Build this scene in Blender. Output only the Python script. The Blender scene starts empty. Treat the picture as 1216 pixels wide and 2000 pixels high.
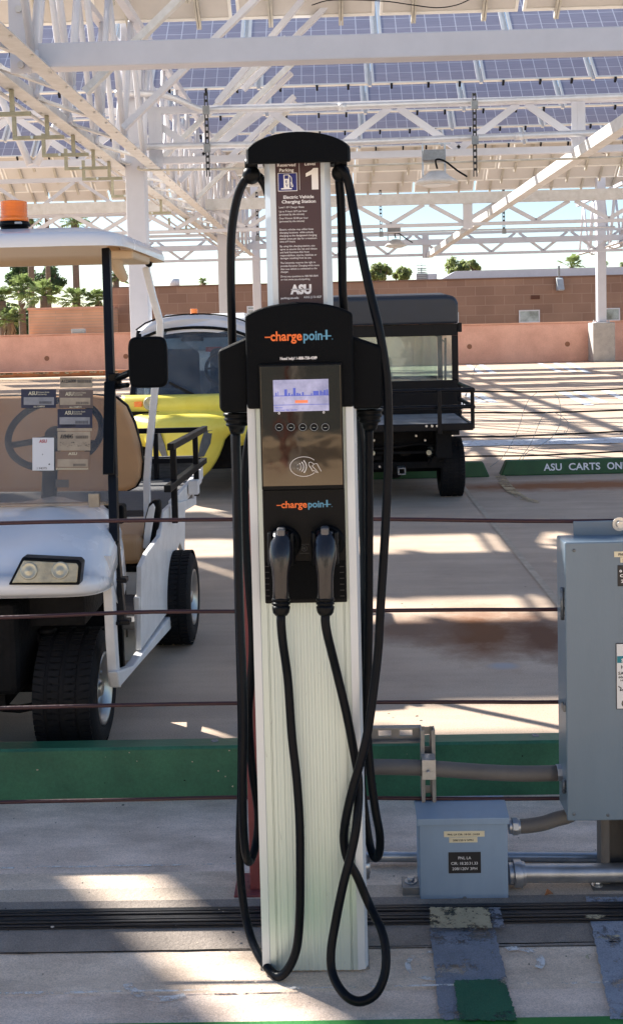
import bpy, math, random
from mathutils import Vector, Matrix
random.seed(7)
R = math.radians
scene = bpy.context.scene
col = scene.collection

# ------------------------------------------------------------------ camera
F = 2100.0; CX = 608.0; CY = 766.0; CAMH = 1.40      # focal length and principal point in photo pixels
yaw = math.atan(42/2100); th = R(3.5); ro = R(1.375)
fw = Vector((-math.sin(yaw)*math.cos(th), math.cos(yaw)*math.cos(th), -math.sin(th)))
r0 = Vector((math.cos(yaw), math.sin(yaw), 0)); u0 = r0.cross(fw)
cu = u0*math.cos(ro) + r0*math.sin(ro); cr = r0*math.cos(ro) - u0*math.sin(ro)
CAM = Vector((0, 0, CAMH))
cd = bpy.data.cameras.new('camera'); co = bpy.data.objects.new('camera', cd); col.objects.link(co)
co.matrix_world = Matrix(((cr.x, cu.x, -fw.x, 0), (cr.y, cu.y, -fw.y, 0), (cr.z, cu.z, -fw.z, CAMH), (0, 0, 0, 1)))
cd.sensor_fit = 'VERTICAL'; cd.sensor_height = 36; cd.lens = F/2000*36
cd.shift_y = -(1000-CY)/2000
cd.clip_start = 0.05; cd.clip_end = 3000
scene.camera = co

def P(px, py, Y):
    d = fw + cr*((px-CX)/F) - cu*((py-CY)/F); return CAM + d*(Y/d.y)
def G(px, py, z=0.0):
    d = fw + cr*((px-CX)/F) - cu*((py-CY)/F); return CAM + d*((z-CAMH)/d.z)

# ------------------------------------------------------------------ light
SUN_EL = R(36); SAX, SAY = -0.80, 0.60                # the sun stands behind and to the left
w = bpy.data.worlds.new('World'); scene.world = w; w.use_nodes = True
nt = w.node_tree; nt.nodes.clear()
sky = nt.nodes.new('ShaderNodeTexSky'); sky.sky_type = 'NISHITA'; sky.sun_disc = False
sky.sun_elevation = SUN_EL; sky.sun_rotation = math.atan2(SAX, SAY); sky.dust_density = 0.15; sky.air_density = 1.0; sky.ozone_density = 1.3
bg = nt.nodes.new('ShaderNodeBackground'); bg.inputs[1].default_value = 0.078
ow = nt.nodes.new('ShaderNodeOutputWorld'); tn = nt.nodes.new('ShaderNodeVectorMath'); tn.operation = 'MULTIPLY'; tn.inputs[1].default_value = (.875, .89, .93); nt.links.new(sky.outputs[0], tn.inputs[0]); nt.links.new(tn.outputs[0], bg.inputs[0]); nt.links.new(bg.outputs[0], ow.inputs[0])
sd = bpy.data.lights.new('sun', 'SUN'); so = bpy.data.objects.new('sun', sd); col.objects.link(so)
sd.energy = 5.0; sd.angle = R(0.55); sd.color = (1.0, 0.95, 0.87)
sdir = Vector((SAX*math.cos(SUN_EL), SAY*math.cos(SUN_EL), math.sin(SUN_EL)))
so.rotation_mode = 'QUATERNION'; so.rotation_quaternion = sdir.to_track_quat('Z', 'Y'); so.location = (-6, 6, 12)
scene.view_settings.view_transform = 'Standard'; scene.view_settings.look = 'None'
scene.view_settings.gamma = 1; scene.view_settings.exposure = 1.36
scene.render.engine = 'CYCLES'; scene.cycles.max_bounces = 8; scene.cycles.transparent_max_bounces = 16
scene.cycles.sample_clamp_indirect = 6

# ------------------------------------------------------------------ materials
def mat(name, c, rough=.5, metal=0.0, var=.08, vs=4.0, bump=0.0, bs=40.0, c2=None, spec=.5, coat=0.0, stretch=None, emit=0.0):
    m = bpy.data.materials.new(name); m.use_nodes = True; t = m.node_tree; b = t.nodes['Principled BSDF']
    b.inputs['Roughness'].default_value = rough; b.inputs['Metallic'].default_value = metal
    b.inputs['Specular IOR Level'].default_value = spec; b.inputs['Coat Weight'].default_value = coat
    tc = t.nodes.new('ShaderNodeTexCoord'); mp = t.nodes.new('ShaderNodeMapping'); t.links.new(tc.outputs['Object'], mp.inputs[0])
    if stretch: mp.inputs['Scale'].default_value = stretch
    n = t.nodes.new('ShaderNodeTexNoise'); n.inputs['Scale'].default_value = vs; n.inputs['Detail'].default_value = 6; n.inputs['Roughness'].default_value = .65
    t.links.new(mp.outputs[0], n.inputs['Vector'])
    rp = t.nodes.new('ShaderNodeValToRGB'); rp.color_ramp.elements[0].position = .3; rp.color_ramp.elements[1].position = .7
    a = [max(0, x*(1-var)) for x in c]; d = [min(1, x*(1+var)) for x in (c2 or c)]
    rp.color_ramp.elements[0].color = (*a, 1); rp.color_ramp.elements[1].color = (*d, 1)
    t.links.new(n.outputs['Fac'], rp.inputs[0]); t.links.new(rp.outputs[0], b.inputs['Base Color'])
    rr = t.nodes.new('ShaderNodeMapRange'); rr.inputs['To Min'].default_value = max(0.02, rough-.07); rr.inputs['To Max'].default_value = min(1, rough+.09)
    t.links.new(n.outputs['Fac'], rr.inputs[0]); t.links.new(rr.outputs[0], b.inputs['Roughness'])
    if bump:
        n2 = t.nodes.new('ShaderNodeTexNoise'); n2.inputs['Scale'].default_value = bs; n2.inputs['Detail'].default_value = 4
        t.links.new(mp.outputs[0], n2.inputs['Vector'])
        bp = t.nodes.new('ShaderNodeBump'); bp.inputs['Strength'].default_value = bump; bp.inputs['Distance'].default_value = .01
        t.links.new(n2.outputs['Fac'], bp.inputs['Height']); t.links.new(bp.outputs[0], b.inputs['Normal'])
    if emit:
        t.links.new(rp.outputs[0], b.inputs['Emission Color']); b.inputs['Emission Strength'].default_value = emit
    return m

def glass_mat(name, tint, refl=1.0, rough=.02, gl=(.9, .95, 1), dust=.05):
    m = bpy.data.materials.new(name); m.use_nodes = True; t = m.node_tree; t.nodes.clear()
    tr = t.nodes.new('ShaderNodeBsdfTransparent'); tr.inputs[0].default_value = (*tint, 1)
    gs = t.nodes.new('ShaderNodeBsdfGlossy'); gs.inputs['Roughness'].default_value = rough; gs.inputs[0].default_value = (*gl, 1)
    fr = t.nodes.new('ShaderNodeFresnel'); fr.inputs[0].default_value = 1.5
    mu = t.nodes.new('ShaderNodeMath'); mu.operation = 'MULTIPLY'; mu.inputs[1].default_value = refl; mu.use_clamp = True
    mx = t.nodes.new('ShaderNodeMixShader'); o = t.nodes.new('ShaderNodeOutputMaterial')
    t.links.new(fr.outputs[0], mu.inputs[0]); t.links.new(mu.outputs[0], mx.inputs[0])
    t.links.new(tr.outputs[0], mx.inputs[1]); t.links.new(gs.outputs[0], mx.inputs[2])
    df = t.nodes.new('ShaderNodeBsdfDiffuse'); df.inputs[0].default_value = (.72, .70, .66, 1); md_ = t.nodes.new('ShaderNodeMixShader')   # film of dust
    tc = t.nodes.new('ShaderNodeTexCoord'); n = t.nodes.new('ShaderNodeTexNoise'); n.inputs['Scale'].default_value = 3.5; n.inputs['Detail'].default_value = 8; n.inputs['Roughness'].default_value = .7
    t.links.new(tc.outputs['Object'], n.inputs['Vector']); r = t.nodes.new('ShaderNodeMapRange'); r.inputs['From Min'].default_value = .35; r.inputs['From Max'].default_value = .7; r.inputs['To Min'].default_value = dust*.4; r.inputs['To Max'].default_value = dust*2.2
    t.links.new(n.outputs['Fac'], r.inputs[0]); t.links.new(r.outputs[0], md_.inputs[0]); t.links.new(mx.outputs[0], md_.inputs[1]); t.links.new(df.outputs[0], md_.inputs[2]); t.links.new(md_.outputs[0], o.inputs[0])
    return m

def block_mat(name, c1, c2, mortar, bw, bh, msize=.008, off=.5, nvar=.35, axis='XZ'):
    m = bpy.data.materials.new(name); m.use_nodes = True; t = m.node_tree; b = t.nodes['Principled BSDF']
    b.inputs['Roughness'].default_value = .9
    tc = t.nodes.new('ShaderNodeTexCoord'); sp = t.nodes.new('ShaderNodeSeparateXYZ'); cb = t.nodes.new('ShaderNodeCombineXYZ')
    t.links.new(tc.outputs['Object'], sp.inputs[0]); t.links.new(sp.outputs['X' if axis[0] == 'X' else 'Y'], cb.inputs[0]); t.links.new(sp.outputs['Z'], cb.inputs[1])
    br = t.nodes.new('ShaderNodeTexBrick'); br.inputs['Scale'].default_value = 1; br.inputs['Brick Width'].default_value = bw; br.inputs['Row Height'].default_value = bh
    br.inputs['Mortar Size'].default_value = msize; br.inputs['Color1'].default_value = (*c1, 1); br.inputs['Color2'].default_value = (*c2, 1); br.inputs['Mortar'].default_value = (*mortar, 1)
    br.offset = off; t.links.new(cb.outputs[0], br.inputs[0])
    n = t.nodes.new('ShaderNodeTexNoise'); n.inputs['Scale'].default_value = .9; n.inputs['Detail'].default_value = 8; t.links.new(tc.outputs['Object'], n.inputs['Vector'])
    mr = t.nodes.new('ShaderNodeMapRange'); mr.inputs['To Min'].default_value = 1-nvar; mr.inputs['To Max'].default_value = 1+nvar; t.links.new(n.outputs['Fac'], mr.inputs[0])
    mx = t.nodes.new('ShaderNodeVectorMath'); mx.operation = 'SCALE'; t.links.new(br.outputs[0], mx.inputs[0]); t.links.new(mr.outputs[0], mx.inputs['Scale'])
    t.links.new(mx.outputs[0], b.inputs['Base Color'])
    return m

M = {}
M['white_steel'] = mat('white_painted_steel', (.61, .61, .655), .45, 0, .05, 3, .05, 30)
M['white_steel_dirty'] = mat('weathered_white_steel', (.60, .585, .555), .5, 0, .10, 6, .08, 30, c2=(.64, .635, .63))
M['galv'] = mat('galvanised_steel', (.42, .44, .47), .34, .8, .2, 18, .05, 60)
M['galv_pipe'] = mat('galvanised_conduit', (.66, .66, .68), .38, .55, .10, 7, .03, 60)
M['dark_galv'] = mat('dull_zinc', (.24, .25, .26), .45, .7, .2, 14, .05, 60)
M['alu'] = mat('anodised_aluminium', (.545, .64, .625), .36, .35, .012, 2, .0, 60, stretch=(8, 8, .5))
M['alu_bright'] = mat('bright_aluminium', (.60, .66, .72), .34, .25, .03, 2, stretch=(8, 8, .5))
M['black'] = mat('black_textured_plastic', (.0035, .0045, .006), .5, 0, .12, 30, .25, 700, spec=.07)
M['black_smooth'] = mat('black_smooth_plastic', (.004, .005, .0065), .33, 0, .1, 20, .04, 300, spec=.12)
M['rubber'] = mat('black_cable_rubber', (.004, .0055, .009), .34, 0, .15, 25, .1, 200, spec=.11)
M['black_metal'] = mat('black_painted_metal', (.007, .0075, .010), .35, 0, .2, 12, .1, 80, spec=.2)
M['dark_under'] = mat('oily_chassis_black', (.008, .008, .009), .6, 0, .4, 9, .4, 60, spec=.12)
M['steel_bolt'] = mat('zinc_bolt_head', (.62, .62, .60), .3, .9, .1, 40)
M['sign_brown'] = mat('maroon_sign_print', (.060, .030, .036), .45, 0, .03, 3)
M['sign_blue'] = mat('navy_sign_print', (.012, .02, .19), .45, 0, .03, 3)
M['ink_white'] = mat('white_print', (.86, .86, .88), .5, 0, .01)
M['ink_black'] = mat('black_print', (.015, .015, .018), .5, 0, .01)
M['orange_ink'] = mat('orange_print', (.85, .17, .03), .5, 0, .02)
M['blue_ink'] = mat('blue_print', (.10, .30, .46), .5, 0, .02)
M['grey_ink'] = mat('faint_grey_print', (.10, .11, .115), .5, 0, .02)
M['maroon'] = mat('maroon_wire_sheath', (.035, .008, .012), .45, 0, .3, 14, .2, 90)
M['red_post'] = mat('dusty_red_post', (.20, .045, .048), .6, 0, .25, 9, .2, 60)
M['green'] = mat('green_kerb_paint', (.022, .115, .062), .42, 0, .16, 5, .12, 45, c2=(.030, .14, .072))
M['green2'] = mat('faded_green_paint', (.03, .10, .035), .6, 0, .2, 5, .2, 40)
M['box_grey'] = mat('grey_enclosure_paint', (.155, .215, .275), .42, 0, .07, 2.2, .04, 120, coat=.15, stretch=(3, 3, .6))
M['box_blue'] = mat('pale_blue_grey_enclosure', (.235, .33, .455), .45, 0, .07, 4, .04, 120, stretch=(3, 3, .6))
M['flex'] = mat('grey_flexible_conduit', (.115, .11, .105), .6, 0, .15, 8, .1, 120)
M['label_cream'] = mat('cream_label_tape', (.72, .66, .47), .5, 0, .03)
M['label_white'] = mat('white_label', (.72, .73, .74), .5, 0, .03)
M['teal_ink'] = mat('teal_print', (.01, .20, .26), .5, 0, .02)
M['cart_white'] = mat('white_cart_body', (.80, .81, .83), .25, 0, .03, 4, .02, 20, coat=.4)
M['cart_white_old'] = mat('scuffed_white_panel', (.76, .75, .74), .45, 0, .10, 12, .1, 40)
M['tan'] = mat('tan_vinyl', (.50, .30, .155), .5, 0, .07, 5, .1, 200)
M['tan_plastic'] = mat('cream_roof_plastic', (.66, .50, .33), .45, 0, .04, 4, .05, 60)
M['yellow'] = mat('faded_yellow_body', (.93, .76, .085), .4, 0, .06, 5, .05, 40, c2=(.95, .82, .15))
M['truck_white'] = mat('truck_roof_white', (.76, .77, .82), .3, 0, .04, 4)
M['orange_glass'] = mat('amber_lens', (.90, .20, .008), .18, 0, .15, 2, coat=.8, stretch=(1, 1, 12), emit=.03)
M['red_lens'] = mat('red_lens', (.45, .02, .02), .2, 0, .1, 20, coat=.5)
M['lamp_lens'] = mat('clouded_lamp_lens', (.50, .44, .29), .14, .1, .30, 22, .1, 60, coat=.8)
M['lamp_metal'] = mat('lamp_reflector', (.48, .46, .36), .22, .35, .2, 20)
M['chrome'] = mat('dull_wheel_alloy', (.42, .41, .39), .3, .9, .1, 14)
M['solar'] = None
M['backsheet'] = mat('cream_panel_backsheet', (.58, .55, .51), .7, 0, .05, 2, .03, 30)
M['panel_frame'] = mat('pale_aluminium_frame', (.80, .78, .73), .42, .15, .05, 5)
M['rail'] = mat('panel_rail_aluminium', (.52, .49, .42), .5, .3, .15, 6)
M['olive'] = mat('olive_galvanised_strut', (.36, .34, .24), .5, .3, .2, 9)
M['perf'] = mat('dark_perforated_strut', (.035, .035, .035), .5, .4, .2, 9)
M['leaf'] = mat('olive_green_leaves', (.17, .20, .07), .6, 0, .3, .8, c2=(.28, .32, .12))
M['leaf_dark'] = mat('dark_green_leaves', (.06, .10, .045), .6, 0, .35, .8, c2=(.11, .16, .06))
M['palm'] = mat('fan_palm_leaves', (.12, .175, .05), .5, 0, .35, 1.2, c2=(.24, .29, .11))
M['palm_dry'] = mat('dry_palm_skirt', (.26, .19, .11), .8, 0, .3, 2)
M['trunk'] = mat('palm_trunk_bark', (.22, .15, .105), .9, 0, .25, 5, .6, 14, stretch=(1, 1, 4))
M['bark'] = mat('tree_bark', (.14, .10, .07), .9, 0, .25, 5, .6, 14)
M['roof_metal'] = mat('grey_metal_roof', (.58, .60, .64), .5, .2, .06, 3)
M['unit'] = mat('rooftop_unit_grey', (.42, .45, .46), .6, .1, .08, 3)
M['win_frame'] = mat('white_window_frame', (.72, .74, .76), .45, 0, .03)
M['win_glass'] = mat('blue_grey_window_glass', (.16, .20, .22), .08, 0, .5, 1.5, coat=.6, c2=(.35, .42, .44))
M['pedestal'] = mat('bare_concrete_pedestal', (.42, .39, .36), .85, 0, .15, 5, .2, 50)
M['wood_black'] = mat('weathered_dark_board', (.08, .08, .085), .7, 0, .4, 16, .3, 50, stretch=(1, 8, 8))
M['tyre'] = mat('tyre_rubber', (.010, .010, .0115), .7, 0, .25, 12, .2, 160, spec=.2)
M['wall_clay'] = mat('clay_stucco', (.68, .36, .25), .9, 0, .12, 1.2, .2, 60, c2=(.74, .42, .30))
M['wall_pink'] = mat('pink_clay_stucco', (.74, .40, .30), .9, 0, .08, 1.4, .25, 70, c2=(.80, .47, .36))
M['stain_patch'] = mat('brown_core_patch', (.30, .14, .085), .9, 0, .12, 8)
M['kerb_brown'] = mat('peeling_rust_paint', (.28, .10, .035), .7, 0, .3, 3.5, c2=(.34, .12, .04))
M['brick_red'] = block_mat('stacked_orange_brick', (.72, .42, .26), (.66, .37, .22), (.55, .36, .25), 2.2, .115, .012)
M['block'] = block_mat('brown_split_block', (.36, .225, .155), (.30, .18, .125), (.40, .265, .195), .80, .40, .014, nvar=.22)
M['glass_clear'] = glass_mat('clear_windscreen', (.84, .81, .77), .8, dust=.07)
M['glass_cab'] = glass_mat('green_tinted_cab_glass', (.80, .90, .86), 1.6, dust=.12)
M['glass_truck'] = glass_mat('truck_windscreen_glass', (.40, .47, .52), 1.2, dust=.06)
M['white_line'] = mat('worn_white_line', (.60, .62, .66), .7, 0, .2, 9, c2=(.62, .63, .66))
M['seam'] = mat('pale_joint_sealant', (.50, .40, .30), .8, 0, .2, 14)
M['concrete_pale'] = mat('pale_concrete_strip', (.56, .45, .35), .85, 0, .12, 7, .25, 90)
M['concrete_dark'] = mat('dark_sealed_concrete', (.27, .225, .19), .85, 0, .22, 9, .3, 120)
M['strip_black'] = mat('black_rubber_joint', (.018, .018, .021), .38, 0, .3, 10, .2, 70, stretch=(.4, 6, 6))
M['paint_grey'] = mat('blue_grey_floor_paint', (.15, .185, .24), .75, 0, .16, 9, .2, 110)
M['paint_grey2'] = mat('lighter_blue_grey_floor_paint', (.24, .275, .33), .75, 0, .2, 9, .2, 110)
M['paint_green'] = mat('dark_green_floor_paint', (.012, .085, .035), .7, 0, .2, 9, .2, 110)
M['paint_cream'] = mat('cream_floor_paint', (.42, .34, .19), .75, 0, .25, 12, .3, 70)
M['green_bright'] = mat('bright_green_floor_paint', (.025, .19, .035), .6, 0, .15, 9, .2, 70)
M['screen'] = mat('lavender_screen', (.26, .28, .46), .25, 0, .14, 25, c2=(.40, .41, .60), emit=.12)
M['screen_blue'] = mat('screen_skyline_blue', (.06, .09, .42), .3, 0, .1, 25, emit=.22)
M['screen_orange'] = mat('screen_orange', (.70, .18, .08), .3, 0, .1, 25, emit=.22)
M['tan_wall'] = mat('tan_stucco_wall', (.66, .58, .47), .9, 0, .12, 1.0, .2, 30)
M['wood_brown'] = mat('white_cable', (.6, .58, .55), .5)
M['suv_white'] = mat('white_car_paint', (.75, .77, .78), .25, 0, .02, 3, coat=.6)
M['seat_grey'] = mat('grey_fabric_seat', (.06, .075, .09), .8, 0, .2, 5)
M['hinge'] = mat('hinge_dark_zinc', (.16, .18, .20), .4, .6, .2, 20)

def worn(name, c, wear=.45, scale=9.0, rough=.75, var=.15):
    m = mat(name, c, rough, 0, var, 14, .2, 160); t = m.node_tree; b = t.nodes['Principled BSDF']; L = t.links.new
    tc = t.nodes.new('ShaderNodeTexCoord'); n = t.nodes.new('ShaderNodeTexNoise'); n.inputs['Scale'].default_value = scale; n.inputs['Detail'].default_value = 12; n.inputs['Roughness'].default_value = .78
    L(tc.outputs['Object'], n.inputs['Vector']); r = t.nodes.new('ShaderNodeValToRGB'); r.color_ramp.elements[0].position = wear-.03; r.color_ramp.elements[1].position = wear+.05
    L(n.outputs['Fac'], r.inputs[0]); L(r.outputs[0], b.inputs['Alpha']); return m
M['paint_grey'] = worn('worn_blue_grey_paint', (.215, .23, .27), .43)
M['paint_grey2'] = worn('worn_pale_blue_grey_paint', (.29, .31, .36), .42)
M['paint_green'] = worn('worn_green_paint', (.014, .105, .055), .42)
M['paint_cream'] = worn('worn_cream_paint', (.44, .37, .24), .46, 22)
M['white_line'] = worn('worn_white_line', (.62, .65, .70), .40, 12)
M['bloom'] = worn('mineral_bloom', (.66, .64, .62), .50, 14)
M['yellow_line'] = worn('faded_yellow_line', (.56, .42, .24), .47, 6)
M['slab_near'] = mat('near_slab_concrete', (.66, .505, .40), .85, 0, .16, 5, .3, 150, c2=(.82, .655, .54), stretch=(.8, 2.2, 1))
M['slab_tan'] = mat('tan_slab_concrete', (.64, .49, .37), .85, 0, .16, 6, .3, 150, c2=(.80, .64, .50), stretch=(.8, 2.2, 1))
def grain(m, s=330, lo=.70, hi=1.12):
    t = m.node_tree; b = t.nodes['Principled BSDF']; src = b.inputs['Base Color'].links[0].from_socket
    tc = t.nodes.new('ShaderNodeTexCoord'); n = t.nodes.new('ShaderNodeTexNoise'); n.inputs['Scale'].default_value = s; n.inputs['Detail'].default_value = 3; n.inputs['Roughness'].default_value = .8
    t.links.new(tc.outputs['Object'], n.inputs['Vector']); r = t.nodes.new('ShaderNodeMapRange'); r.inputs['From Min'].default_value = .36; r.inputs['From Max'].default_value = .62; r.inputs['To Min'].default_value = lo; r.inputs['To Max'].default_value = hi
    t.links.new(n.outputs['Fac'], r.inputs[0]); sc = t.nodes.new('ShaderNodeVectorMath'); sc.operation = 'SCALE'; t.links.new(src, sc.inputs[0]); t.links.new(r.outputs[0], sc.inputs['Scale']); t.links.new(sc.outputs[0], b.inputs['Base Color'])
for k_ in ('slab_near', 'slab_tan', 'concrete_pale', 'concrete_dark', 'paint_grey', 'paint_grey2', 'paint_green'): grain(M[k_])
grain(M['green'], 120, .86, 1.08); grain(M['pedestal'], 60, .8, 1.1); grain(M['wall_pink'], 25, .92, 1.05)
def ground_mat():
    m = bpy.data.materials.new('parking_deck_concrete'); m.use_nodes = True; t = m.node_tree; b = t.nodes['Principled BSDF']; L = t.links.new
    b.inputs['Roughness'].default_value = .82; b.inputs['Specular IOR Level'].default_value = .35
    tc = t.nodes.new('ShaderNodeTexCoord')
    def noise(s, d, r=.6, vec=None, sc=None):
        n = t.nodes.new('ShaderNodeTexNoise'); n.inputs['Scale'].default_value = s; n.inputs['Detail'].default_value = d; n.inputs['Roughness'].default_value = r
        if sc:
            mp = t.nodes.new('ShaderNodeMapping'); mp.inputs['Scale'].default_value = sc; L(tc.outputs['Object'], mp.inputs[0]); L(mp.outputs[0], n.inputs['Vector'])
        else: L(tc.outputs['Object'], n.inputs['Vector'])
        return n
    def ramp(fac, p0, c0, p1, c1):
        r = t.nodes.new('ShaderNodeValToRGB'); r.color_ramp.elements[0].position = p0; r.color_ramp.elements[1].position = p1
        r.color_ramp.elements[0].color = (*c0, 1); r.color_ramp.elements[1].color = (*c1, 1); L(fac, r.inputs[0]); return r
    def mix(fac, a, bb, mode='MIX'):
        x = t.nodes.new('ShaderNodeMix'); x.data_type = 'RGBA'; x.blend_type = mode
        if isinstance(fac, float): x.inputs[0].default_value = fac
        else: L(fac, x.inputs[0])
        L(a, x.inputs[6])
        if isinstance(bb, tuple): x.inputs[7].default_value = (*bb, 1)
        else: L(bb, x.inputs[7])
        return x.outputs[2]
    base = ramp(noise(1.3, 9, .7).outputs['Fac'], .32, (.53, .405, .305), .70, (.68, .54, .415))
    sp = ramp(noise(170, 3, .8).outputs['Fac'], .36, (.62, .60, .58), .56, (1.0, 1.0, 1.0))
    c = mix(.6, base.outputs[0], sp.outputs[0], 'MULTIPLY')
    st = ramp(noise(1.0, 5, .6, sc=(.9, 5.0, 1)).outputs['Fac'], .40, (.84, .82, .82), .62, (1.06, 1.05, 1.04))
    c = mix(.7, c, st.outputs[0], 'MULTIPLY')
    sx = t.nodes.new('ShaderNodeSeparateXYZ'); L(tc.outputs['Object'], sx.inputs[0])
    def blob(cx, cy, rx, ry, soft=.7):
        mp = t.nodes.new('ShaderNodeMapping'); mp.vector_type = 'POINT'
        mp.inputs['Location'].default_value = (-cx/rx, -cy/ry, 0); mp.inputs['Scale'].default_value = (1/rx, 1/ry, 0)
        L(tc.outputs['Object'], mp.inputs[0])
        ln = t.nodes.new('ShaderNodeVectorMath'); ln.operation = 'LENGTH'; L(mp.outputs[0], ln.inputs[0])
        n = noise(6, 6, .7); ad = t.nodes.new('ShaderNodeMath'); ad.operation = 'MULTIPLY_ADD'; ad.inputs[1].default_value = .9; L(n.outputs['Fac'], ad.inputs[0]); L(ln.outputs['Value'], ad.inputs[2])
        r = t.nodes.new('ShaderNodeMapRange'); r.inputs['From Min'].default_value = .75; r.inputs['From Max'].default_value = .75+soft; r.inputs['To Min'].default_value = 1; r.inputs['To Max'].default_value = 0; L(ad.outputs[0], r.inputs[0])
        return r.outputs[0]
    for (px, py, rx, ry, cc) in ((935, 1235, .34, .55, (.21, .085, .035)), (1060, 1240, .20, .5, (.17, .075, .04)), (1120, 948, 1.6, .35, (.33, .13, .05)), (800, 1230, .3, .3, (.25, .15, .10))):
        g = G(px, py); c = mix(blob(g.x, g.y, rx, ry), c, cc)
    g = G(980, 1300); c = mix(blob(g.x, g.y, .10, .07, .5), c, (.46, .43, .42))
    L(c, b.inputs['Base Color'])
    n3 = noise(220, 4, .7); bp = t.nodes.new('ShaderNodeBump'); bp.inputs['Strength'].default_value = .35; bp.inputs['Distance'].default_value = .004
    L(n3.outputs['Fac'], bp.inputs['Height']); L(bp.outputs[0], b.inputs['Normal'])
    return m
M['ground'] = ground_mat()
for k_ in ('leaf', 'leaf_dark', 'palm'):                # sunlight glows through leaves
    t_ = M[k_].node_tree; bs_ = t_.nodes['Principled BSDF']; tl = t_.nodes.new('ShaderNodeBsdfTranslucent'); mx_ = t_.nodes.new('ShaderNodeMixShader'); mx_.inputs[0].default_value = .45
    src = bs_.inputs['Base Color'].links[0].from_socket; sc_ = t_.nodes.new('ShaderNodeVectorMath'); sc_.operation = 'SCALE'; sc_.inputs['Scale'].default_value = 1.6
    t_.links.new(src, sc_.inputs[0]); t_.links.new(sc_.outputs[0], tl.inputs[0]); out_ = [n for n in t_.nodes if n.type == 'OUTPUT_MATERIAL'][0]
    t_.links.new(bs_.outputs[0], mx_.inputs[1]); t_.links.new(tl.outputs[0], mx_.inputs[2]); t_.links.new(mx_.outputs[0], out_.inputs[0])

def solar_mat():
    m = bpy.data.materials.new('violet_solar_cells'); m.use_nodes = True; t = m.node_tree; b = t.nodes['Principled BSDF']; L = t.links.new
    b.inputs['Roughness'].default_value = .22; b.inputs['Coat Weight'].default_value = .3
    tc = t.nodes.new('ShaderNodeTexCoord')
    def grid(sx, sy, w, c1, c2, cm):
        mp = t.nodes.new('ShaderNodeMapping'); L(tc.outputs['UV'], mp.inputs[0])
        br = t.nodes.new('ShaderNodeTexBrick'); br.offset = 0; br.squash = 1; br.inputs['Scale'].default_value = 1
        br.inputs['Brick Width'].default_value = 1/sx; br.inputs['Row Height'].default_value = 1/sy; br.inputs['Mortar Size'].default_value = w; br.inputs['Mortar Smooth'].default_value = 0
        br.inputs['Color1'].default_value = (*c1, 1); br.inputs['Color2'].default_value = (*c2, 1); br.inputs['Mortar'].default_value = (*cm, 1)
        L(mp.outputs[0], br.inputs[0]); return br
    a = grid(8, 5, .0042, (.36, .335, .395), (.33, .305, .365), (.66, .64, .69))
    n = t.nodes.new('ShaderNodeTexNoise'); n.inputs['Scale'].default_value = 9; n.inputs['Detail'].default_value = 6
    mp2 = t.nodes.new('ShaderNodeMapping'); mp2.inputs['Scale'].default_value = (.6, 9, 1); L(tc.outputs['UV'], mp2.inputs[0]); L(mp2.outputs[0], n.inputs['Vector'])
    mr = t.nodes.new('ShaderNodeMapRange'); mr.inputs['To Min'].default_value = .72; mr.inputs['To Max'].default_value = 1.3; L(n.outputs['Fac'], mr.inputs[0])
    sc = t.nodes.new('ShaderNodeVectorMath'); sc.operation = 'SCALE'; L(a.outputs[0], sc.inputs[0]); L(mr.outputs[0], sc.inputs['Scale'])
    L(sc.outputs[0], b.inputs['Base Color']); return m
M['solar'] = solar_mat()

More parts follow.
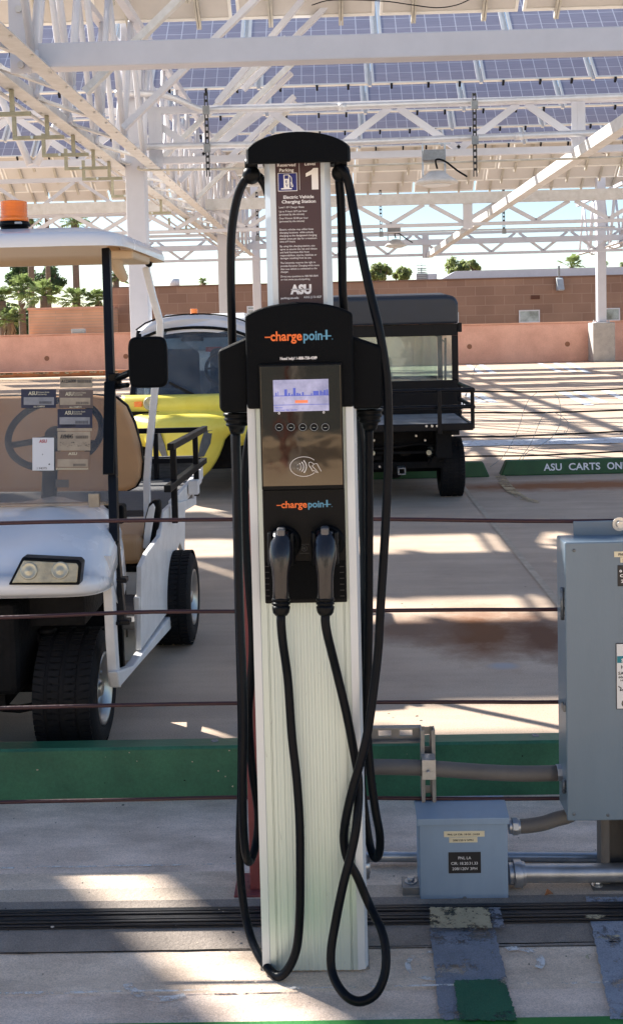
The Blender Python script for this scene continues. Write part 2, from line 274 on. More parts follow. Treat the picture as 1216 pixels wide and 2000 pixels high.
# ------------------------------------------------------------------ mesh builder
class MB:
    def __init__(s): s.v = []; s.f = []; s.sm = []; s.uv = {}
    def add(s, vs, fs, sm=False):
        o = len(s.v); s.v += [Vector(x) for x in vs]
        for f in fs: s.f.append([i+o for i in f]); s.sm.append(sm)
    def box(s, a, b):
        x0, x1 = sorted((a[0], b[0])); y0, y1 = sorted((a[1], b[1])); z0, z1 = sorted((a[2], b[2]))
        s.add([(x0, y0, z0), (x1, y0, z0), (x1, y1, z0), (x0, y1, z0), (x0, y0, z1), (x1, y0, z1), (x1, y1, z1), (x0, y1, z1)],
              [(3, 2, 1, 0), (4, 5, 6, 7), (0, 1, 5, 4), (1, 2, 6, 5), (2, 3, 7, 6), (3, 0, 4, 7)]); return s
    def bar(s, p, q, w, h, up=(0, 0, 1)):
        p = Vector(p); q = Vector(q); d = (q-p).normalized(); up = Vector(up)
        if abs(d.dot(up)) > .98: up = Vector((0, 1, 0))
        a = d.cross(up).normalized(); b = a.cross(d).normalized(); a = a*w/2; b = b*h/2
        s.add([p-a-b, p+a-b, p+a+b, p-a+b, q-a-b, q+a-b, q+a+b, q-a+b],
              [(0, 1, 2, 3), (7, 6, 5, 4), (4, 5, 1, 0), (5, 6, 2, 1), (6, 7, 3, 2), (7, 4, 0, 3)]); return s
    def cyl(s, p, q, r0, r1=None, n=16, caps=True, sm=True):
        r1 = r0 if r1 is None else r1; p = Vector(p); q = Vector(q); d = (q-p).normalized()
        a = d.orthogonal().normalized(); b = d.cross(a); vs = []
        for c, r in ((p, r0), (q, r1)):
            for i in range(n):
                t = 2*math.pi*i/n; vs.append(c + a*math.cos(t)*r + b*math.sin(t)*r)
        o = len(s.v); s.add(vs, [(i, (i+1) % n, n+(i+1) % n, n+i) for i in range(n)], sm)
        if caps:
            s.f.append([o+i for i in reversed(range(n))]); s.sm.append(False); s.f.append([o+n+i for i in range(n)]); s.sm.append(False)
        return s
    def lathe(s, c, axis, prof, n=32, sm=True):
        """prof: (distance along axis, radius)"""
        c = Vector(c); d = Vector(axis).normalized(); a = d.orthogonal().normalized(); b = d.cross(a); vs = []
        for (h, r) in prof:
            for i in range(n):
                t = 2*math.pi*i/n; vs.append(c + d*h + a*math.cos(t)*max(r, 1e-5) + b*math.sin(t)*max(r, 1e-5))
        fs = []
        for k in range(len(prof)-1):
            for i in range(n): fs.append((k*n+i, k*n+(i+1) % n, (k+1)*n+(i+1) % n, (k+1)*n+i))
        s.add(vs, fs, sm); return s
    def sections(s, secs, caps=True, sm=True):
        """secs: list of closed rings with the same vertex count"""
        n = len(secs[0]); vs = [p for r in secs for p in r]; fs = []
        for k in range(len(secs)-1):
            for i in range(n): fs.append((k*n+i, k*n+(i+1) % n, (k+1)*n+(i+1) % n, (k+1)*n+i))
        o = len(s.v); s.add(vs, fs, sm)
        if caps:
            s.f.append([o+i for i in reversed(range(n))]); s.sm.append(False)
            s.f.append([o+(len(secs)-1)*n+i for i in range(n)]); s.sm.append(False)
        return s
    def tube(s, pts, r, n=12, sub=6, closed=False):
        pts = [Vector(p) for p in pts]
        if sub > 1:                                   # Catmull-Rom
            out = []; m = len(pts)
            for i in range(m-1 if not closed else m):
                p1 = pts[i]; p2 = pts[(i+1) % m]
                p0 = pts[i-1] if (i > 0 or closed) else p1*2-p2; p3 = pts[(i+2) % m] if (i+2 < m or closed) else p2*2-p1
                for k in range(sub):
                    t = k/sub; out.append(.5*((2*p1)+(-p0+p2)*t+(2*p0-5*p1+4*p2-p3)*t*t+(-p0+3*p1-3*p2+p3)*t**3))
            if not closed: out.append(pts[-1])
            pts = out
        m = len(pts); a = None; vs = []
        for i, p in enumerate(pts):
            d = (pts[(i+1) % m]-pts[i-1]) if closed else (pts[min(i+1, m-1)]-pts[max(i-1, 0)])
            d.normalize()
            if a is None: a = d.orthogonal().normalized()
            a = (a - d*a.dot(d)).normalized(); b = d.cross(a); rr = r(i/(m-1)) if callable(r) else r
            for k in range(n):
                t = 2*math.pi*k/n; vs.append(p + a*math.cos(t)*rr + b*math.sin(t)*rr)
        fs = []
        for i in range(m if closed else m-1):
            for k in range(n): fs.append((i*n+k, i*n+(k+1) % n, ((i+1) % m)*n+(k+1) % n, ((i+1) % m)*n+k))
        o = len(s.v); s.add(vs, fs, True)
        if not closed:
            s.f.append([o+i for i in reversed(range(n))]); s.sm.append(False); s.f.append([o+(m-1)*n+i for i in range(n)]); s.sm.append(False)
        return s
    def prism(s, pts, vec):
        """pts: planar closed outline of 3D points, vec: extrusion"""
        pts = [Vector(p) for p in pts]; vec = Vector(vec); n = len(pts)
        nn = Vector((0, 0, 0))
        for i in range(n): nn += pts[i].cross(pts[(i+1) % n])
        if nn.dot(vec) > 0: pts.reverse()
        s.add(pts+[p+vec for p in pts], [list(range(n)), list(range(2*n-1, n-1, -1))]+[((i+1) % n, i, n+i, n+(i+1) % n) for i in range(n)]); return s
    def quad(s, *pts): s.add(pts, [list(range(len(pts)))]); return s
    def sheet(s, xy, z, t=.0):
        s.add([(p[0], p[1], z) for p in xy], [list(range(len(xy)))]); return s
    def sphere(s, c, r, n=20, m=12, sc=(1, 1, 1)):
        c = Vector(c); vs = []; fs = []
        for j in range(m+1):
            ph = math.pi*j/m
            for i in range(n):
                t = 2*math.pi*i/n; vs.append(c+Vector((math.sin(ph)*math.cos(t)*r*sc[0], math.sin(ph)*math.sin(t)*r*sc[1], math.cos(ph)*r*sc[2])))
        for j in range(m):
            for i in range(n): fs.append((j*n+i, (j+1)*n+i, (j+1)*n+(i+1) % n, j*n+(i+1) % n))
        s.add(vs, fs, True); return s
    def each(s, name, m, parent, bevel=0.0, seg=2):      # every separate piece becomes a part of its own
        par = list(range(len(s.v)))
        def fd(i):
            while par[i] != i: par[i] = par[par[i]]; i = par[i]
            return i
        for f in s.f:
            for k in f[1:]: par[fd(k)] = fd(f[0])
        gr = {}
        for fi, f in enumerate(s.f): gr.setdefault(fd(f[0]), []).append(fi)
        for fs in gr.values():
            b = MB(); ids = sorted({i for fi in fs for i in s.f[fi]}); mp = {i: k for k, i in enumerate(ids)}
            b.v = [s.v[i] for i in ids]; b.f = [[mp[i] for i in s.f[fi]] for fi in fs]; b.sm = [s.sm[fi] for fi in fs]; b.build(name, m, parent, bevel, seg)
    def build(s, name, m, parent=None, bevel=0.0, seg=2, origin=None, label=None):
        org = Vector(origin) if origin is not None else (Vector(parent['_o']) if parent is not None else Vector((0, 0, 0)))
        me = bpy.data.meshes.new(name); me.from_pydata([v-org for v in s.v], [], s.f)
        me.polygons.foreach_set('use_smooth', s.sm); me.materials.append(m if not isinstance(m, str) else M[m]); me.update()
        o = bpy.data.objects.new(name, me); col.objects.link(o); o['_o'] = tuple(org)
        if parent is not None: o.parent = parent
        else: o.location = org
        if bevel:
            md = o.modifiers.new('bevel', 'BEVEL'); md.width = bevel; md.segments = seg; md.limit_method = 'ANGLE'; md.angle_limit = R(40)
            md.harden_normals = False
        if label: o['label'] = label
        return o

def thing(name, label, cat, loc=(0, 0, 0), group=None):
    o = bpy.data.objects.new(name, None); col.objects.link(o); o.location = loc; o['_o'] = tuple(loc)
    o['label'] = label; o['category'] = cat
    if group: o['group'] = group
    return o
def tag(o, label, cat, group=None):
    o['label'] = label; o['category'] = cat
    if group: o['group'] = group
    return o
def struct(o): o['kind'] = 'structure'; return o
def dup(root, loc, label=None, group=None):
    r = root.copy(); col.objects.link(r); r.location = loc
    if label: r['label'] = label
    if group: r['group'] = group
    for ch in list(root.children):
        c = ch.copy(); col.objects.link(c); c.parent = r
        for g in ch.children:
            d = g.copy(); col.objects.link(d); d.parent = c
    return r

# text: flat printed lettering
_fc = {}
def glyphs(s, bold):
    k = (s, bold)
    if k in _fc: return _fc[k]
    cu_ = bpy.data.curves.new('t', 'FONT'); cu_.body = s; cu_.size = 1; cu_.offset = (.055 if bold == 2 else .022) if bold else 0.004; cu_.resolution_u = 3
    ob = bpy.data.objects.new('t', cu_); col.objects.link(ob); bpy.context.view_layer.update()
    dg = bpy.context.evaluated_depsgraph_get(); me = bpy.data.meshes.new_from_object(ob.evaluated_get(dg))
    vs = [tuple(v.co) for v in me.vertices]; fs = [list(p.vertices) for p in me.polygons]
    bpy.data.objects.remove(ob); bpy.data.curves.remove(cu_); bpy.data.meshes.remove(me)
    _fc[k] = (vs, fs); return _fc[k]
def text(mb, s, p0, width=None, height=None, xd=(1, 0, 0), yd=(0, 0, 1), bold=True, align='L', cap=.70):
    """height = capital height; width = total width (both in metres)"""
    vs, fs = glyphs(s, bold)
    x0 = min(v[0] for v in vs); x1 = max(v[0] for v in vs); sy = height/cap; sx = (width/(x1-x0)) if width else sy
    off = {'L': 0, 'C': -(x1-x0)*sx/2, 'R': -(x1-x0)*sx}[align]
    p0 = Vector(p0); xd = Vector(xd); yd = Vector(yd); nrm = xd.cross(yd)
    out = [p0 + xd*((v[0]-x0)*sx+off) + yd*(v[1]*sy) for v in vs]
    mb.add(out, fs); return mb
def textpx(mb, s, x0, x1, ybase, ycap, Y, bold=True, dy=-.0012):
    """printed line on an upright plane facing the camera: left, right, baseline and cap line as seen in the photo"""
    a = P(x0, ybase, Y); b = P(x1, ybase, Y); c = P(x0, ycap, Y)
    return text(mb, s, (a.x, Y+dy, a.z), b.x-a.x, c.z-a.z, bold=bold)
def ribbon(mb, pts, w):
    pts = [Vector(p) for p in pts]
    for i in range(len(pts)-1):
        d = (pts[i+1]-pts[i]); n = Vector((-d.z, 0, d.x)).normalized()*w/2; e = d.normalized()*w*.3
        mb.quad(pts[i]-n-e, pts[i+1]-n+e, pts[i+1]+n+e, pts[i]+n-e)
    return mb
# ================================================================== GROUND
mb = MB(); mb.box((-40, -14, -.5), (40, 37.2, 0)); struct(mb.build('deck_floor', 'ground'))
mb = MB(); mb.box((-900, -700, -8), (900, 1500, -7.5)); struct(mb.build('terrain', mat('dry_ground', (.32, .26, .18), .95, 0, .2, .05)))

def floor_sheet(name, pxs, m, z=.004, structural=True):
    g = [G(x, y, z) for x, y in pxs]
    if len(pxs) == 4:                                  # ragged brushed edges
        rr = random.Random(len(bpy.data.objects)); q = []
        for i in range(4):
            a_, b_ = g[i], g[(i+1) % 4]; d_ = (b_-a_); n_ = Vector((-d_.y, d_.x, 0)).normalized()
            for k in range(36): q.append(a_+d_*(k/36)+n_*rr.uniform(-.0022, .0022)*(2.2 if rr.random() < .12 else 1))
        g = q
    o = MB().sheet([(p.x, p.y) for p in g], z).build(name, m)
    if structural: struct(o)
    return o
def yline(name, ya, yb, m, z, x0=-3, x1=3.2):            # band running across the deck between two distances
    o = MB().sheet([(x0, ya), (x1, ya), (x1, yb), (x0, yb)], z).build(name, m); struct(o)
yA = lambda py, px=608: G(px, py).y
yline('near_slab', yA(1700), G(608, 1562).y+.02, 'slab_near', .0015)
yline('tan_slab', yA(1733), yA(1700), 'slab_tan', .0015)
yline('tan_slab', yA(1938), yA(1856), 'slab_tan', .0015)
yline('near_slab', yA(2040), yA(1938), 'slab_near', .0015)
yline('pale_strip', yA(1757), yA(1733), 'concrete_pale', .004)
yline('sealed_strip', yA(1856), yA(1757), 'concrete_dark', .004)
# black ribbed expansion joint
y0, y1 = yA(1813), yA(1777)
mb = MB(); mb.box((-3, y0, .006), (3.2, y1, .0085))
n = 7
for i in range(n):
    yy = y0 + (y1-y0)*(i+.5)/n
    mb.box((-3, yy-.0035, .0088), (3.2, yy+.0035, .0150 if i % 3 else .0125))
struct(mb.build('expansion_joint', 'strip_black', bevel=.001))
# weathered joints with mineral bloom
def wavy(name, py0, py1, th, m, z, x0=-3.0, x1=3.2):
    random.seed(int(py0)); a = G(0, py0); b = G(1216, py1); n = 120; top = []; bot = []
    for i in range(n+1):
        x = x0+(x1-x0)*i/n; y = a.y + (b.y-a.y)*(x-a.x)/(b.x-a.x)
        t = th*random.uniform(.45, 1.25); j = random.uniform(-.0012, .0012); top.append((x, y+t/2+j)); bot.append((x, y-t/2+j))
    mb = MB()
    for i in range(n): mb.sheet([bot[i], bot[i+1], top[i+1], top[i]], z)
    struct(mb.build(name, m))
wavy('joint_line', 1948, 1925, .008, 'bloom', .0085)
wavy('joint_line', 1698, 1676, .009, 'bloom', .004)
wavy('joint_line', 1866, 1842, .004, 'dark_under', .004)
floor_sheet('floor_paint', [(838, 1808), (964, 1808), (1007, 1992), (858, 1992)], 'paint_grey', .0080)
floor_sheet('floor_paint', [(1143, 1752), (1240, 1752), (1240, 1990), (1192, 1990)], 'paint_grey2', .0080)
floor_sheet('floor_paint', [(886, 1914), (985, 1912), (1010, 1992), (896, 1992)], 'paint_green', .0120)
floor_sheet('floor_paint', [(838, 1772), (952, 1772), (960, 1812), (840, 1812)], 'paint_cream', .0165)
floor_sheet('floor_paint', [(954, 1772), (975, 1772), (985, 1812), (962, 1812)], 'paint_grey', .0165)
# chipped patches of cream paint on the lighter band
random.seed(3)
for (cx, cy, rx, ry) in ((1162, 1790, 22, 5), (1182, 1830, 18, 4), (1200, 1828, 10, 3), (1150, 1868, 9, 5)):
    pts = [(cx+rx*math.cos(t)*random.uniform(.6, 1.1), cy+ry*math.sin(t)*random.uniform(.6, 1.1)) for t in [i*math.pi/7 for i in range(14)]]
    floor_sheet('floor_paint_chip', pts, 'paint_cream', .0125 if cy > 1800 else .0165)
# grit, specks and old chalk marks on the near slab
random.seed(31); dk = MB(); lt = MB()
for i in range(260):
    x = random.uniform(-1.1, 1.2); y = random.uniform(2.15, 3.12); s_ = random.uniform(.0008, .0028)*(1.8 if random.random() < .06 else 1); q = [(x+s_*math.cos(t)*random.uniform(.6, 1.3), y+s_*math.sin(t)*random.uniform(.6, 1.3)) for t in (0, 1.2, 2.5, 3.7, 5)]
    z = .0215 if 2.3 < y < 2.62 else .0135
    (dk if random.random() < .6 else lt).sheet(q, z)
for i in range(160):
    x = random.uniform(-1.2, 5); y = random.uniform(3.4, 9.5); s_ = random.uniform(.002, .006); q = [(x+s_*math.cos(t)*random.uniform(.6, 1.3), y+s_*math.sin(t)*random.uniform(.6, 1.3)) for t in (0, 1.2, 2.5, 3.7, 5)]; dk.sheet(q, .0125)
for nm, b_, m_ in (('dark_grit', dk, 'dark_under'), ('pale_grit', lt, 'concrete_pale')):
    o = b_.build(nm, m_); o['kind'] = 'stuff'; o['label'] = 'scattered fine %s on the concrete deck' % nm.replace('_', ' '); o['category'] = 'grit'
def arc_mark(px, py, r_, a0, a1, w_):
    c = G(px, py, .005); mb = MB(); n = 24; ps = []
    for i in range(n+1):
        t = R(a0+(a1-a0)*i/n); ps.append(((c.x+math.cos(t)*(r_-w_/2), c.y+math.sin(t)*(r_-w_/2)*.9), (c.x+math.cos(t)*(r_+w_/2), c.y+math.sin(t)*(r_+w_/2)*.9)))
    for i in range(n): mb.sheet([ps[i][0], ps[i][1], ps[i+1][1], ps[i+1][0]], .005)
    struct(mb.build('chalk_mark', 'bloom'))
arc_mark(845, 1885, .055, 80, 290, .012); arc_mark(1010, 1875, .05, -40, 110, .018); arc_mark(330, 1905, .09, 200, 300, .02)
# green painted kerb at the feet of the photographer
mb = MB(); a = G(0, 2001); b = G(1216, 1986)
mb.prism([(-2.5, a.y-.02, 0), (2.8, b.y+.01, 0), (2.8, b.y-.2, 0), (-2.5, a.y-.25, 0)], (0, 0, .006))
struct(mb.build('kerb', 'green_bright', bevel=.004))

# seams running away from the camera
for X in (1.09, -7.3, 8.4):
    o = MB().sheet([(X-.02, 3.45), (X+.02, 3.45), (X+.02, 36.3), (X-.02, 36.3)], .004).build('joint_line', 'seam'); struct(o)
o = MB().sheet([(1.0, 10.2), (1.03, 10.2), (4.8, 36), (4.77, 36)], .008).build('joint_line', 'seam'); struct(o)
# stall lines
def line(pxa, pxb, w, m='white_line', z=.008):
    a = G(*pxa, z); b = G(*pxb, z); d = Vector((b.x-a.x, b.y-a.y, 0)).normalized(); n = Vector((-d.y, d.x, 0))*w/2
    struct(MB().sheet([(a.x-n.x, a.y-n.y), (a.x+n.x, a.y+n.y), (b.x+n.x, b.y+n.y), (b.x-n.x, b.y-n.y)], z).build('stall_line', m))
def cz(x, y): return (900+x/3.848, 690+y/3.848)
for a, b in (((50, 85), (150, 150)), ((145, 85), (245, 150)), ((580, 72), (745, 140)), ((705, 72), (850, 140)), ((805, 72), (960, 150)),
             ((745, 285), (965, 390)), ((860, 285), (1070, 370)), ((1075, 280), (1290, 370)), ((20, 300), (160, 370)), ((110, 300), (250, 370)),
             ((-30, 350), (60, 400))):
    line(cz(*a), cz(*b), .16)
g1 = G(900, 862); g2 = G(900, 873)
struct(MB().sheet([(g1.x-3, g2.y), (12, g2.y), (12, g1.y), (g1.x-3, g1.y)], .008).build('stall_line', 'white_line'))
mb = MB(); cl = [(1052, 984), (1020, 975), (1000, 962), (985, 946), (975, 930)]
for i in range(4):
    a = G(*cl[i]); b = G(*cl[i+1]); d = Vector((b.x-a.x, b.y-a.y, 0)).normalized(); nn = Vector((-d.y, d.x, 0))*.045
    mb.sheet([(a.x-nn.x, a.y-nn.y), (a.x+nn.x, a.y+nn.y), (b.x+nn.x, b.y+nn.y), (b.x-nn.x, b.y-nn.y)], .008)
struct(mb.build('stall_line', 'yellow_line'))

# ================================================================== FAR WALL, BUILDINGS
YW = 36.6
w0 = P(900, 636, YW).z
mb = MB(); mb.box((-40, YW, 0), (40, YW+.25, w0)); wall = mb.build('parapet_wall', 'wall_pink', origin=(0, YW, 0), bevel=.02)
tag(wall, 'long pink stucco parapet wall along the far edge of the parking deck', 'wall')
mb = MB(); mb.box((-40, YW-.03, w0+.002), (40, YW+.28, w0+.05)); mb.build('coping', 'wall_clay', wall)
for (px, py) in ((92, 700), (246, 696), (916, 677), (1107, 672)):
    c = P(px, py, YW); mb = MB(); mb.cyl((c.x, YW+.02, c.z), (c.x, YW-.006, c.z), .085, n=18); mb.build('patch', 'stain_patch', wall)
# low rust-coloured kerb in front of the wall, left
a = P(0, 736, 34.0); b = P(225, 731, 34.0)
t = thing('wheel_stop', 'long rust brown kerb with peeling paint below the pink wall at the left', 'kerb', (a.x, 34, 0))
mb = MB(); mb.box((-16, 33.9, 0), (b.x+.5, 34.2, .17)); mb.build('kerb_body', 'kerb_brown', t, bevel=.03)
mb = MB(); random.seed(5)
for i in range(26):
    x = random.uniform(a.x, b.x); mb.box((x, 33.896, .08+random.random()*.05), (x+random.uniform(.05, .35), 33.9, .15))
mb.each('bare_patch', 'paint_cream', t)

# brown block building
YB = 45.0
L_ = P(221, 563, YB); T_ = P(1000, 545, YB); zt = (L_.z+T_.z)/2
bld = thing('block_building', 'long flat roofed building of brown concrete block beyond the parapet wall', 'building', (10, YB, -7.5))
mb = MB(); mb.box((L_.x, YB, -7.5), (46, YB+16, zt)); mb.build('wall', 'block', bld)
mb = MB(); a = P(256, 600, YB).x; mb.box((L_.x-.02, YB-.35, -7.5), (a, YB-.003, zt-.0)); mb.build('pilaster', 'block', bld)
mb = MB(); mb.box((L_.x-.05, YB-.05, zt+.002), (46, YB+.3, zt+.06)); mb.build('coping', mat('brown_coping', (.22, .13, .09), .8), bld)
for (xa, xb, yt) in ((1012, 1053, 606), (1180, 1209, 602), (885, 895, 610), (482, 498, 598)):
    p = P(xa, yt, YB); q = P(xb, yt+27, YB); wx = q.x-p.x
    if xb == 498: q = P(xb, yt+16, YB)
    z1 = p.z; z0 = z1-.85 if xb != 498 else z1-.5
    fr = MB()
    for (u0_, v0_, u1_, v1_) in ((p.x, z0, p.x+.05, z1), (q.x-.05, z0, q.x, z1), (p.x+.05, z1-.05, q.x-.05, z1), (p.x+.05, z0, q.x-.05, z0+.05), (p.x+.05, z0+.32, q.x-.05, z0+.37)):
        fr.box((u0_, YB-.06, v0_), (u1_, YB+.02, v1_))
    f = fr.build('window', 'win_frame', bld)
    mb = MB(); mb.box((p.x+.05, YB-.03, z0+.05), (q.x-.05, YB-.004, z1-.05)); mb.build('pane', 'win_glass', f)
p = P(1036, 577, YB); q = P(1053, 584, YB); mb = MB(); mb.box((p.x, YB-.04, q.z), (q.x, YB-.002, p.z)); mb.build('vent', mat('dark_brick_patch', (.13, .055, .035), .9), bld)
# wall lamp
p = P(1090, 555, YB); t = thing('wall_lamp', 'grey box lamp on a short bracket at the top of the block building', 'wall lamp', (p.x, YB, p.z))
mb = MB(); mb.prism([(p.x-.14, YB-.1, p.z+.28), (p.x-.14, YB-.25, p.z+.2), (p.x-.14, YB-.5, p.z-.25), (p.x-.14, YB-.15, p.z-.28)], (.28, 0, 0)); mb.build('housing', 'unit', t, bevel=.02)
mb = MB(); mb.box((p.x-.04, YB-.1, p.z+.3), (p.x+.04, YB-.02, p.z+.75)); mb.build('bracket', 'dark_galv', t)
mb = MB(); mb.box((p.x-.11, YB-.46, p.z-.27), (p.x+.11, YB-.2, p.z-.255)); mb.build('lens', 'win_frame', t)
# brick building left
YL = 43.5
a = P(56, 606, YL); b = P(219, 602, YL)
bb = thing('brick_building', 'low building of stacked orange brick with a small vent, left of the brown block wall', 'building', (a.x, YL, -7.5))
mb = MB(); mb.box((a.x, YL, -7.5), (b.x, YL+9, a.z)); mb.build('wall', 'brick_red', bb)
mb = MB(); mb.box((a.x-.05, YL-.06, a.z+.002), (b.x+.05, YL+.3, a.z+.09)); mb.build('coping', 'wall_clay', bb)
mb = MB(); a2 = P(36, 650, YL); mb.box((a2.x, YL-.5, -7.5), (b.x, YL-.06, P(100, 655, YL).z)); mb.build('base_wall', 'brick_red', bb)
p = P(155, 653, YW+.12); mb = MB(); mb.box((p.x-.26, YW+.05, w0+.052), (p.x+.22, YW+.2, w0+.2))
tag(mb.build('electrical_box', 'unit', origin=(p.x, YW, w0), bevel=.02), 'small grey box sitting on the pink parapet in front of the orange brick', 'box')
# metal canopy roof behind the block building
YC = 50.0
cA = P(857, 536, YC); cB = P(905, 528, YC)
t = thing('metal_canopy', 'low sloping grey metal roof rising behind the brown block building', 'canopy', (cA.x, YC, -7.5))
p1 = P(860, 533, YC); z1 = P(900, 530, YC).z
mb = MB(); mb.prism([(p1.x, YC, z1-.35), (p1.x+.7, YC, z1+.02), (46, YC, z1+.05), (46, YC, z1-.30), (p1.x+1.6, YC, z1-.34)], (0, 9, 0)); mb.build('roof', 'roof_metal', t)
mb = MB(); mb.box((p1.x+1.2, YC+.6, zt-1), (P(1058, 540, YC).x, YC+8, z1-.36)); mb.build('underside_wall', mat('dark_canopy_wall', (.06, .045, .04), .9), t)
mb = MB()
for xx in (P(997, 540, YC).x, P(1080, 540, YC).x, P(1165, 540, YC).x): mb.box((xx-.05, YC+.3, -7.5), (xx+.05, YC+.4, z1-.35))
mb.each('post', 'roof_metal', t)
# rooftop units, masts and vents
p = P(812, 534, 48); q = P(853, 560, 48); t = thing('rooftop_unit', 'grey air conditioning unit with a pale panel on the block building roof', 'air conditioner', (p.x, 48, zt))
mb = MB(); mb.box((p.x, 48, zt), (p.x+(q.x-p.x)*.55, 49.5, p.z)); mb.build('housing', 'unit', t, bevel=.03)
mb = MB(); mb.box((p.x+(q.x-p.x)*.56, 48, zt), (q.x, 49.5, p.z-.03)); mb.build('panel', 'roof_metal', t, bevel=.03)
mb = MB()
for i in range(7): mb.box((p.x+.05, 47.98, zt+.12+i*.09), (p.x+(q.x-p.x)*.5, 47.998, zt+.15+i*.09))
mb.each('louvre', 'dark_galv', t)
def mast(px, pt, pb, Y, lab):
    a = P(px, pt, Y); t = thing('antenna_mast', lab, 'antenna', (a.x, Y, zt if Y < 60 else -7.5))
    mb = MB(); mb.cyl((a.x, Y, (zt if Y < 60 else -7.5)), (a.x, Y, a.z), .035, .02, 8); mb.build('pole', 'dark_galv', t)
    mb = MB()
    for i in range(5): mb.bar((a.x-.22+.03*i, Y, a.z-.12-.17*i), (a.x+.22-.03*i, Y, a.z-.12-.17*i), .02, .02)
    mb.each('cross_arm', 'dark_galv', t)
mast(822, 513, 540, 49, 'thin antenna mast behind the grey rooftop unit')
mast(161, 538, 570, 130, 'distant lattice mast between the palms at the left')
p = P(341, 545, 49); q = P(341, 565, 49); t = thing('roof_vent', 'white round vent cowl on the block building roof between the two left columns', 'roof vent', (p.x, 49, zt))
mb = MB(); mb.lathe((p.x, 49, zt-.1), (0, 0, 1), [(0, 0), (0, .17), (p.z-zt-.2, .17), (p.z-zt-.18, .23), (p.z-zt+.1, .21), (p.z-zt+.1, 0)], 20); mb.build('cowl', 'win_frame', t)
mb = MB(); mb.box((p.x-.25, 48.75, zt-.2), (p.x+.25, 49.25, zt+.02)); mb.build('curb', 'unit', t)

# ================================================================== TREES
def leaf_crown(mb, c, rad, n, size, flat=.8, seed=0, clumps=12):
    random.seed(seed); cs = []
    for i in range(clumps):
        while True:
            v = Vector((random.uniform(-1, 1), random.uniform(-1, 1), random.uniform(-.8, 1)))
            if v.length < 1: break
        cs.append((Vector((c[0]+v.x*rad*.78, c[1]+v.y*rad*.78, c[2]+v.z*rad*flat*.8)), rad*random.uniform(.22, .42)))
    for i in range(n):
        cc, rr = random.choice(cs); d = Vector((random.gauss(0, 1), random.gauss(0, 1), random.gauss(0, 1))).normalized()
        p = cc + d*rr*random.uniform(.35, 1.05)
        a = Vector((random.gauss(0, 1), random.gauss(0, 1), random.gauss(0, .7))).normalized(); b = a.orthogonal().normalized(); s = size*random.uniform(.5, 1.3)
        mb.add([p-a*s, p+b*s*.5, p+a*s, p-b*s*.5], [(0, 1, 2, 3)])
def tree(px, ptop, wpx, Y, lab, seed, m='leaf', leaf=.16, hfrac=.9):
    c = P(px, ptop, Y); rad = wpx/2*Y/2100; zc = c.z-rad*hfrac*.85
    t = thing('leafy_tree', lab, 'tree', (c.x, Y, -7.5), 'trees beyond the buildings')
    mb = MB(); leaf_crown(mb, (c.x, Y, zc), rad, 3200, leaf*.72, hfrac, seed, 16); mb.build('crown', m, t)
    mb = MB(); random.seed(seed); mb.tube([(c.x+.2, Y, -7.5), (c.x, Y, -3), (c.x+.1, Y, zc-rad*.4)], lambda q: .22-.1*q, 8, 3)
    for i in range(6):
        t_ = i*1.05+seed; mb.tube([(c.x+.05, Y, zc-rad*1.1), (c.x+math.cos(t_)*rad*.35, Y+math.sin(t_)*rad*.3, zc-rad*.4), (c.x+math.cos(t_)*rad*.7, Y+math.sin(t_)*rad*.6, zc+rad*.25)], lambda q: .09-.065*q, 6, 3)
    mb.build('trunk', 'bark', t)
tree(742, 517, 44, 62, 'round olive green tree left of the grey rooftop unit, nearest the black cable', 11)
tree(786, 519, 42, 64, 'small olive green tree directly beside the grey rooftop unit', 12)
tree(893, 504, 66, 66, 'broad olive green tree showing above the low end of the metal roof', 13)
tree(925, 508, 30, 70, 'narrow sparse tree at the right flank of the broad olive tree', 14)
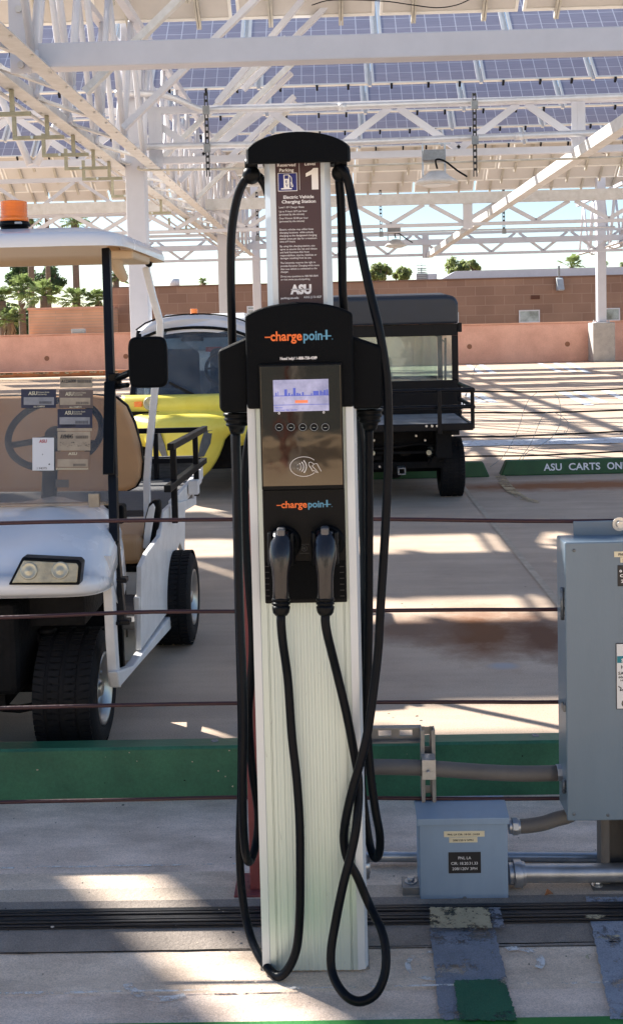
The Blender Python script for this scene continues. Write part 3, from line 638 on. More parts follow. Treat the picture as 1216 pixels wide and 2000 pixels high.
def palm(px, py, wpx, Y, lab, seed, nfr=30, trunk=True, skirt=False, trunk_r=.17, m='palm', tilt=0, name='fan_palm', blades=9, lx=None):
    c = P(px, py, Y); rad = wpx/2*Y/2100; random.seed(seed)
    t = thing(name, lab, 'palm tree', (c.x, Y, -7.5), 'palms beyond the wall')
    mb = MB()
    for i in range(nfr):
        az = random.uniform(0, 2*math.pi); el = random.uniform(-.55, 1.35); d = Vector((math.cos(az)*math.cos(el), math.sin(az)*math.cos(el), math.sin(el)))
        st = rad*random.uniform(.38, .55); o = c + d*st; mb.bar(c, o, .03, .02)
        sd_ = d.cross(Vector((0, 0, 1))).normalized(); up = sd_.cross(d).normalized()
        for k in range(blades):
            an = (k/(blades-1)-.5)*2.3; bd = (d*math.cos(an)+sd_*math.sin(an)).normalized(); ln = rad*random.uniform(.42, .62)*(1-.25*abs(an)/1.15)
            nn = up*.02; mid = o+bd*ln*.6; tip = o+bd*ln+Vector((0, 0, -ln*.28)); wd = bd.cross(up).normalized()*rad*.035
            mb.add([o, mid+wd+nn, tip, mid-wd-nn], [(0, 1, 2, 3)])
    mb.build('fronds', m, t)
    if skirt:
        mb = MB()
        for i in range(60):
            az = random.uniform(0, 2*math.pi); r_ = rad*random.uniform(.1, .3); z = random.uniform(.15, .75)*rad
            a = c+Vector((math.cos(az)*r_*.5, math.sin(az)*r_*.5, -z*.4)); b = c+Vector((math.cos(az)*r_*1.4, math.sin(az)*r_*1.4, -z-rad*.4)); s_ = Vector((-math.sin(az), math.cos(az), 0))*.06
            mb.add([a-s_, a+s_, b+s_*.6, b-s_*.6], [(0, 1, 2, 3)])
        mb.build('dead_skirt', 'palm_dry', t)
    if trunk:
        mb = MB(); bx = (c.x if lx is None else lx); mb.tube([(bx, Y, -7.5), ((bx+c.x)/2, Y, -2), (c.x, Y, c.z)], lambda q: trunk_r*(1.15-.3*q), 10, 5)
        mb.build('trunk', 'trunk', t)
palm(1114, 522, 62, 62, 'bushy fan palm rising behind the metal roof, left of the right hand column', 21, 34)
palm(1180, 516, 16, 90, 'tiny distant palm just right of the right hand column', 22, 18)
palm(1214, 518, 16, 92, 'tiny distant palm at the right edge of the picture', 23, 18)
palm(397, 552, 26, 60, 'small fan palm peeping over the block wall between the two columns', 24, 20)
palm(145, 432, 78, 58, 'tall fan palm with a leaning trunk, its crown above the white cart roof', 25, 40, lx=P(153, 650, 58).x, trunk_r=.20)
palm(60, 428, 50, 60, 'tall fan palm with a straight trunk, crown half hidden by the amber beacon', 26, 34, lx=P(50, 650, 60).x, trunk_r=.19)
palm(90, 350, 60, 62, 'tallest palm whose slim trunk rises between the two other tall palms', 27, 34, lx=P(89, 650, 62).x, trunk_r=.15)
for i, (px, py, wd, Y, lab) in enumerate(((5, 588, 78, 50, 'low bright fan palm at the left edge of the picture'), (42, 568, 80, 54, 'low bushy fan palm in front of the leftmost tall trunk'),
        (85, 578, 84, 52, 'low dense fan palm between the two slim trunks'), (20, 625, 64, 49, 'lowest fan palm with a rusty trunk at the left edge'), (148, 588, 76, 53, 'low fan palm around the foot of the leaning trunk'),
        (192, 588, 62, 53, 'low fan palm behind the black windscreen post'), (226, 540, 56, 56, 'fan palm seen between the black post and the first white column'))):
    palm(px, py, wd, Y, lab, 40+i, 40, skirt=i in (0, 3), trunk_r=.2, blades=11)
t = tree(92, 524, 76, 66, 'dark rounded tree behind the low palms at the left', 15, 'leaf_dark', .2, .7)
tree(52, 512, 90, 72, 'large dark tree mass behind the leftmost palms', 16, 'leaf_dark', .22, .8)
tree(30, 600, 90, 64, 'dark shrubby tree behind the lowest palm at the left edge', 17, 'leaf_dark', .2, .8)

# ================================================================== CANOPY STRUCTURE
ZC = 3.78                                             # underside level of the long trusses
GT = 'bracing of the solar canopy'
def column(pxc, Y, w_, lab, ztop, zbot=0):
    x = P(pxc, 500, Y).x; t = thing('steel_column', lab, 'column', (x, Y, zbot), 'columns of the solar canopy')
    mb = MB(); mb.box((x-w_/2, Y-w_/2, zbot+.03), (x+w_/2, Y+w_/2, ztop)); mb.build('shaft', 'white_steel', t, bevel=.02)
    mb = MB(); mb.box((x-w_*.8, Y-w_*.8, zbot), (x+w_*.8, Y+w_*.8, zbot+.03)); mb.build('base_plate', 'white_steel', t)
    mb = MB()
    for sx in (-1, 1):
        for sy in (-1, 1): mb.cyl((x+sx*w_*.68, Y+sy*w_*.68, zbot+.03), (x+sx*w_*.68, Y+sy*w_*.68, zbot+.09), .018, n=6)
    mb.each('bolt', 'steel_bolt', t); return x
column(272, 16, .285, 'nearest thick white steel column, rising beside the white cart roof', 7.4)
column(437, 28.2, .29, 'second white steel column, seen just left of the charging station', 6.6)
column(500, 36.0, .26, 'farthest slim white column close to the left edge of the charging station', 6.2)
# right column on its concrete pedestal
Yp = 36.0; xl = P(1152, 650, Yp).x; xr = P(1195, 650, Yp).x; zp = P(1172, 630, Yp).z; xm = (xl+xr)/2
t = thing('concrete_pedestal', 'bare concrete pedestal standing in the gap of the pink wall', 'pedestal', (xm, Yp, 0))
mb = MB(); mb.box((xl, Yp-.35, 0), (xr, Yp+.35, zp)); mb.build('block', 'pedestal', t, bevel=.03)
mb = MB()
for (a, b, c, d) in ((.12, .35, .18, .85), (.82, .35, .88, .85), (.18, .35, .82, .41), (.18, .79, .82, .85)):
    mb.box((xl+(xr-xl)*a, Yp-.362, zp*(.45+b*.5)), (xl+(xr-xl)*c, Yp-.352, zp*(.45+d*.5)))
mb.each('recess_trim', 'pedestal', t)
column(1172, Yp, .29, 'slim white column on the concrete pedestal at the right', 6.4, zp)

def long_truss(X, Ya, Yb, ztop, lab, step=1.42, half=.24, flip=1):
    t = thing('lattice_truss', lab, 'truss', (X, Ya, ZC), GT)
    for s in (-1, 1):
        mb = MB(); mb.box((X+s*half-.085, Ya, ZC), (X+s*half+.085, Yb, ZC+.012)); [mb.cyl((X+s*half+.05*s, Ya+i*.61, ZC-.02), (X+s*half+.05*s, Ya+i*.61, ZC+.002), .016, n=6) for i in range(int((Yb-Ya)/.61))]; mb.box((X+s*half-.05*s-.006, Ya, ZC+.0125), (X+s*half-.05*s+.006, Yb, ZC+.11)); mb.build('lower_chord', 'white_steel_dirty', t)
        mb = MB(); mb.box((X+s*half-.05, Ya, ztop), (X+s*half+.05, Yb, ztop+.1)); mb.build('upper_chord', 'white_steel', t)
    n = int((Yb-Ya)/step); k = 0
    for s in (-1, 1):
        for i in range(n):
            y = Ya+i*step
            if abs(y-16) < .0: continue
            mb = MB(); x = X+s*half*.8
            a = (x, y, ZC+.05); b = (x, y+step*.5, ztop); c = (x, y+step, ZC+.05)
            mb.cyl(a, b, .037, n=10); mb.cyl(b, c, .037, n=10)
            mb.cyl((x, y, ZC+.03), (x, y, ZC+.14), .055, n=8)
            mb.build('web_pipe', 'white_steel', t); k += 1
    mb = MB()
    for i in range(int((Yb-Ya)/(step))):
        y = Ya+i*step; mb.bar((X-half, y, ZC+.05), (X+half, y+step, ZC+.05), .05, .03)
    mb.build('lacing', 'white_steel_dirty', t)
    return t
XL = P(272, 500, 16).x
long_truss(XL+.02, 6.9, 35.8, 5.55, 'long white lattice truss of pipes running away over the left row of columns')
long_truss(9.35, 30, 40, 5.55, 'white lattice truss seen end on above the right hand column')
# conduit and wires along the left truss
mb = MB(); mb.tube([(XL-.34, 6.9, ZC-.04), (XL-.34, 20, ZC-.05), (XL-.34, 35, ZC-.04)], .022, 8, 3)
tag(mb.build('conduit_run', 'galv_pipe', origin=(XL, 7, ZC)), 'thin conduit run clipped under the left lattice truss', 'conduit', 'conduits of the canopy')
# olive strut hangers stepping along underneath the truss
i = 0
for y in (9.2, 10.6, 11.9, 13.1, 14.2, 15.2, 17.2, 19.8, 23.2):
    t = thing('strut_hanger', 'olive L-shaped strut hanger under the left truss, number %d counting from the near end' % (i+1), 'hanger', (XL, y, ZC), 'strut hangers under the truss')
    mb = MB(); mb.bar((XL-.62, y, ZC-.24), (XL-.06, y, ZC-.24), .04, .04); mb.build('cross_strut', 'olive', t)
    mb = MB(); mb.bar((XL-.60, y, ZC+.02), (XL-.60, y, ZC-.218), .04, .04); mb.bar((XL-.24, y, ZC-.004), (XL-.24, y, ZC-.218), .04, .04); mb.each('drop_strut', 'olive', t)
    mb = MB(); mb.cyl((XL-.4, y-.022, ZC-.24), (XL-.4, y-.05, ZC-.24), .018, n=6); mb.build('nut', 'steel_bolt', t); i += 1

# near box beam
Y = 9.9; a = P(32, 112, Y); b = P(1216, 84, Y)
t = thing('box_beam', 'heavy white box beam crossing the whole top of the picture', 'beam', (a.x, Y, 3.9), GT)
zc = P(650, 97, Y).z; mb = MB(); mb.box((a.x, Y-.1, zc-.11), (8.5, Y+.1, zc+.11)); mb.build('beam', 'white_steel', t, bevel=.012)
mb = MB(); mb.box((a.x-.02, Y-.13, zc-.16), (a.x+.17, Y-.102, zc+1.6)); mb.build('end_plate', 'white_steel', t, bevel=.006)
mb = MB()
for dz in (-.09, .4, .8): mb.cyl((a.x+.08, Y-.13, zc+dz), (a.x+.08, Y-.16, zc+dz), .032, n=6)
mb.each('bolt', 'white_steel_dirty', t)

def vtruss(Y, z_bot, z_top, x0, x1, period, lab, phase=0, w_=.07, chord=.09, posts=(), mid=None, dirty=False, topmat=True):
    t = thing('cross_truss', lab, 'truss', (x0, Y, z_bot), GT)
    mb = MB(); mb.box((x0, Y-chord/2, z_bot-chord/2), (x1, Y+chord/2, z_bot+chord/2)); mb.build('lower_chord', 'white_steel', t)
    mb = MB(); mb.box((x0, Y-chord/2, z_top-chord/2), (x1, Y+chord/2, z_top+chord/2)); mb.build('upper_chord', 'white_steel', t)
    if mid: mb = MB(); mb.box((x0, Y-.16, mid[0]-mid[1]/2), (x1, Y-.06, mid[0]+mid[1]/2)); mb.build('beam', 'white_steel_dirty' if dirty else 'white_steel', t)
    x = x0+phase; k = 0
    while x < x1-period/2 and k < 48:
        mb = MB(); mb.bar((x, Y, z_bot+chord/2), (x+period/2-.06, Y, z_top-chord/2), w_, .035, (0, 1, 0)); mb.build('web_bar', 'white_steel', t)
        mb = MB(); mb.bar((x+period/2+.06, Y, z_top-chord/2), (x+period, Y, z_bot+chord/2), w_, .035, (0, 1, 0)); mb.build('web_bar', 'white_steel', t)
        x += period; k += 1
    for xx in posts:
        mb = MB(); mb.box((xx-.10, Y-.06, z_bot-.1), (xx-.012, Y-.046, z_top+.02)); mb.box((xx+.012, Y-.06, z_bot-.1), (xx+.10, Y-.046, z_top+.02)); mb.box((xx-.012, Y-.07, z_bot-.1), (xx+.012, Y+.06, z_top+.02)); mb.build('post', 'white_steel', t)
    return t
T1b = P(650, 305, 16).z; T1t = P(650, 207, 16).z
ph = (P(895, 300, 16).x - (-9.5)) % 1.87
vtruss(16, T1b, T1t, -9.5, 12, 1.87, 'nearest cross truss with V bars behind the two conduit pipes', ph-1.87 if ph > 1 else ph, .10, .10, (P(1127, 250, 16).x, P(296, 260, 15.9).x+.05))
Y2 = 23.0; ph2 = (P(904, 440, Y2).x+12) % 1.53
vtruss(Y2, P(900, 438, Y2).z, P(900, 400, Y2).z+.06, -12, 16, 1.53, 'second cross truss hanging below a thick cream beam', ph2, .085, .07, (P(912, 420, Y2).x,), (P(900, 388, Y2).z, .23), True)
vtruss(Y2+.5, P(100, 412, Y2).z, P(100, 346, Y2).z, -12.5, XL-.3, 1.9, 'white truss of V pipes left of the nearest column', .4, .07, .09)
Y3 = 34.0; ph3 = (P(1060, 497, Y3).x+14) % 1.62
vtruss(Y3, P(900, 496, Y3).z, P(900, 455, Y3).z, -14, 22, 1.62, 'third cross truss, low and thin, in front of the sky', ph3, .08, .08, (P(830, 480, Y3).x,), (P(900, 472, Y3).z, .17))
vtruss(28.3, P(300, 462, 28.3).z, P(300, 418, 28.3).z, -13, XL, 1.5, 'cross truss of V pipes seen between the two left columns', .3, .05, .07)
# knee braces rising from the left truss
for i, Y in enumerate((11.5, 13.6, 16.35, 18.6, 21, 23.6, 26.2, 29)):
    a = (XL+.28, Y, ZC+.15); b = (XL+2.25, Y, ZC+1.93)
    mb = MB(); mb.bar(a, b, .075, .11, (0, 1, 0)); mb.cyl((a[0]+.07, Y-.04, a[2]+.05), (a[0]+.07, Y-.065, a[2]+.05), .03, n=6)
    tag(mb.build('knee_brace', 'white_steel' if i % 2 else 'white_steel_dirty', origin=a, bevel=.004), 'sloping white knee brace rising right from the left truss, %d from the near end' % (i+1), 'brace', GT)
for i, (pa, pb, Y) in enumerate((((425, 200), (590, 0), 15.2), ((400, 292), (572, 122), 16.9), ((445, 312), (575, 188), 17.8), ((650, 0), (475, 175), 15.6))):
    a = P(*pa, Y); b = P(*pb, Y); mb = MB(); mb.bar(a, b, .08, .10, (0, 1, 0)); mb.cyl(a+Vector((0, -.05, 0)), a+Vector((0, -.08, 0)), .035, n=6)
    tag(mb.build('diagonal_brace', 'white_steel' if i != 1 else 'white_steel_dirty', origin=a, bevel=.004),
        ('diagonal white brace ending in a bolted foot left of the perforated hanger', 'cream diagonal brace crossing behind the near conduit pipe', 'short diagonal brace above the black cap of the station', 'faint diagonal brace behind the heavy box beam')[i], 'brace', GT)
t = thing('pipe_brace', 'big white V of two pipes meeting above the far left cross beam', 'brace', P(65, 325, 15.4), GT)
for q_ in ((-28, 120), (132, 200)):
    mb = MB(); mb.cyl(P(65+(6 if q_[0] > 65 else -6), 322, 15.4), P(q_[0], q_[1], 15.4), .052, n=12); mb.build('pipe', 'white_steel', t)
# long tie beam at the right, lit by the sun
a = P(1128, 302, 16); b = P(838, 498, 33.9); d = (b-a)/(b.y-a.y)
p0 = a+d*(9.0-16); mb = MB(); mb.bar(p0, b, .17, .17)
tag(mb.build('tie_beam', 'white_steel_dirty', origin=p0, bevel=.01), 'long sunlit tie beam running diagonally across the right half of the canopy', 'beam', GT)
# conduit pipes across
Yc = 15.75
def cross_pipe(pts, r, lab, m='galv_pipe'):
    pts = [P(x, y, Yc) if len(q) == 2 else P(x, y, q[2]) for q in pts for x, y in [q[:2]]]
    mb = MB(); mb.tube(pts, r, 10, 5)
    for i in range(7):
        x = -2.2+i*1.9; z = pts[-1].z; 
    o = mb.build('conduit_pipe', m, origin=pts[0]); tag(o, lab, 'conduit', 'conduits of the canopy'); return o
cross_pipe([(225, 183), (300, 184), (340, 192), (395, 215), (430, 214), (608, 210), (900, 200), (1300, 185)], .052, 'upper galvanised conduit pipe that bends down beside the nearest column')
cross_pipe([(258, 288), (400, 284), (608, 281), (900, 270), (1300, 254)], .050, 'lower galvanised conduit pipe held by the perforated hangers')
cross_pipe([(270, 325), (285, 332), (430, 330), (608, 327), (900, 317), (1300, 304)], .018, 'thin dark conduit line under the nearest cross truss', 'rail')
cross_pipe([(640, 458, 26), (900, 450, 26), (1200, 443, 26)], .02, 'thin conduit line with clips behind the second truss', 'galv_pipe')
# couplings
for px, py in ((1012, 266), (668, 209)):
    c = P(px, py, Yc); mb = MB(); mb.cyl(c-Vector((.06, 0, 0)), c+Vector((.06, 0, 0)), .058, n=14)
    tag(mb.build('pipe_coupling', 'galv_pipe', origin=c), 'slim pipe coupling on the %s conduit pipe' % ('lower' if py > 250 else 'upper'), 'coupling')
# perforated hangers
def hanger(px, y0_, y1_, Y, lab, w_=.055):
    a = P(px, y0_, Y); b = P(px, y1_, Y); x = a.x; t = thing('perforated_hanger', lab, 'hanger', (x, Y, a.z), 'perforated strut hangers')
    mb = MB(); s = .012; h = w_/2; z = a.z; pit = .088
    mb.box((x-h, Y-.02, b.z), (x-h+s, Y+.02, a.z)); mb.box((x+h-s, Y-.02, b.z), (x+h, Y+.02, a.z))
    while z > b.z+.04: mb.box((x-h+s, Y-.004, z-.036), (x+h-s, Y+.004, z)); z -= pit
    mb.build('strut', 'perf', t)
    mb = MB()
    for zz in (P(px, 212-.02*(px-608), Y).z, P(px, 284-.03*(px-608), Y).z) if Y < 20 else (b.z+.05,): mb.box((x-h-.02, Y-.05, zz-.06), (x+h+.02, Y-.0205, zz+.06))
    mb.each('pipe_clamp', 'dark_galv', t); return t
hanger(402, 182, 345, 15.6, 'black perforated hanger gripping both conduit pipes left of the station')
hanger(925, 182, 345, 15.6, 'black perforated hanger gripping both conduit pipes right of the station')
hanger(742, 371, 462, 25.5, 'smaller perforated hanger between the station and the far lamp')
hanger(982, 370, 456, 25.5, 'smaller perforated hanger right of the far lamp')
hanger(501, 375, 470, 25.5, 'smaller perforated hanger seen left of the station sign')
# high bay lamps
def bay(px, py, wpx, Y, lab):
    c = P(px, py, Y); r = wpx/2*Y/2100; t = thing('canopy_lamp', lab, 'lamp', (c.x, Y, c.z), 'lamps under the canopy')
    mb = MB(); mb.lathe((c.x, Y, c.z-.06), (0, 0, 1), [(0, 0), (0, r*.7), (.02, r), (.05, r*.98), (.12, r*.62), (.19, r*.34), (.2, 0)], 28); mb.build('shade', 'white_steel_dirty', t)
    mb = MB(); mb.lathe((c.x, Y, c.z-.075), (0, 0, 1), [(0, 0), (0, r*.6), (.014, r*.68), (.014, 0)], 24); mb.build('lens', 'win_frame', t)
    mb = MB(); mb.box((c.x-.19, Y-.1, c.z+.27), (c.x+.12, Y+.1, c.z+.42)); mb.build('driver_box', 'dark_galv', t, bevel=.01)
    mb = MB()
    for sx in (-.19, .12): mb.box((c.x+sx-.012, Y-.02, c.z+.06), (c.x+sx+.012, Y+.02, c.z+.5))
    mb.box((c.x-.2, Y-.015, c.z+.5), (c.x+.2, Y+.015, c.z+.52)); mb.each('yoke', 'galv', t)
    mb = MB(); mb.tube([(c.x, Y-.11, c.z+.15), (c.x-.02, Y-.14, c.z+.27), (c.x+.1, Y-.14, c.z+.25), (c.x+.28, Y-.1, c.z+.12), (c.x+.42, Y-.05, c.z+.04)], .014, 8, 4); mb.build('cord', 'rubber', t)
bay(852, 353, 82, 15.3, 'near round white high-bay lamp hanging just right of the station cap')
bay(772, 478, 42, 27, 'far round high-bay lamp hanging low against the sky')
mb = MB(); pts = [P(x, y, 12.5) for x, y in ((608, 10), (650, 0), (745, 2), (800, 9), (850, 15), (890, 10), (925, -5))]; mb.tube(pts, .006, 6, 5)
tag(mb.build('panel_cable', 'rubber', origin=pts[0]), 'thin black wire sagging under the topmost cream panels', 'cable')
mb = MB(); pts = [P(x, y, 24) for x, y in ((1180, 300), (1150, 292), (1190, 288), (1216, 289))]; mb.tube(pts, .006, 6, 5)
tag(mb.build('panel_cable', 'rubber', origin=pts[0]), 'thin black wire below the purple panels at the right edge', 'cable')

# ================================================================== SOLAR PANELS
PW = 1.96
def panel_proto(L, back, name):
    """panel in local space: x across, y along the slope, z = face side"""
    t = thing(name, 'solar panel', 'solar panel', (0, 0, 0))
    mb = MB(); f = .045; h = .04
    for (a, b) in (((-PW/2, 0, -h), (PW/2, f, 0)), ((-PW/2, L-f, -h), (PW/2, L, 0)), ((-PW/2, f, -h), (-PW/2+f, L-f, 0)), ((PW/2-f, f, -h), (PW/2, L-f, 0))): mb.box(a, b)
    mb.build('frame', 'panel_frame', t)
    if not back:
        mb = MB(); mb.quad((-PW/2+f, f, -.004), (PW/2-f, f, -.004), (PW/2-f, L-f, -.004), (-PW/2+f, L-f, -.004)); o = mb.build('cells', 'solar', t)
        uvl = o.data.uv_layers.new(name='UVMap')
        for i, uv in enumerate(((0, 0), (1, 0), (1, 1), (0, 1))): uvl.data[i].uv = uv
        mb = MB(); mb.quad((-PW/2+f, f, -.012), (PW/2-f, f, -.012), (PW/2-f, L-f, -.012), (-PW/2+f, L-f, -.012)); mb.build('backsheet', 'backsheet', t)
        mb = MB(); mb.box((PW/2+.004, .0, -.075), (PW/2+.062, L, -.045)); mb.build('purlin', 'panel_frame', t)
        mb = MB()
        for x in (-.62, .05, .62): mb.box((x-.02, -.05, -.09), (x+.02, 0.0, -.0))
        mb.each('clip', 'black_metal', t)
    else:
        mb = MB(); mb.box((-PW/2+f, f, -.034), (PW/2-f, L-f, -.014)); mb.build('backsheet', 'backsheet', t)
        for x in (-.5, .5):
            mb = MB(); mb.box((x-.032, -.09, .0005), (x-.004, L, .075)); mb.box((x+.004, -.09, .0005), (x+.032, L, .075)); mb.box((x-.004, -.05, .0005), (x+.004, L, .02))
            mb.build('rail', 'rail', t)
    return t
pf = panel_proto(1.5, False, 'solar_panel'); pb = panel_proto(1.15, True, 'solar_panel'); pn = panel_proto(.89, True, 'solar_panel')
ZP = 5.8
used = set()
def place_panel(proto, x, y, z, rot, lab, grp):
    if proto.name not in used: used.add(proto.name); o = proto; o.location = (x, y, z)
    else: o = dup(proto, (x, y, z))
    o['label'] = lab; o['group'] = grp; o['category'] = 'solar panel'; o.rotation_euler = rot; return o
pe3 = panel_proto(.72, True, 'solar_panel')
ordn = ('first', 'second', 'third', 'fourth', 'fifth', 'sixth')
for ri, dyp in enumerate((545, 463, 410, 375, 343)):
    Y = (ZP-1.4)*2100/dyp
    for k in range(-7, 6):
        place_panel(pf, .80+1.015+2.03*k, Y, ZP, (R(46), 0, 0), 'violet glass face of a solar panel in the %s purple row from the top' % ordn[ri], 'purple solar panels, %s row' % ordn[ri])
for ri, Y in enumerate((28.9, 31.4, 33.9, 36.4)):       # far rows, undersides visible (high edge near, low edge far)
    for k in range(-8, 9):
        place_panel(pb, .80+1.015+2.03*k, Y, ZP, (R(180-38), 0, 0), 'cream underside of a solar panel in the %s of the far rows' % ordn[ri], 'cream far panels, %s row' % ordn[ri])

k = 0
for ri, (Y, tl) in enumerate(((15.66, 38), (14.45, 60), (12.95, 60), (11.30, 60), (9.775, 60), (8.38, 60), (7.68, 60))):  # rows after the first are unseen, added to stripe the floor with shadow
    for k in range(-7, 5 if Y > 12 else 1):
        place_panel(pb if ri == 0 else (pe3 if ri == 5 else pn), {5: -7.74+1.10, 6: -7.17+1.095}.get(ri, 1.765)+({5: 2.20, 6: 2.19}.get(ri, 2.03))*(k+(4 if ri > 4 else 0)), Y, ZP, (R(180-tl), 0, 0), 'cream underside of a solar panel in the %s' % ('row along the top edge of the picture', 'unseen added row just above the top edge', 'unseen added overhead row three back', 'unseen added overhead row four back', 'unseen added overhead row five back', 'unseen added overhead row six back', 'unseen added overhead row nearest the camera')[ri], 'cream overhead panels, row %d' % ri)
# ================================================================== CHARGING STATION
YS = 2.25                                             # front face of the pedestal
cxS = (P(481, 797, YS).x + P(695, 797, YS).x)/2
st = thing('charging_station', 'tall black and silver electric vehicle charging station with two plugs and a brown sign', 'charging station', (cxS, YS+.07, 0))
hw = (P(695, 797, YS).x - P(481, 797, YS).x)/2
zH = P(590, 1000, YS).z
# pedestal profile with flutes
def fluted(h, yf, dep, groove_w=.0016, groove_d=.003, centers=(), ch=.016):
    pr = [(-h, yf+dep), (-h, yf+.02), (-h+ch, yf)]
    for c in sorted(centers):
        gw, gd = (groove_w, groove_d) if abs(c) > h-.04 else (.0080, .0011)
        pr += [(c-gw/2, yf), (c-gw/2+gw*.12, yf+gd), (c+gw/2-gw*.12, yf+gd), (c+gw/2, yf)]
    pr += [(h-ch, yf), (h, yf+.02), (h, yf+dep)]
    return pr
zt = P(590, 797, YS).z+.01
cent = [cxS*0 + (-hw+.016) + (2*hw-.032)*k for k in (.16, .24, .31, .38, .45, .52, .59, .66, .73, .80)]
mb = MB(); pr = fluted(hw, YS, .15, .0015, .003, cent+[-hw+.033, hw-.033, -hw+.036, hw-.036])
mb.prism([(cxS+x, y, .006) for x, y in pr], (0, 0, zt)); mb.build('pedestal', 'alu', st)
mb = MB(); mb.box((cxS-hw-.004, YS+.01, 0), (cxS+hw+.004, YS+.155, .006)); mb.build('foot_plate', 'dark_galv', st)
for s in (-1, 1):
    mb = MB(); x = cxS+s*(hw-.012); mb.prism([(x-.010, YS-.0005, .01), (x-.010, YS-.006, .01), (x+.006, YS-.003, .01), (x+.0125, YS+.012, .01), (x+.0125, YS+.018, .01)], (0, 0, zt-.01)); mb.build('edge_trim', 'alu_bright', st)
# upper column
xa = P(517, 400, YS+.03).x; xb = P(646, 400, YS+.03).x
mb = MB(); yc_ = YS+.03
c0 = (xa+xb)/2; h0 = (xb-xa)/2
pr = [(-h0, yc_+.10), (-h0, yc_+.012), (-h0+.012, yc_), (-h0+.024, yc_-.001), (-h0+.0245, yc_+.003), (h0-.0225, yc_+.003), (h0-.022, yc_-.001), (h0-.012, yc_), (h0, yc_+.012), (h0, yc_+.10)]
mb.prism([(c0+x, y, zt-.02) for x, y in pr], (0, 0, P(582, 312, YS).z-zt+.02)); mb.build('upper_column', 'alu_bright', st)
# sign
YG = yc_-.002
s0 = P(538, 316, YG); s1 = P(627, 316, YG); zb = P(590, 600, YG).z
sx0 = P(538, 330, YG).x; sx1 = P(628, 450, YG).x
mb = MB(); mb.box((sx0, YG, zb), (sx1, YG+.0025, s0.z)); sign = mb.build('sign', 'sign_brown', st)
SW = sx1-sx0; Yt = YG-.0008
def sz(py): return P(583, py, YG).z
wt = MB()
def sl(s, cx, wfrac, yb, yc, bold=True, al='C'):
    x = sx0+SW*cx; text(wt, s, (x, Yt, sz(yb)), SW*wfrac, sz(yc)-sz(yb), bold=bold, align=al)
sl('Reserved', .245, .41, 324.5, 318.5); sl('Parking', .245, .32, 334.5, 328.5); sl('Level', .77, .24, 323.5, 317.5)
# big figure one
x = sx0+SW*.80
wt.add([(x-.0, Yt, sz(371)), (x+.014, Yt, sz(371)), (x+.014, Yt, sz(329)), (x+.004, Yt, sz(329)), (x-.0, Yt, sz(333)), (x-.012, Yt, sz(339)), (x-.012, Yt, sz(346)), (x-.0, Yt, sz(341.5))], [list(range(8))])
wt.box((sx0+SW*.525, Yt, sz(371)), (sx0+SW*.533, Yt+.0004, sz(318)))
sl('Electric Vehicle', .5, .68, 387.5, 381.5); sl('Charging Station', .5, .76, 396.5, 390.5)
for (s, wf, y) in (('Level 1 EV Charger Rates', .56, 406), ('Up to 9 hours: $.75 per hour', .63, 414), ('(prorated by the minute)', .56, 420), ('Over 9 hours: $3.00 per hour', .65, 427.5), ('(prorated by the minute)', .56, 433.5),
        ('Electric vehicles may utilize these', .76, 449.5), ('charging locations  while actively', .76, 455.5), ('charging at the designated charging', .83, 461.5), ('station once per day for a maximum', .83, 467.5), ('time of 9 hours', .34, 473),
        ('By using this charging station, you', .78, 482), ('agree to assume the risk and release', .83, 488), ('and hold harmless ASU from', .65, 494), ('responsibilities, injuries, liabilities or', .82, 500), ('damages resulting from its use.', .70, 505.5),
        ('The University reserves the right to', .79, 514.5), ('provide Dynamic Charging while more', .87, 520.5), ('than one vehicle is connected to the', .82, 526.5), ('charger.', .18, 532), ('Direct any questions to 480-965-0641', .84, 541), ('or visit www.asu.edu/parking.', .66, 547)):
    sl(s, .055, wf, y, y-3.6, False, 'L')
sl('ASU', .5, .48, 573.5, 556.5, 2); wt.box((sx0+SW*.28, Yt, sz(566)), (sx0+SW*.74, Yt+.0003, sz(564.6)))
sl('parking.asu.edu', .045, .40, 583.5, 579.5, True, 'L'); sl('A.R.S. § 13-1627', .96, .40, 582.5, 578.5, True, 'R')
wt.build('lettering', 'ink_white', sign)
mb = MB(); bx0 = sx0+SW*.045; bx1 = sx0+SW*.475; zb0, zb1 = sz(373), sz(337)
mb.box((bx0, Yt+.0001, zb0), (bx1, Yt+.0012, zb1)); mb.build('emblem_border', 'ink_white', sign, bevel=.0008)
mb = MB(); mb.box((bx0+.0012, Yt-.0004, zb0+.0012), (bx1-.0012, Yt, zb1-.0012)); mb.build('emblem', 'sign_blue', sign, bevel=.0005)
mb = MB(); W = bx1-bx0; Hh = zb1-zb0; Y_ = Yt-.0008
def eb(a, b, c, d, t=mb): t.box((bx0+W*a, Y_, zb0+Hh*b), (bx0+W*c, Y_+.0003, zb0+Hh*d))
eb(.16, .10, .72, .17); eb(.30, .17, .60, .90); mb.tube([(bx0+W*a, Y_, zb0+Hh*b) for a, b in ((.60, .85), (.70, .72), (.72, .45), (.78, .28), (.72, .24), (.68, .40), (.66, .5))], .0009, 6, 4)
mb.build('pump_icon', 'ink_white', sign)
mb = MB(); Y_ = Yt-.0013; eb(.35, .67, .55, .86, mb); text(mb, 'E', (bx0+W*.40, Y_, zb0+Hh*.44), None, Hh*.14); text(mb, 'V', (bx0+W*.40, Y_, zb0+Hh*.24), None, Hh*.14); mb.build('pump_mark', 'sign_blue', sign)
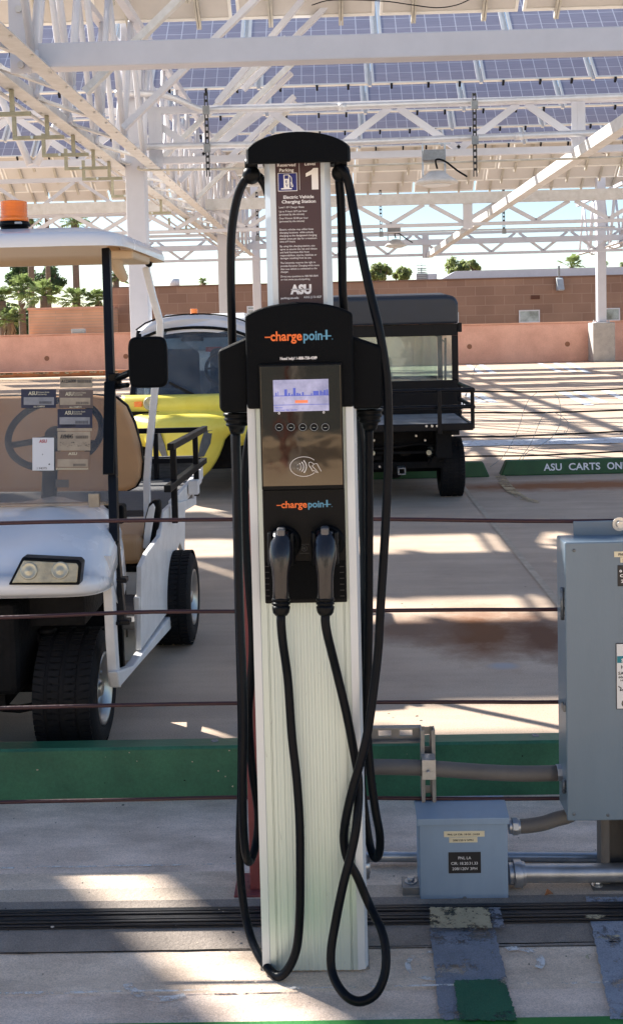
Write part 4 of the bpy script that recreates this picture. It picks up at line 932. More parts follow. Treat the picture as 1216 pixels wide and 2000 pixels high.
# cap
YP = YS-.035
def arc_outline(pxs, Y): return [P(x, y, Y) for x, y in pxs]
cl_, cr_ = P(478, 300, YP).x, P(685, 300, YP).x; cm = (cl_+cr_)/2; ch_ = (cr_-cl_)/2
zcb = P(582, 317, YP).z; zct = P(582, 255, YP).z; zcs = P(582, 287, YP).z
out = [(cl_, zcb+.0)] + [(cm+ch_*math.sin(a), zcs+(zct-zcs)*(math.cos(a)-math.cos(R(72)))/(1-math.cos(R(72)))) for a in [R(-72+144*i/18)/1.0 for i in range(19)] for _ in (0,)]
out = [(cl_, zcb)] + [(cm+ch_*math.sin(R(-72+144*i/18))/math.sin(R(72)), zcs+(zct-zcs)*(math.cos(R(-72+144*i/18))-math.cos(R(72)))/(1-math.cos(R(72)))) for i in range(19)] + [(cr_, zcb)]
secs = []
for (f, y) in ((.94, 0), (.985, .012), (1, .05), (1, .15), (.95, .17)):
    secs.append([Vector((cm+(x-cm)*f, YP+y, zcb+(z-zcb)*(f*.5+.5)+(.155*(y if y > .02 else 0) if z < zcb+.002 else 0))) for x, z in out])
mb = MB(); mb.sections(secs, sm=False); mb.build('cap', 'black', st, bevel=.007, seg=3)
mb = MB(); mb.box((cl_+.03, YP+.10, zcb+.010), (cr_-.03, YP+.15, zcb+.03)); mb.build('cap_lip', 'black_smooth', st)
# cable guide balls
for px, py in ((491, 342), (665, 338)):
    c = P(px, py, YS+.05); mb = MB(); mb.sphere(c, .0195, 24, 16); mb.lathe(c, (1, 0, 0), [(-.0012, .0196), (0, .0203), (.0012, .0196)], 24); mb.cyl(c+Vector((0, 0, .015)), (c.x, c.y, zcb+.022), .014, n=16); mb.build('guide_ball', 'black_smooth', st)
# head
YH = YS-.022
hl, hr = P(480, 700, YH).x, P(690, 700, YH).x; hm = (hl+hr)/2; hh = (hr-hl)/2
zh0 = P(588, 797, YH).z; zs_ = P(588, 614, YH).z; zht = P(588, 590, YH).z
out = [(hl, zh0), (hl, zs_-.006)] + [(hm+hh*math.sin(R(-60+120*i/14))/math.sin(R(60)), zs_+(zht-zs_)*(math.cos(R(-60+120*i/14))-.5)/.5) for i in range(15)] + [(hr, zs_-.006), (hr, zh0)]
mb = MB(); mb.prism([(x, YH, z) for x, z in out], (0, .155, 0)); mb.build('head', 'black', st, bevel=.011, seg=3)
for s, pts, pe in ((-1, [(487, 656), (425, 684), (428, 800), (436, 806), (487, 806)], 'left'), (1, [(682, 654), (746, 676), (748, 792), (738, 799), (682, 799)], 'right')):
    pp = [P(x, y, YH+.02) for x, y in pts]; mb = MB(); mb.prism(pp, (0, .11, 0)); mb.build('side_housing', 'black', st, bevel=.008, seg=3)
for cxp, y0_, tgt in ((462, 806, 0), (721, 799, 0)):
    c = P(cxp, y0_, YS+.06); mb = MB(); mb.lathe(c, (0, 0, -1), [(0, 0), (0, .029), (.005, .029), (.006, .026), (.011, .026), (.012, .0275), (.017, .026), (.018, .0235), (.023, .0225), (.024, .0245), (.028, .023), (.029, .019), (.038, .0165), (.045, .014), (.045, 0)], 20)
    mb.build('strain_relief', 'black_smooth', st)
# centre console
YD = YS-.030
def rect(mb, x0, y0, x1, y1, Ya, dep): 
    a = P(x0, y0, Ya); b = P(x1, y1, Ya); c = P((x0+x1)/2, y0, Ya); d = P((x0+x1)/2, y1, Ya)
    mb.box((a.x, Ya, d.z), (b.x, Ya+dep, c.z)); return mb
xl_ = P(505, 720, YD).x; xr_ = P(667, 720, YD).x; zdt = P(586, 712, YD).z; zdb = P(590, 952, YD).z
mb = MB(); mb.box((xl_, YD, zdb-.004), (xr_, YD+.05, zdt+.002)); mb.build('console_frame', 'black_smooth', st, bevel=.002)
gm = bpy.data.materials.new('dark_reflective_glass'); gm.use_nodes = True; t = gm.node_tree; b = t.nodes['Principled BSDF']
b.inputs['Base Color'].default_value = (.006, .005, .004, 1); b.inputs['Roughness'].default_value = .05; b.inputs['Specular IOR Level'].default_value = 1.0; b.inputs['IOR'].default_value = 1.62
b.inputs['Specular Tint'].default_value = (1, .9, .74, 1)
n_ = t.nodes.new('ShaderNodeTexNoise'); n_.inputs['Scale'].default_value = 7; n_.inputs['Detail'].default_value = 3; tcn = t.nodes.new('ShaderNodeTexCoord'); t.links.new(tcn.outputs['Object'], n_.inputs['Vector'])
bp_ = t.nodes.new('ShaderNodeBump'); bp_.inputs['Strength'].default_value = .045; bp_.inputs['Distance'].default_value = .02; t.links.new(n_.outputs['Fac'], bp_.inputs['Height']); t.links.new(bp_.outputs[0], b.inputs['Normal'])
M['display_glass'] = gm
mb = MB(); mb.box((xl_+.003, YD-.0022, zdb+.004), (xr_-.003, YD-.0005, zdt-.002)); disp = mb.build('display_panel', 'display_glass', st, bevel=.0006)
a = P(533, 742, YD); b = P(641, 742, YD); zc0 = P(587, 803, YD).z; zc1 = P(587, 741, YD).z; Yf = YD-.0030
mb = MB(); mb.box((a.x, Yf, zc0), (b.x, Yf+.0005, zc1)); scr = mb.build('screen', 'screen', disp)
SWd = b.x-a.x; SH = zc1-zc0; mb = MB(); random.seed(9)
u = 0
for (u, w_, h_) in ((.04, .02, .10), (.08, .01, .14), (.2, .05, .20), (.27, .03, .08), (.33, .02, .05), (.36, .045, .24), (.42, .03, .08), (.46, .03, .06), (.52, .03, .10), (.68, .02, .06), (.72, .10, .13), (.84, .03, .14), (.88, .02, .1), (.91, .04, .15), (.96, .03, .17)):
    x = a.x+SWd*u; mb.box((x, Yf-.0005, zc0+SH*.50), (min(x+SWd*w_, b.x), Yf-.0001, zc0+SH*(.50+h_)))
mb.box((a.x, Yf-.0005, zc0+SH*.485), (b.x, Yf-.0001, zc0+SH*.505)); mb.box((a.x, Yf-.0005, zc0+SH*.20), (b.x, Yf-.0001, zc0+SH*.215))
text(mb, 'Place your', (a.x+.003, Yf-.0004, zc0+SH*.11), .016, .0028); text(mb, 'card near the reader', (a.x+.003, Yf-.0004, zc0+SH*.03), .046, .003)
mb.build('screen_picture', 'screen_blue', scr)
mb = MB(); mb.box((a.x+SWd*.39, Yf-.0005, zc0+SH*.26), (a.x+SWd*.62, Yf-.0001, zc0+SH*.35)); mb.build('screen_banner', 'screen_orange', scr, bevel=.0002)
for px in (545, 568, 591, 613, 635):
    c = P(px, 834, YD); mb = MB(); mb.lathe((c.x, YD-.0022, c.z), (0, -1, 0), [(0, .0092), (.0012, .0088), (.0014, .0076), (.0006, .0070), (.0006, 0)], 24); mb.build('button', 'black_smooth', disp)
    mb = MB(); mb.lathe((c.x, YD-.0037, c.z), (0, -1, 0), [(0, .0078), (.0003, .0078), (.0003, .0071), (0, .0071)], 24); mb.box((c.x-.003, YD-.0040, c.z-.0012), (c.x+.003, YD-.0036, c.z-.0003)); mb.build('button_ring', 'unit', disp)
mb = MB()
for px, py in ((545, 807), (632, 805)):
    c = P(px, py, YD); mb.lathe((c.x, YD-.0026, c.z), (0, -1, 0), [(0, .0024), (.0003, .0024), (.0003, .0012), (0, .0012)], 12)
# contactless symbol
ec = P(593, 911, YD); rx, rz = .0285, .0205
pts = [(ec.x+rx*math.cos(t_), YD-.0028, ec.z+rz*math.sin(t_)) for t_ in [R(40+i*10) for i in range(29)]]
ribbon(mb, pts, .0009)
for k, rr in enumerate((.007, .0125, .018, .0235)):
    ribbon(mb, [(ec.x-.022+rr*math.cos(t_)+.004, YD-.0029, ec.z+rr*.85*math.sin(t_)) for t_ in [R(-38+i*9.5) for i in range(9)]], .0019)
hp = lambda L: [P(480+x*220/1216, 700+y*260/1437, YD)-Vector((0, .003, 0)) for x, y in L]
ribbon(mb, hp([(812, 1215), (765, 1132), (735, 1138), (700, 1116), (680, 1122), (678, 1150), (700, 1180)]), .0008)
ribbon(mb, hp([(735, 1138), (715, 1160), (750, 1195), (778, 1232)]), .0008); ribbon(mb, hp([(700, 1180), (718, 1215), (735, 1206), (762, 1230)]), .0008); ribbon(mb, hp([(690, 1160), (712, 1195)]), .0007)
mb.build('tap_symbol', 'ink_white', disp)
# writing on the head
YT = YH
def logo(cx_px, y_base, x0, x1, Yp, par, hcap):
    o = MB(); bl = MB(); a = P(x0, y_base, Yp); b = P(x1, y_base, Yp); W = b.x-a.x; z = P((x0+x1)/2, y_base, Yp).z; Yq = Yp-.0012; h = hcap
    text(o, 'charge', (a.x+W*.085, Yq, z), W*.47, h*1.28, bold=True); o.box((a.x, Yq, z+h*.42), (a.x+W*.10, Yq+.0004, z+h*.58))
    text(bl, 'poin', (a.x+W*.575, Yq, z), W*.285, h*1.28, bold=True)
    bl.box((a.x+W*.905, Yq, z), (a.x+W*.935, Yq+.0004, z+h*1.35)); bl.box((a.x+W*.865, Yq-.0003, z+h*.42), (a.x+W*.99, Yq+.0001, z+h*.58)); bl.box((a.x+W*1.0, Yq, z), (a.x+W*1.012, Yq+.0004, z+h*.12))
    o.build('logo_lettering', 'orange_ink', par); bl.build('logo_lettering', 'blue_ink', par)
head = [c for c in st.children if c.name.startswith('head')][0]
logo(0, 664.5, 517, 648, YH, head, .0150)
nb = MB(); textpx(nb, 'Need help? 1-888-758-4389', 547, 619, 703, 697.5, YH); nb.build('help_lettering', 'ink_white', head)
# lower holster panel
YL2 = YS-.018
xl2 = P(512, 960, YL2).x; xr2 = P(677, 1150, YL2).x; zl0 = P(598, 1178, YL2).z
mb = MB(); mb.box((xl2, YL2, zl0), (xr2, YL2+.04, zdb-.005)); low = mb.build('holster_panel', 'black_smooth', st, bevel=.0025)
zr = P(598, 1096, YL2).z; mb = MB(); mb.box((xl2+.002, YL2-.0018, zl0+.008), (xr2-.002, YL2-.0003, zr)); mb.build('lower_plate', 'black', low, bevel=.0007)
mb = MB()
for k in range(6):
    py = 1106+k*11.5
    for px in (521, 667): 
        c = P(px+k*.25, py, YL2); mb.box((c.x-.0045, YL2-.0028, c.z-.0008), (c.x+.0045, YL2-.0019, c.z+.0008))
mb.each('vent_slot', 'ink_black', low)
logo(0, 991, 540, 647, YL2, low, .0110)
mb = MB(); c = P(594, 1071, YL2); mb.lathe((c.x, YL2-.0002, c.z), (0, -1, 0), [(0, .0062), (.0008, .0062), (.0008, .0055), (0, .0055)], 24)
text(mb, 'UL', (c.x-.0028, YL2-.0008, c.z-.0018), .0056, .0042); mb.box((c.x-.011, YL2-.0008, c.z+.0085), (c.x+.011, YL2-.0003, c.z+.009)); mb.box((c.x-.011, YL2-.0008, c.z-.0105), (c.x+.011, YL2-.0003, c.z-.010)); mb.build('approval_mark', 'grey_ink', low)
for px, py in ((549, 1040), (634, 1038)):
    c = P(px, py, YL2); mb = MB(); mb.lathe((c.x+.006, YL2+.0, c.z-.022), (0, -1, 0), [(0, .036), (.006, .034), (.010, .030), (.010, .02), (.004, .018), (.004, 0)], 28); mb.build('socket', 'black', low)

# connectors with their cables
def connector(ptop, pbot, yo, cable_pts, lab):
    """handle hangs nearly upright in front of the holster"""
    c0_ = P(*ptop, YL2-.030); c1_ = P(*pbot, YL2-.062)
    t = thing('charging_cable', lab, 'charging cable', (c1_.x, c1_.y, c1_.z), 'charging cables of the station')
    prof = [(0, .010, .010), (.02, .0165, .015), (.07, .0195, .020), (.14, .0225, .0245), (.24, .0245, .026), (.34, .0238, .025), (.42, .0212, .023), (.50, .0185, .021), (.60, .0170, .0185), (.74, .0168, .0175), (.86, .0172, .017), (.875, .016, .016)]
    secs = []
    for (f, rx, ry) in prof:
        c = c0_.lerp(c1_, f) + Vector((0, -.012*math.sin(f*math.pi), 0)); n = 28
        secs.append([c+Vector((rx*(abs(math.cos(2*math.pi*i/n))**.85)*(1 if math.cos(2*math.pi*i/n) >= 0 else -1), ry*(abs(math.sin(2*math.pi*i/n))**.85)*(1 if math.sin(2*math.pi*i/n) >= 0 else -1), 0)) for i in range(n)])
    mb = MB(); mb.sections(secs); h = mb.build('handle', M['handle'], t)
    mb = MB(); cc = c0_.lerp(c1_, .2); mb.cyl(cc+Vector((0, -.002, 0)), (cc.x+.004, YL2-.004, cc.z+.006), .024, .026, 24); mb.build('nose', 'black_smooth', h)
    mb = MB(); cc = c0_.lerp(c1_, .03); mb.box((cc.x-.0085, cc.y-.020, cc.z-.016), (cc.x+.0085, cc.y+.006, cc.z+.012)); mb.build('latch_button', M['latch'], h, bevel=.0045, seg=3)
    for s in (-1, 1):
        mb = MB(); cc = c0_.lerp(c1_, .24); xx = cc.x+s*.0235; mb.sections([[Vector((xx+s*dx, cc.y+.004+dy*(1-abs(f)*.3), cc.z+f*.034)) for dx, dy in ((-.004, -.018), (.0035, -.012), (.0045, 0), (.0035, .012), (-.004, .018))] for f in (-1, -.6, .6, 1)], sm=False); mb.build('grip_ridge', 'black_smooth', h, bevel=.002)
    mb = MB(); ax = (c1_-c0_).normalized(); L0 = (c1_-c0_).length; o_ = c0_.lerp(c1_, .86)+Vector((0, -.004, 0)); q = L0*.16
    mb.lathe(o_, ax, [(0, 0), (0, .0180), (.003, .0192), (.006, .0192), (.0065, .0168), (.0095, .0168), (.010, .0192), (.0135, .0190), (.014, .0165), (.017, .0165), (.0175, .0188), (.022, .0184), (.030, .0165), (.036, .0120), (.036, 0)], 28)
    for k in range(3): mb.box((o_.x-.0012, o_.y-.0202, o_.z-.005-.0078*k-.003), (o_.x+.0012, o_.y-.017, o_.z-.0078*k-.001))
    mb.build('bend_relief', 'black_smooth', h)
    pts = [P(x, y, Y) if Y else None for x, y, Y in cable_pts]; pts = [o_+ax*.034, o_+ax*.05] + pts
    mb = MB(); mb.tube(pts, .0094, 14, 7); mb.build('cable', 'rubber', t)
    return t
M['handle'] = mat('satin_black_handle', (.010, .0105, .014), .20, 0, .1, 20, .05, 200, spec=.6)
M['latch'] = mat('grey_latch_plastic', (.10, .10, .105), .35, 0, .1, 40)
connector((549, 1036), (549, 1188), 0, [(552, 1254, 2.17), (562, 1328, 2.205), (570, 1440, 2.215), (579, 1520, 2.215), (585, 1609, 2.215), (586, 1697, 2.215), (585, 1790, 2.215), (579, 1852, 2.215), (564, 1890, 2.215), (545, 1907, 2.22), (527, 1895, 2.24), (507, 1869, 2.27), (490, 1831, 2.31), (479, 1786, 2.34), (471, 1727, 2.36), (468, 1650, 2.375),
    (471, 1540, 2.385), (472, 1432, 2.375), (470, 1328, 2.375), (466, 1180, 2.375), (462, 1000, 2.375), (460, 900, 2.375), (457, 820, 2.40), (455, 720, 2.405), (453, 640, 2.39), (451, 560, 2.37), (451, 480, 2.35), (455, 430, 2.34), (464, 385, 2.325), (476, 356, 2.305), (492, 340, 2.30), (510, 350, 2.31), (522, 375, 2.32), (530, 420, 2.33), (532, 480, 2.34), (531, 540, 2.35), (529, 610, 2.36),
    (510, 760, 2.42), (482, 880, 2.425), (478, 1000, 2.43), (484, 1120, 2.44), (493, 1240, 2.44), (490, 1330, 2.43), (486, 1400, 2.425), (492, 1500, 2.42), (504, 1590, 2.42), (499, 1650, 2.40), (488, 1682, 2.36), (480, 1668, 2.335), (475, 1609, 2.325), (474, 1520, 2.32), (476, 1432, 2.32), (474, 1328, 2.318), (468, 1180, 2.315), (464, 1000, 2.312), (462, 900, 2.31), (461, 845, 2.31)],
    'black charging cable at the left, its plug holstered left and its loop touching the ground')
connector((634, 1034), (635, 1188), 0, [(640, 1244, 2.165), (657, 1313, 2.205), (676, 1393, 2.225), (690, 1465, 2.235), (700, 1530, 2.235), (696, 1609, 2.205), (685, 1668, 2.195), (670, 1727, 2.19), (655, 1801, 2.185), (646, 1860, 2.17), (650, 1905, 2.15), (673, 1943, 2.115), (702, 1956, 2.105), (733, 1941, 2.11), (750, 1905, 2.125), (753, 1860, 2.145), (744, 1816, 2.17), (720, 1766, 2.22), (697, 1712, 2.225), (678, 1677, 2.225), (671, 1638, 2.225), (676, 1594, 2.215),
    (689, 1538, 2.205), (703, 1490, 2.20), (717, 1432, 2.205), (728, 1357, 2.22), (738, 1269, 2.24), (743, 1180, 2.25), (751, 1050, 2.26), (757, 920, 2.26), (758, 840, 2.26), (755, 740, 2.26), (741, 650, 2.26), (722, 570, 2.27), (705, 490, 2.28), (690, 410, 2.29), (682, 365, 2.295), (674, 340, 2.285), (664, 330, 2.29), (662, 352, 2.31), (665, 390, 2.32), (667, 450, 2.33), (668, 520, 2.34), (671, 600, 2.35),
    (690, 760, 2.42), (706, 880, 2.43), (708, 1000, 2.43), (711, 1180, 2.43), (707, 1400, 2.42), (706, 1520, 2.41), (713, 1594, 2.40), (722, 1650, 2.385), (731, 1675, 2.36), (740, 1665, 2.335), (741, 1630, 2.325), (732, 1579, 2.32), (722, 1500, 2.32), (716, 1400, 2.318), (719, 1250, 2.315), (720, 1050, 2.312), (720, 900, 2.31), (720, 838, 2.31)],
    'black charging cable at the right, crossing itself in a teardrop loop above the ground')
# conduit bushing at the right foot of the station
c = P(722, 1690, 2.36); mb = MB(); mb.cyl((c.x-.03, 2.36, c.z), (c.x, 2.36, c.z), .017, n=16); mb.cyl((c.x-.012, 2.36, c.z-.028), (c.x-.012, 2.36, c.z+.02), .011, n=12)
mb.build('conduit_elbow', 'galv', st)

# ================================================================== WIRE BARRIER
YR = G(500, 1735).y-.0
t = thing('wire_rope_barrier', 'barrier of four dark maroon wire ropes strung on a dusty red post behind the station', 'barrier', (P(505, 1700, YR).x, YR, 0))
def rope(pts, Y, r, par, m='maroon'):
    q = [P(x, y, Y) for x, y in pts]; mb = MB(); mb.tube(q, r, 8, 4); mb.build('wire_rope', m, par)
for pts in ([(-260, 1030), (0, 1022), (120, 1019), (300, 1016), (520, 1014), (760, 1014), (1120, 1018), (1500, 1010)], [(-260, 1212), (0, 1206), (90, 1203), (300, 1195), (600, 1194), (900, 1191), (1100, 1190), (1500, 1182)], [(-260, 1390), (0, 1383), (250, 1377), (500, 1373), (900, 1371), (1100, 1371), (1500, 1364)], [(-260, 1578), (0, 1567), (250, 1562), (500, 1557), (900, 1560), (1100, 1559), (1500, 1552)]):
    rope(pts, YR, .0050, t)
xp = P(505, 1600, YR).x
mb = MB(); mb.box((xp-.024, YR-.024, .008), (xp+.024, YR+.024, P(500, 960, YR).z)); mb.build('post', 'red_post', t, bevel=.003)
mb = MB(); mb.box((xp-.062, YR-.05, 0), (xp+.062, YR+.06, .009)); mb.build('base_plate', 'red_post', t, bevel=.001)
mb = MB(); mb.cyl((xp-.045, YR-.03, .009), (xp-.045, YR-.03, .032), .009, n=6); mb.cyl((xp+.045, YR-.03, .009), (xp+.045, YR-.03, .032), .009, n=6); mb.each('anchor_bolt', 'dark_galv', t)
c = P(478, 1040, YR); mb = MB(); mb.cyl((c.x, YR, c.z-.02), (c.x, YR, c.z+.045), .008, n=10); mb.cyl((c.x, YR, c.z+.045), (c.x, YR, c.z+.055), .012, n=6); mb.build('eye_bolt', 'galv', t)
# green kerb beam
K0 = G(608, 1560).y; xk1 = 3.0
KH = P(608, 1453, K0+.015).z; KB = P(608, 1439, K0+.11).z
t = thing('kerb_beam', 'long green painted parking kerb behind the wire barrier and the station', 'parking kerb', (0, K0, 0))
mb = MB(); mb.prism([(-2.6, K0, 0), (-2.6, K0+.008, KH-.007), (-2.6, K0+.015, KH), (-2.6, K0+.11, KB), (-2.6, K0+.125, KB-.015), (-2.6, K0+.135, 0)], (5.6, 0, 0)); mb.build('kerb_body', 'green', t)
for px, py in ((419, 1447), (1045, 1446)):
    c = P(px, py, K0+.07); mb = MB(); mb.lathe((c.x, K0+.07, (KH+KB)/2), (0, 0, 1), [(0, .011), (.002, .011), (.002, .007), (.0005, .0055), (.0005, 0)], 16); mb.build('anchor_cap', 'dark_galv', t)

random.seed(12)
for i in range(26):                                     # chips in the kerb paint
    x = random.uniform(-1.05, .6); z = random.uniform(.02, .15); s_ = random.uniform(.0012, .0032); mb = MB(); yk = K0+.008*z/.158-.0006
    mb.add([(x+s_*math.cos(a_)*random.uniform(.5, 1.5), yk, z+s_*math.sin(a_)*random.uniform(.5, 1.2)) for a_ in (0, 1.3, 2.4, 3.6, 5)], [(0, 1, 2, 3, 4)]); mb.build('paint_chip', 'concrete_pale' if i % 3 else 'dark_under', t)
# ================================================================== ELECTRICAL GEAR
YE = 2.50
ex = P(1106, 1300, YE).x; z1e = P(1160, 1061, YE).z; z0e = P(1160, 1601, YE).z
t = thing('disconnect_switch', 'big grey safety switch cabinet at the right edge, mounted on a strut leg', 'electrical cabinet', (ex+.15, YE+.06, 0))
mb = MB(); mb.box((ex, YE+.012, z0e), (ex+.34, YE+.105, z1e)); mb.build('cabinet', 'box_grey', t, bevel=.004)
mb = MB(); mb.box((ex-.002, YE, z0e-.003), (ex+.342, YE+.0115, z1e+.003)); door = mb.build('door', 'box_grey', t, bevel=.004, seg=3)
mb = MB(); p = P(1118, 1018, YE+.1); mb.box((p.x, YE+.095, z1e-.05), (ex+.32, YE+.101, P(1160, 1017, YE+.1).z)); mb.build('mounting_flange', 'box_grey', t, bevel=.0015)
c = P(1209, 1024, YE+.09); mb = MB(); mb.cyl((c.x, YE+.0945, c.z), (c.x, YE+.091, c.z), .017, n=24); mb.cyl((c.x, YE+.091, c.z), (c.x, YE+.082, c.z), .009, n=6); mb.build('bolt', 'steel_bolt', t)
for (ya, yb) in ((1145, 1208), (1520, 1545)):
    a = P(1102, ya, YE+.03); b = P(1102, yb, YE+.03); mb = MB(); mb.cyl((ex-.0055, YE+.02, a.z), (ex-.0055, YE+.02, b.z), .0045, n=10)
    for k in range(4): zz = a.z+(b.z-a.z)*(k+.5)/4; mb.cyl((ex-.0055, YE+.02, zz-.001), (ex-.0055, YE+.02, zz+.001), .0055, n=10)
    mb.build('hinge', 'hinge', t)
a = P(1100, 1374, YE+.03); mb = MB(); mb.box((ex-.008, YE+.005, a.z-.012), (ex-.0025, YE+.03, a.z+.005)); mb.build('latch_tab', 'hinge', t, bevel=.001)
zz = lambda y, x=1200: P(x, y, YE).z
xx_ = lambda x, y: P(x, y, YE).x
def plate(x0, y0, x1, y1, m, name='label', lab=None, th=.0012, lift=0.0):
    mb = MB(); mb.box((xx_(x0, y1), YE-.0003-th-lift, zz(y1)), (xx_(x1, y1), YE-.0003-lift, zz(y0))); return mb.build(name, m, door, bevel=.0003)
l1 = plate(1198, 1077, 1262, 1088, 'label_cream', lab='cream'); l2 = plate(1210, 1088.5, 1250, 1099, 'label_cream')
l3 = plate(1205, 1104, 1282, 1145, 'ink_black'); l4 = plate(1202, 1256, 1300, 1385, 'ink_black'); plate(1203.2, 1257.5, 1299, 1383.5, 'label_white', lift=.0013); plate(1203.2, 1281, 1299, 1294, 'teal_ink', lift=.0026)
mb = MB(); text(mb, 'PNL LA CIR: 18-20', (xx_(1206, 1085), YE-.0022, zz(1085)), .060, .0056); text(mb, '208/120 V', (xx_(1214, 1096), YE-.0022, zz(1096)), .04, .0056)
text(mb, 'HEAVY DUTY', (xx_(1211, 1305), YE-.0032, zz(1305)), .075, .0075); text(mb, 'SAFETY', (xx_(1205.5, 1317), YE-.0032, zz(1317)), .040, .0068); text(mb, '60A 240V', (xx_(1206, 1324), YE-.0032, zz(1324)), .040, .005); text(mb, 'Horsepower', (xx_(1210, 1330), YE-.0032, zz(1330)), .05, .0045)
text(mb, 'CAUTION', (xx_(1212, 1380), YE-.0032, zz(1380)), .095, .017)
ribbon(mb, [(xx_(1206, 1340)+dx, YE-.0033, zz(1340)+dz) for dx, dz in ((0, 0), (.006, -.004), (.004, -.010), (.010, -.008), (.014, -.016))], .0022); mb.build('lettering', 'ink_black', door)
mb = MB(); text(mb, 'CIR: 18.20', (xx_(1209, 1127), YE-.0022, zz(1127)), .062, .0068); text(mb, '208/120V', (xx_(1211, 1138), YE-.0022, zz(1138)), .058, .0072)
text(mb, 'S', (xx_(1211.5, 1292.5), YE-.0045, zz(1292.5)), None, .0085); c = P(1210.5, 1115, YE); mb.lathe((c.x, YE-.0018, c.z), (0, -1, 0), [(0, .0030), (.0005, .0030), (.0005, .0013), (0, .0013)], 16); mb.build('lettering', 'ink_white', door)
# leg of the cabinet
YEg = G(1150, 1752).y+.05
t2 = t
a = P(1173, 1640, YEg).x; mb = MB(); zt_ = z0e+.15
mb.box((a, YEg, .006), (a+.004, YEg+.045, zt_)); mb.box((a+.0045, YEg+.0405, .006), (a+.075, YEg+.0445, zt_)); mb.box((a+.0755, YEg, .006), (a+.0795, YEg+.045, zt_)); mb.box((a+.0045, YEg, .006), (a+.02, YEg+.003, zt_)); mb.box((a+.06, YEg, .006), (a+.075, YEg+.003, zt_)); mb.build('strut_leg', M['flex'], t2)
mb = MB(); mb.box((a-.028, YEg-.03, 0), (a+.11, YEg+.06, .006)); mb.build('foot_plate', 'flex', t2)
mb = MB(); mb.cyl((a-.012, YEg-.005, .006), (a-.012, YEg-.005, .016), .009, n=6); mb.cyl((a-.012, YEg-.005, .006), (a-.012, YEg-.005, .0075), .014, n=16); mb.build('anchor_bolt', 'steel_bolt', t2)
# junction box
YJ = G(900, 1762).y+.01
jl = P(819, 1700, YJ).x; jr = P(992, 1700, YJ).x; jz0 = P(905, 1762, YJ).z; jz1 = P(905, 1606, YJ).z; jz2 = P(905, 1584, YJ+.03).z
t = thing('junction_box', 'small pale blue-grey junction box with a black circuit label beside the station', 'junction box', ((jl+jr)/2, YJ+.05, 0))
mb = MB(); mb.box((jl, YJ+.006, jz0), (jr, YJ+.085, jz1+.012)); mb.build('body', 'box_blue', t, bevel=.002)
mb = MB(); mb.box((jl+.001, YJ, jz0+.001), (jr-.001, YJ+.0055, jz1-.001)); cov = mb.build('cover', 'box_blue', t, bevel=.0015)
mb = MB(); mb.prism([(jl-.005, YJ-.006, jz1-.004), (jl-.005, YJ-.006, jz1+.012), (jl-.005, YJ+.06, jz2+.012), (jl-.005, YJ+.088, jz2+.012), (jl-.005, YJ+.088, jz1+.0125), (jl-.005, YJ-.0035, jz1+.0095), (jl-.005, YJ-.0035, jz1-.004)], (jr-jl+.008, 0, 0)); mb.build('rain_hood', 'box_blue', t, bevel=.0015)
Z = lambda y: P(905, y, YJ).z
X_ = lambda x: P(x, 1680, YJ).x
def jp(x0, y0, x1, y1, m): mb = MB(); mb.box((X_(x0), YJ-.0014, Z(y1)), (X_(x1), YJ-.0002, Z(y0))); return mb.build('label', m, cov, bevel=.0002)
jp(867, 1623, 946, 1634, 'label_cream'); jp(877, 1635, 932, 1645, 'label_cream'); jp(875, 1664, 938, 1705, 'ink_black')
mb = MB(); text(mb, 'PNL LA CIR: 18-20 : 31/33', (X_(874), YJ-.002, Z(1630.6)), .077, .0042); text(mb, '208/120 V 3/PH', (X_(884), YJ-.002, Z(1642)), .049, .0044); mb.build('lettering', 'ink_black', cov)
mb = MB(); text(mb, 'PNL LA', (X_(894), YJ-.002, Z(1677.5)), .031, .0068, bold=False); text(mb, 'CIR: 18.20.31.33', (X_(880), YJ-.002, Z(1688)), .064, .0068, bold=False); text(mb, '208/120V 3PH', (X_(882), YJ-.002, Z(1698.5)), .060, .0068, bold=False); mb.build('lettering', 'ink_white', cov)
c = P(907, 1755, YJ); mb = MB(); mb.cyl((c.x, YJ-.0002, c.z), (c.x, YJ-.003, c.z), .0055, n=16); mb.build('screw', 'dark_galv', cov)
# pipes
def pipe(pts, r, lab, m, name='conduit', fits=(), n=18, sub=4, extra=None):
    q = [P(*p_) for p_ in pts]; t = thing(name, lab, 'conduit', q[0], 'conduits at the junction box'); mb = MB(); mb.tube(q, r, n, sub)
    mb.build('pipe', m, t)
    for f in fits: fitting(t, *f)
    return t
def fitting(t, px, py, Y, px2, r, m='galv', hexa=True):
    a = P(px, py, Y); b = P(px2, py, Y); b.z = a.z; b.y = a.y; mb = MB(); L = b.x-a.x
    mb.cyl(a, a.lerp(b, .30), r*.86, n=20); mb.cyl(a.lerp(b, .30), a.lerp(b, .78), r*1.08, n=8 if hexa else 24, sm=not hexa); mb.cyl(a.lerp(b, .78), b, r*.92, n=20); mb.build('coupling', m, t, bevel=.001)
YQ = YJ+.05
pipe([(1006, 1705, YQ), (1100, 1705, YQ), (1216, 1704, YQ), (1500, 1700, YQ)], .0225, 'thick galvanised conduit leaving the junction box to the right', 'galv', fits=((992, 1706, YQ, 1024, .0305, 'galv', False),))
pipe([(700, 1672, YQ+.12), (820, 1673, YQ+.12), (1000, 1673, YQ+.12), (1180, 1674, YQ+.12), (1400, 1672, YQ+.12)], .0135, 'thin rigid conduit running low behind the junction box', 'galv')
pipe([(700, 1498, 2.58), (760, 1498, 2.58), (830, 1500, 2.58), (900, 1505, 2.58), (960, 1509, 2.58), (1020, 1511, 2.58), (1086, 1510, 2.58)], .0187, 'long grey flexible conduit running from the station to the grey cabinet', 'flex', fits=((1077, 1509, 2.58, 1106, .0195),))
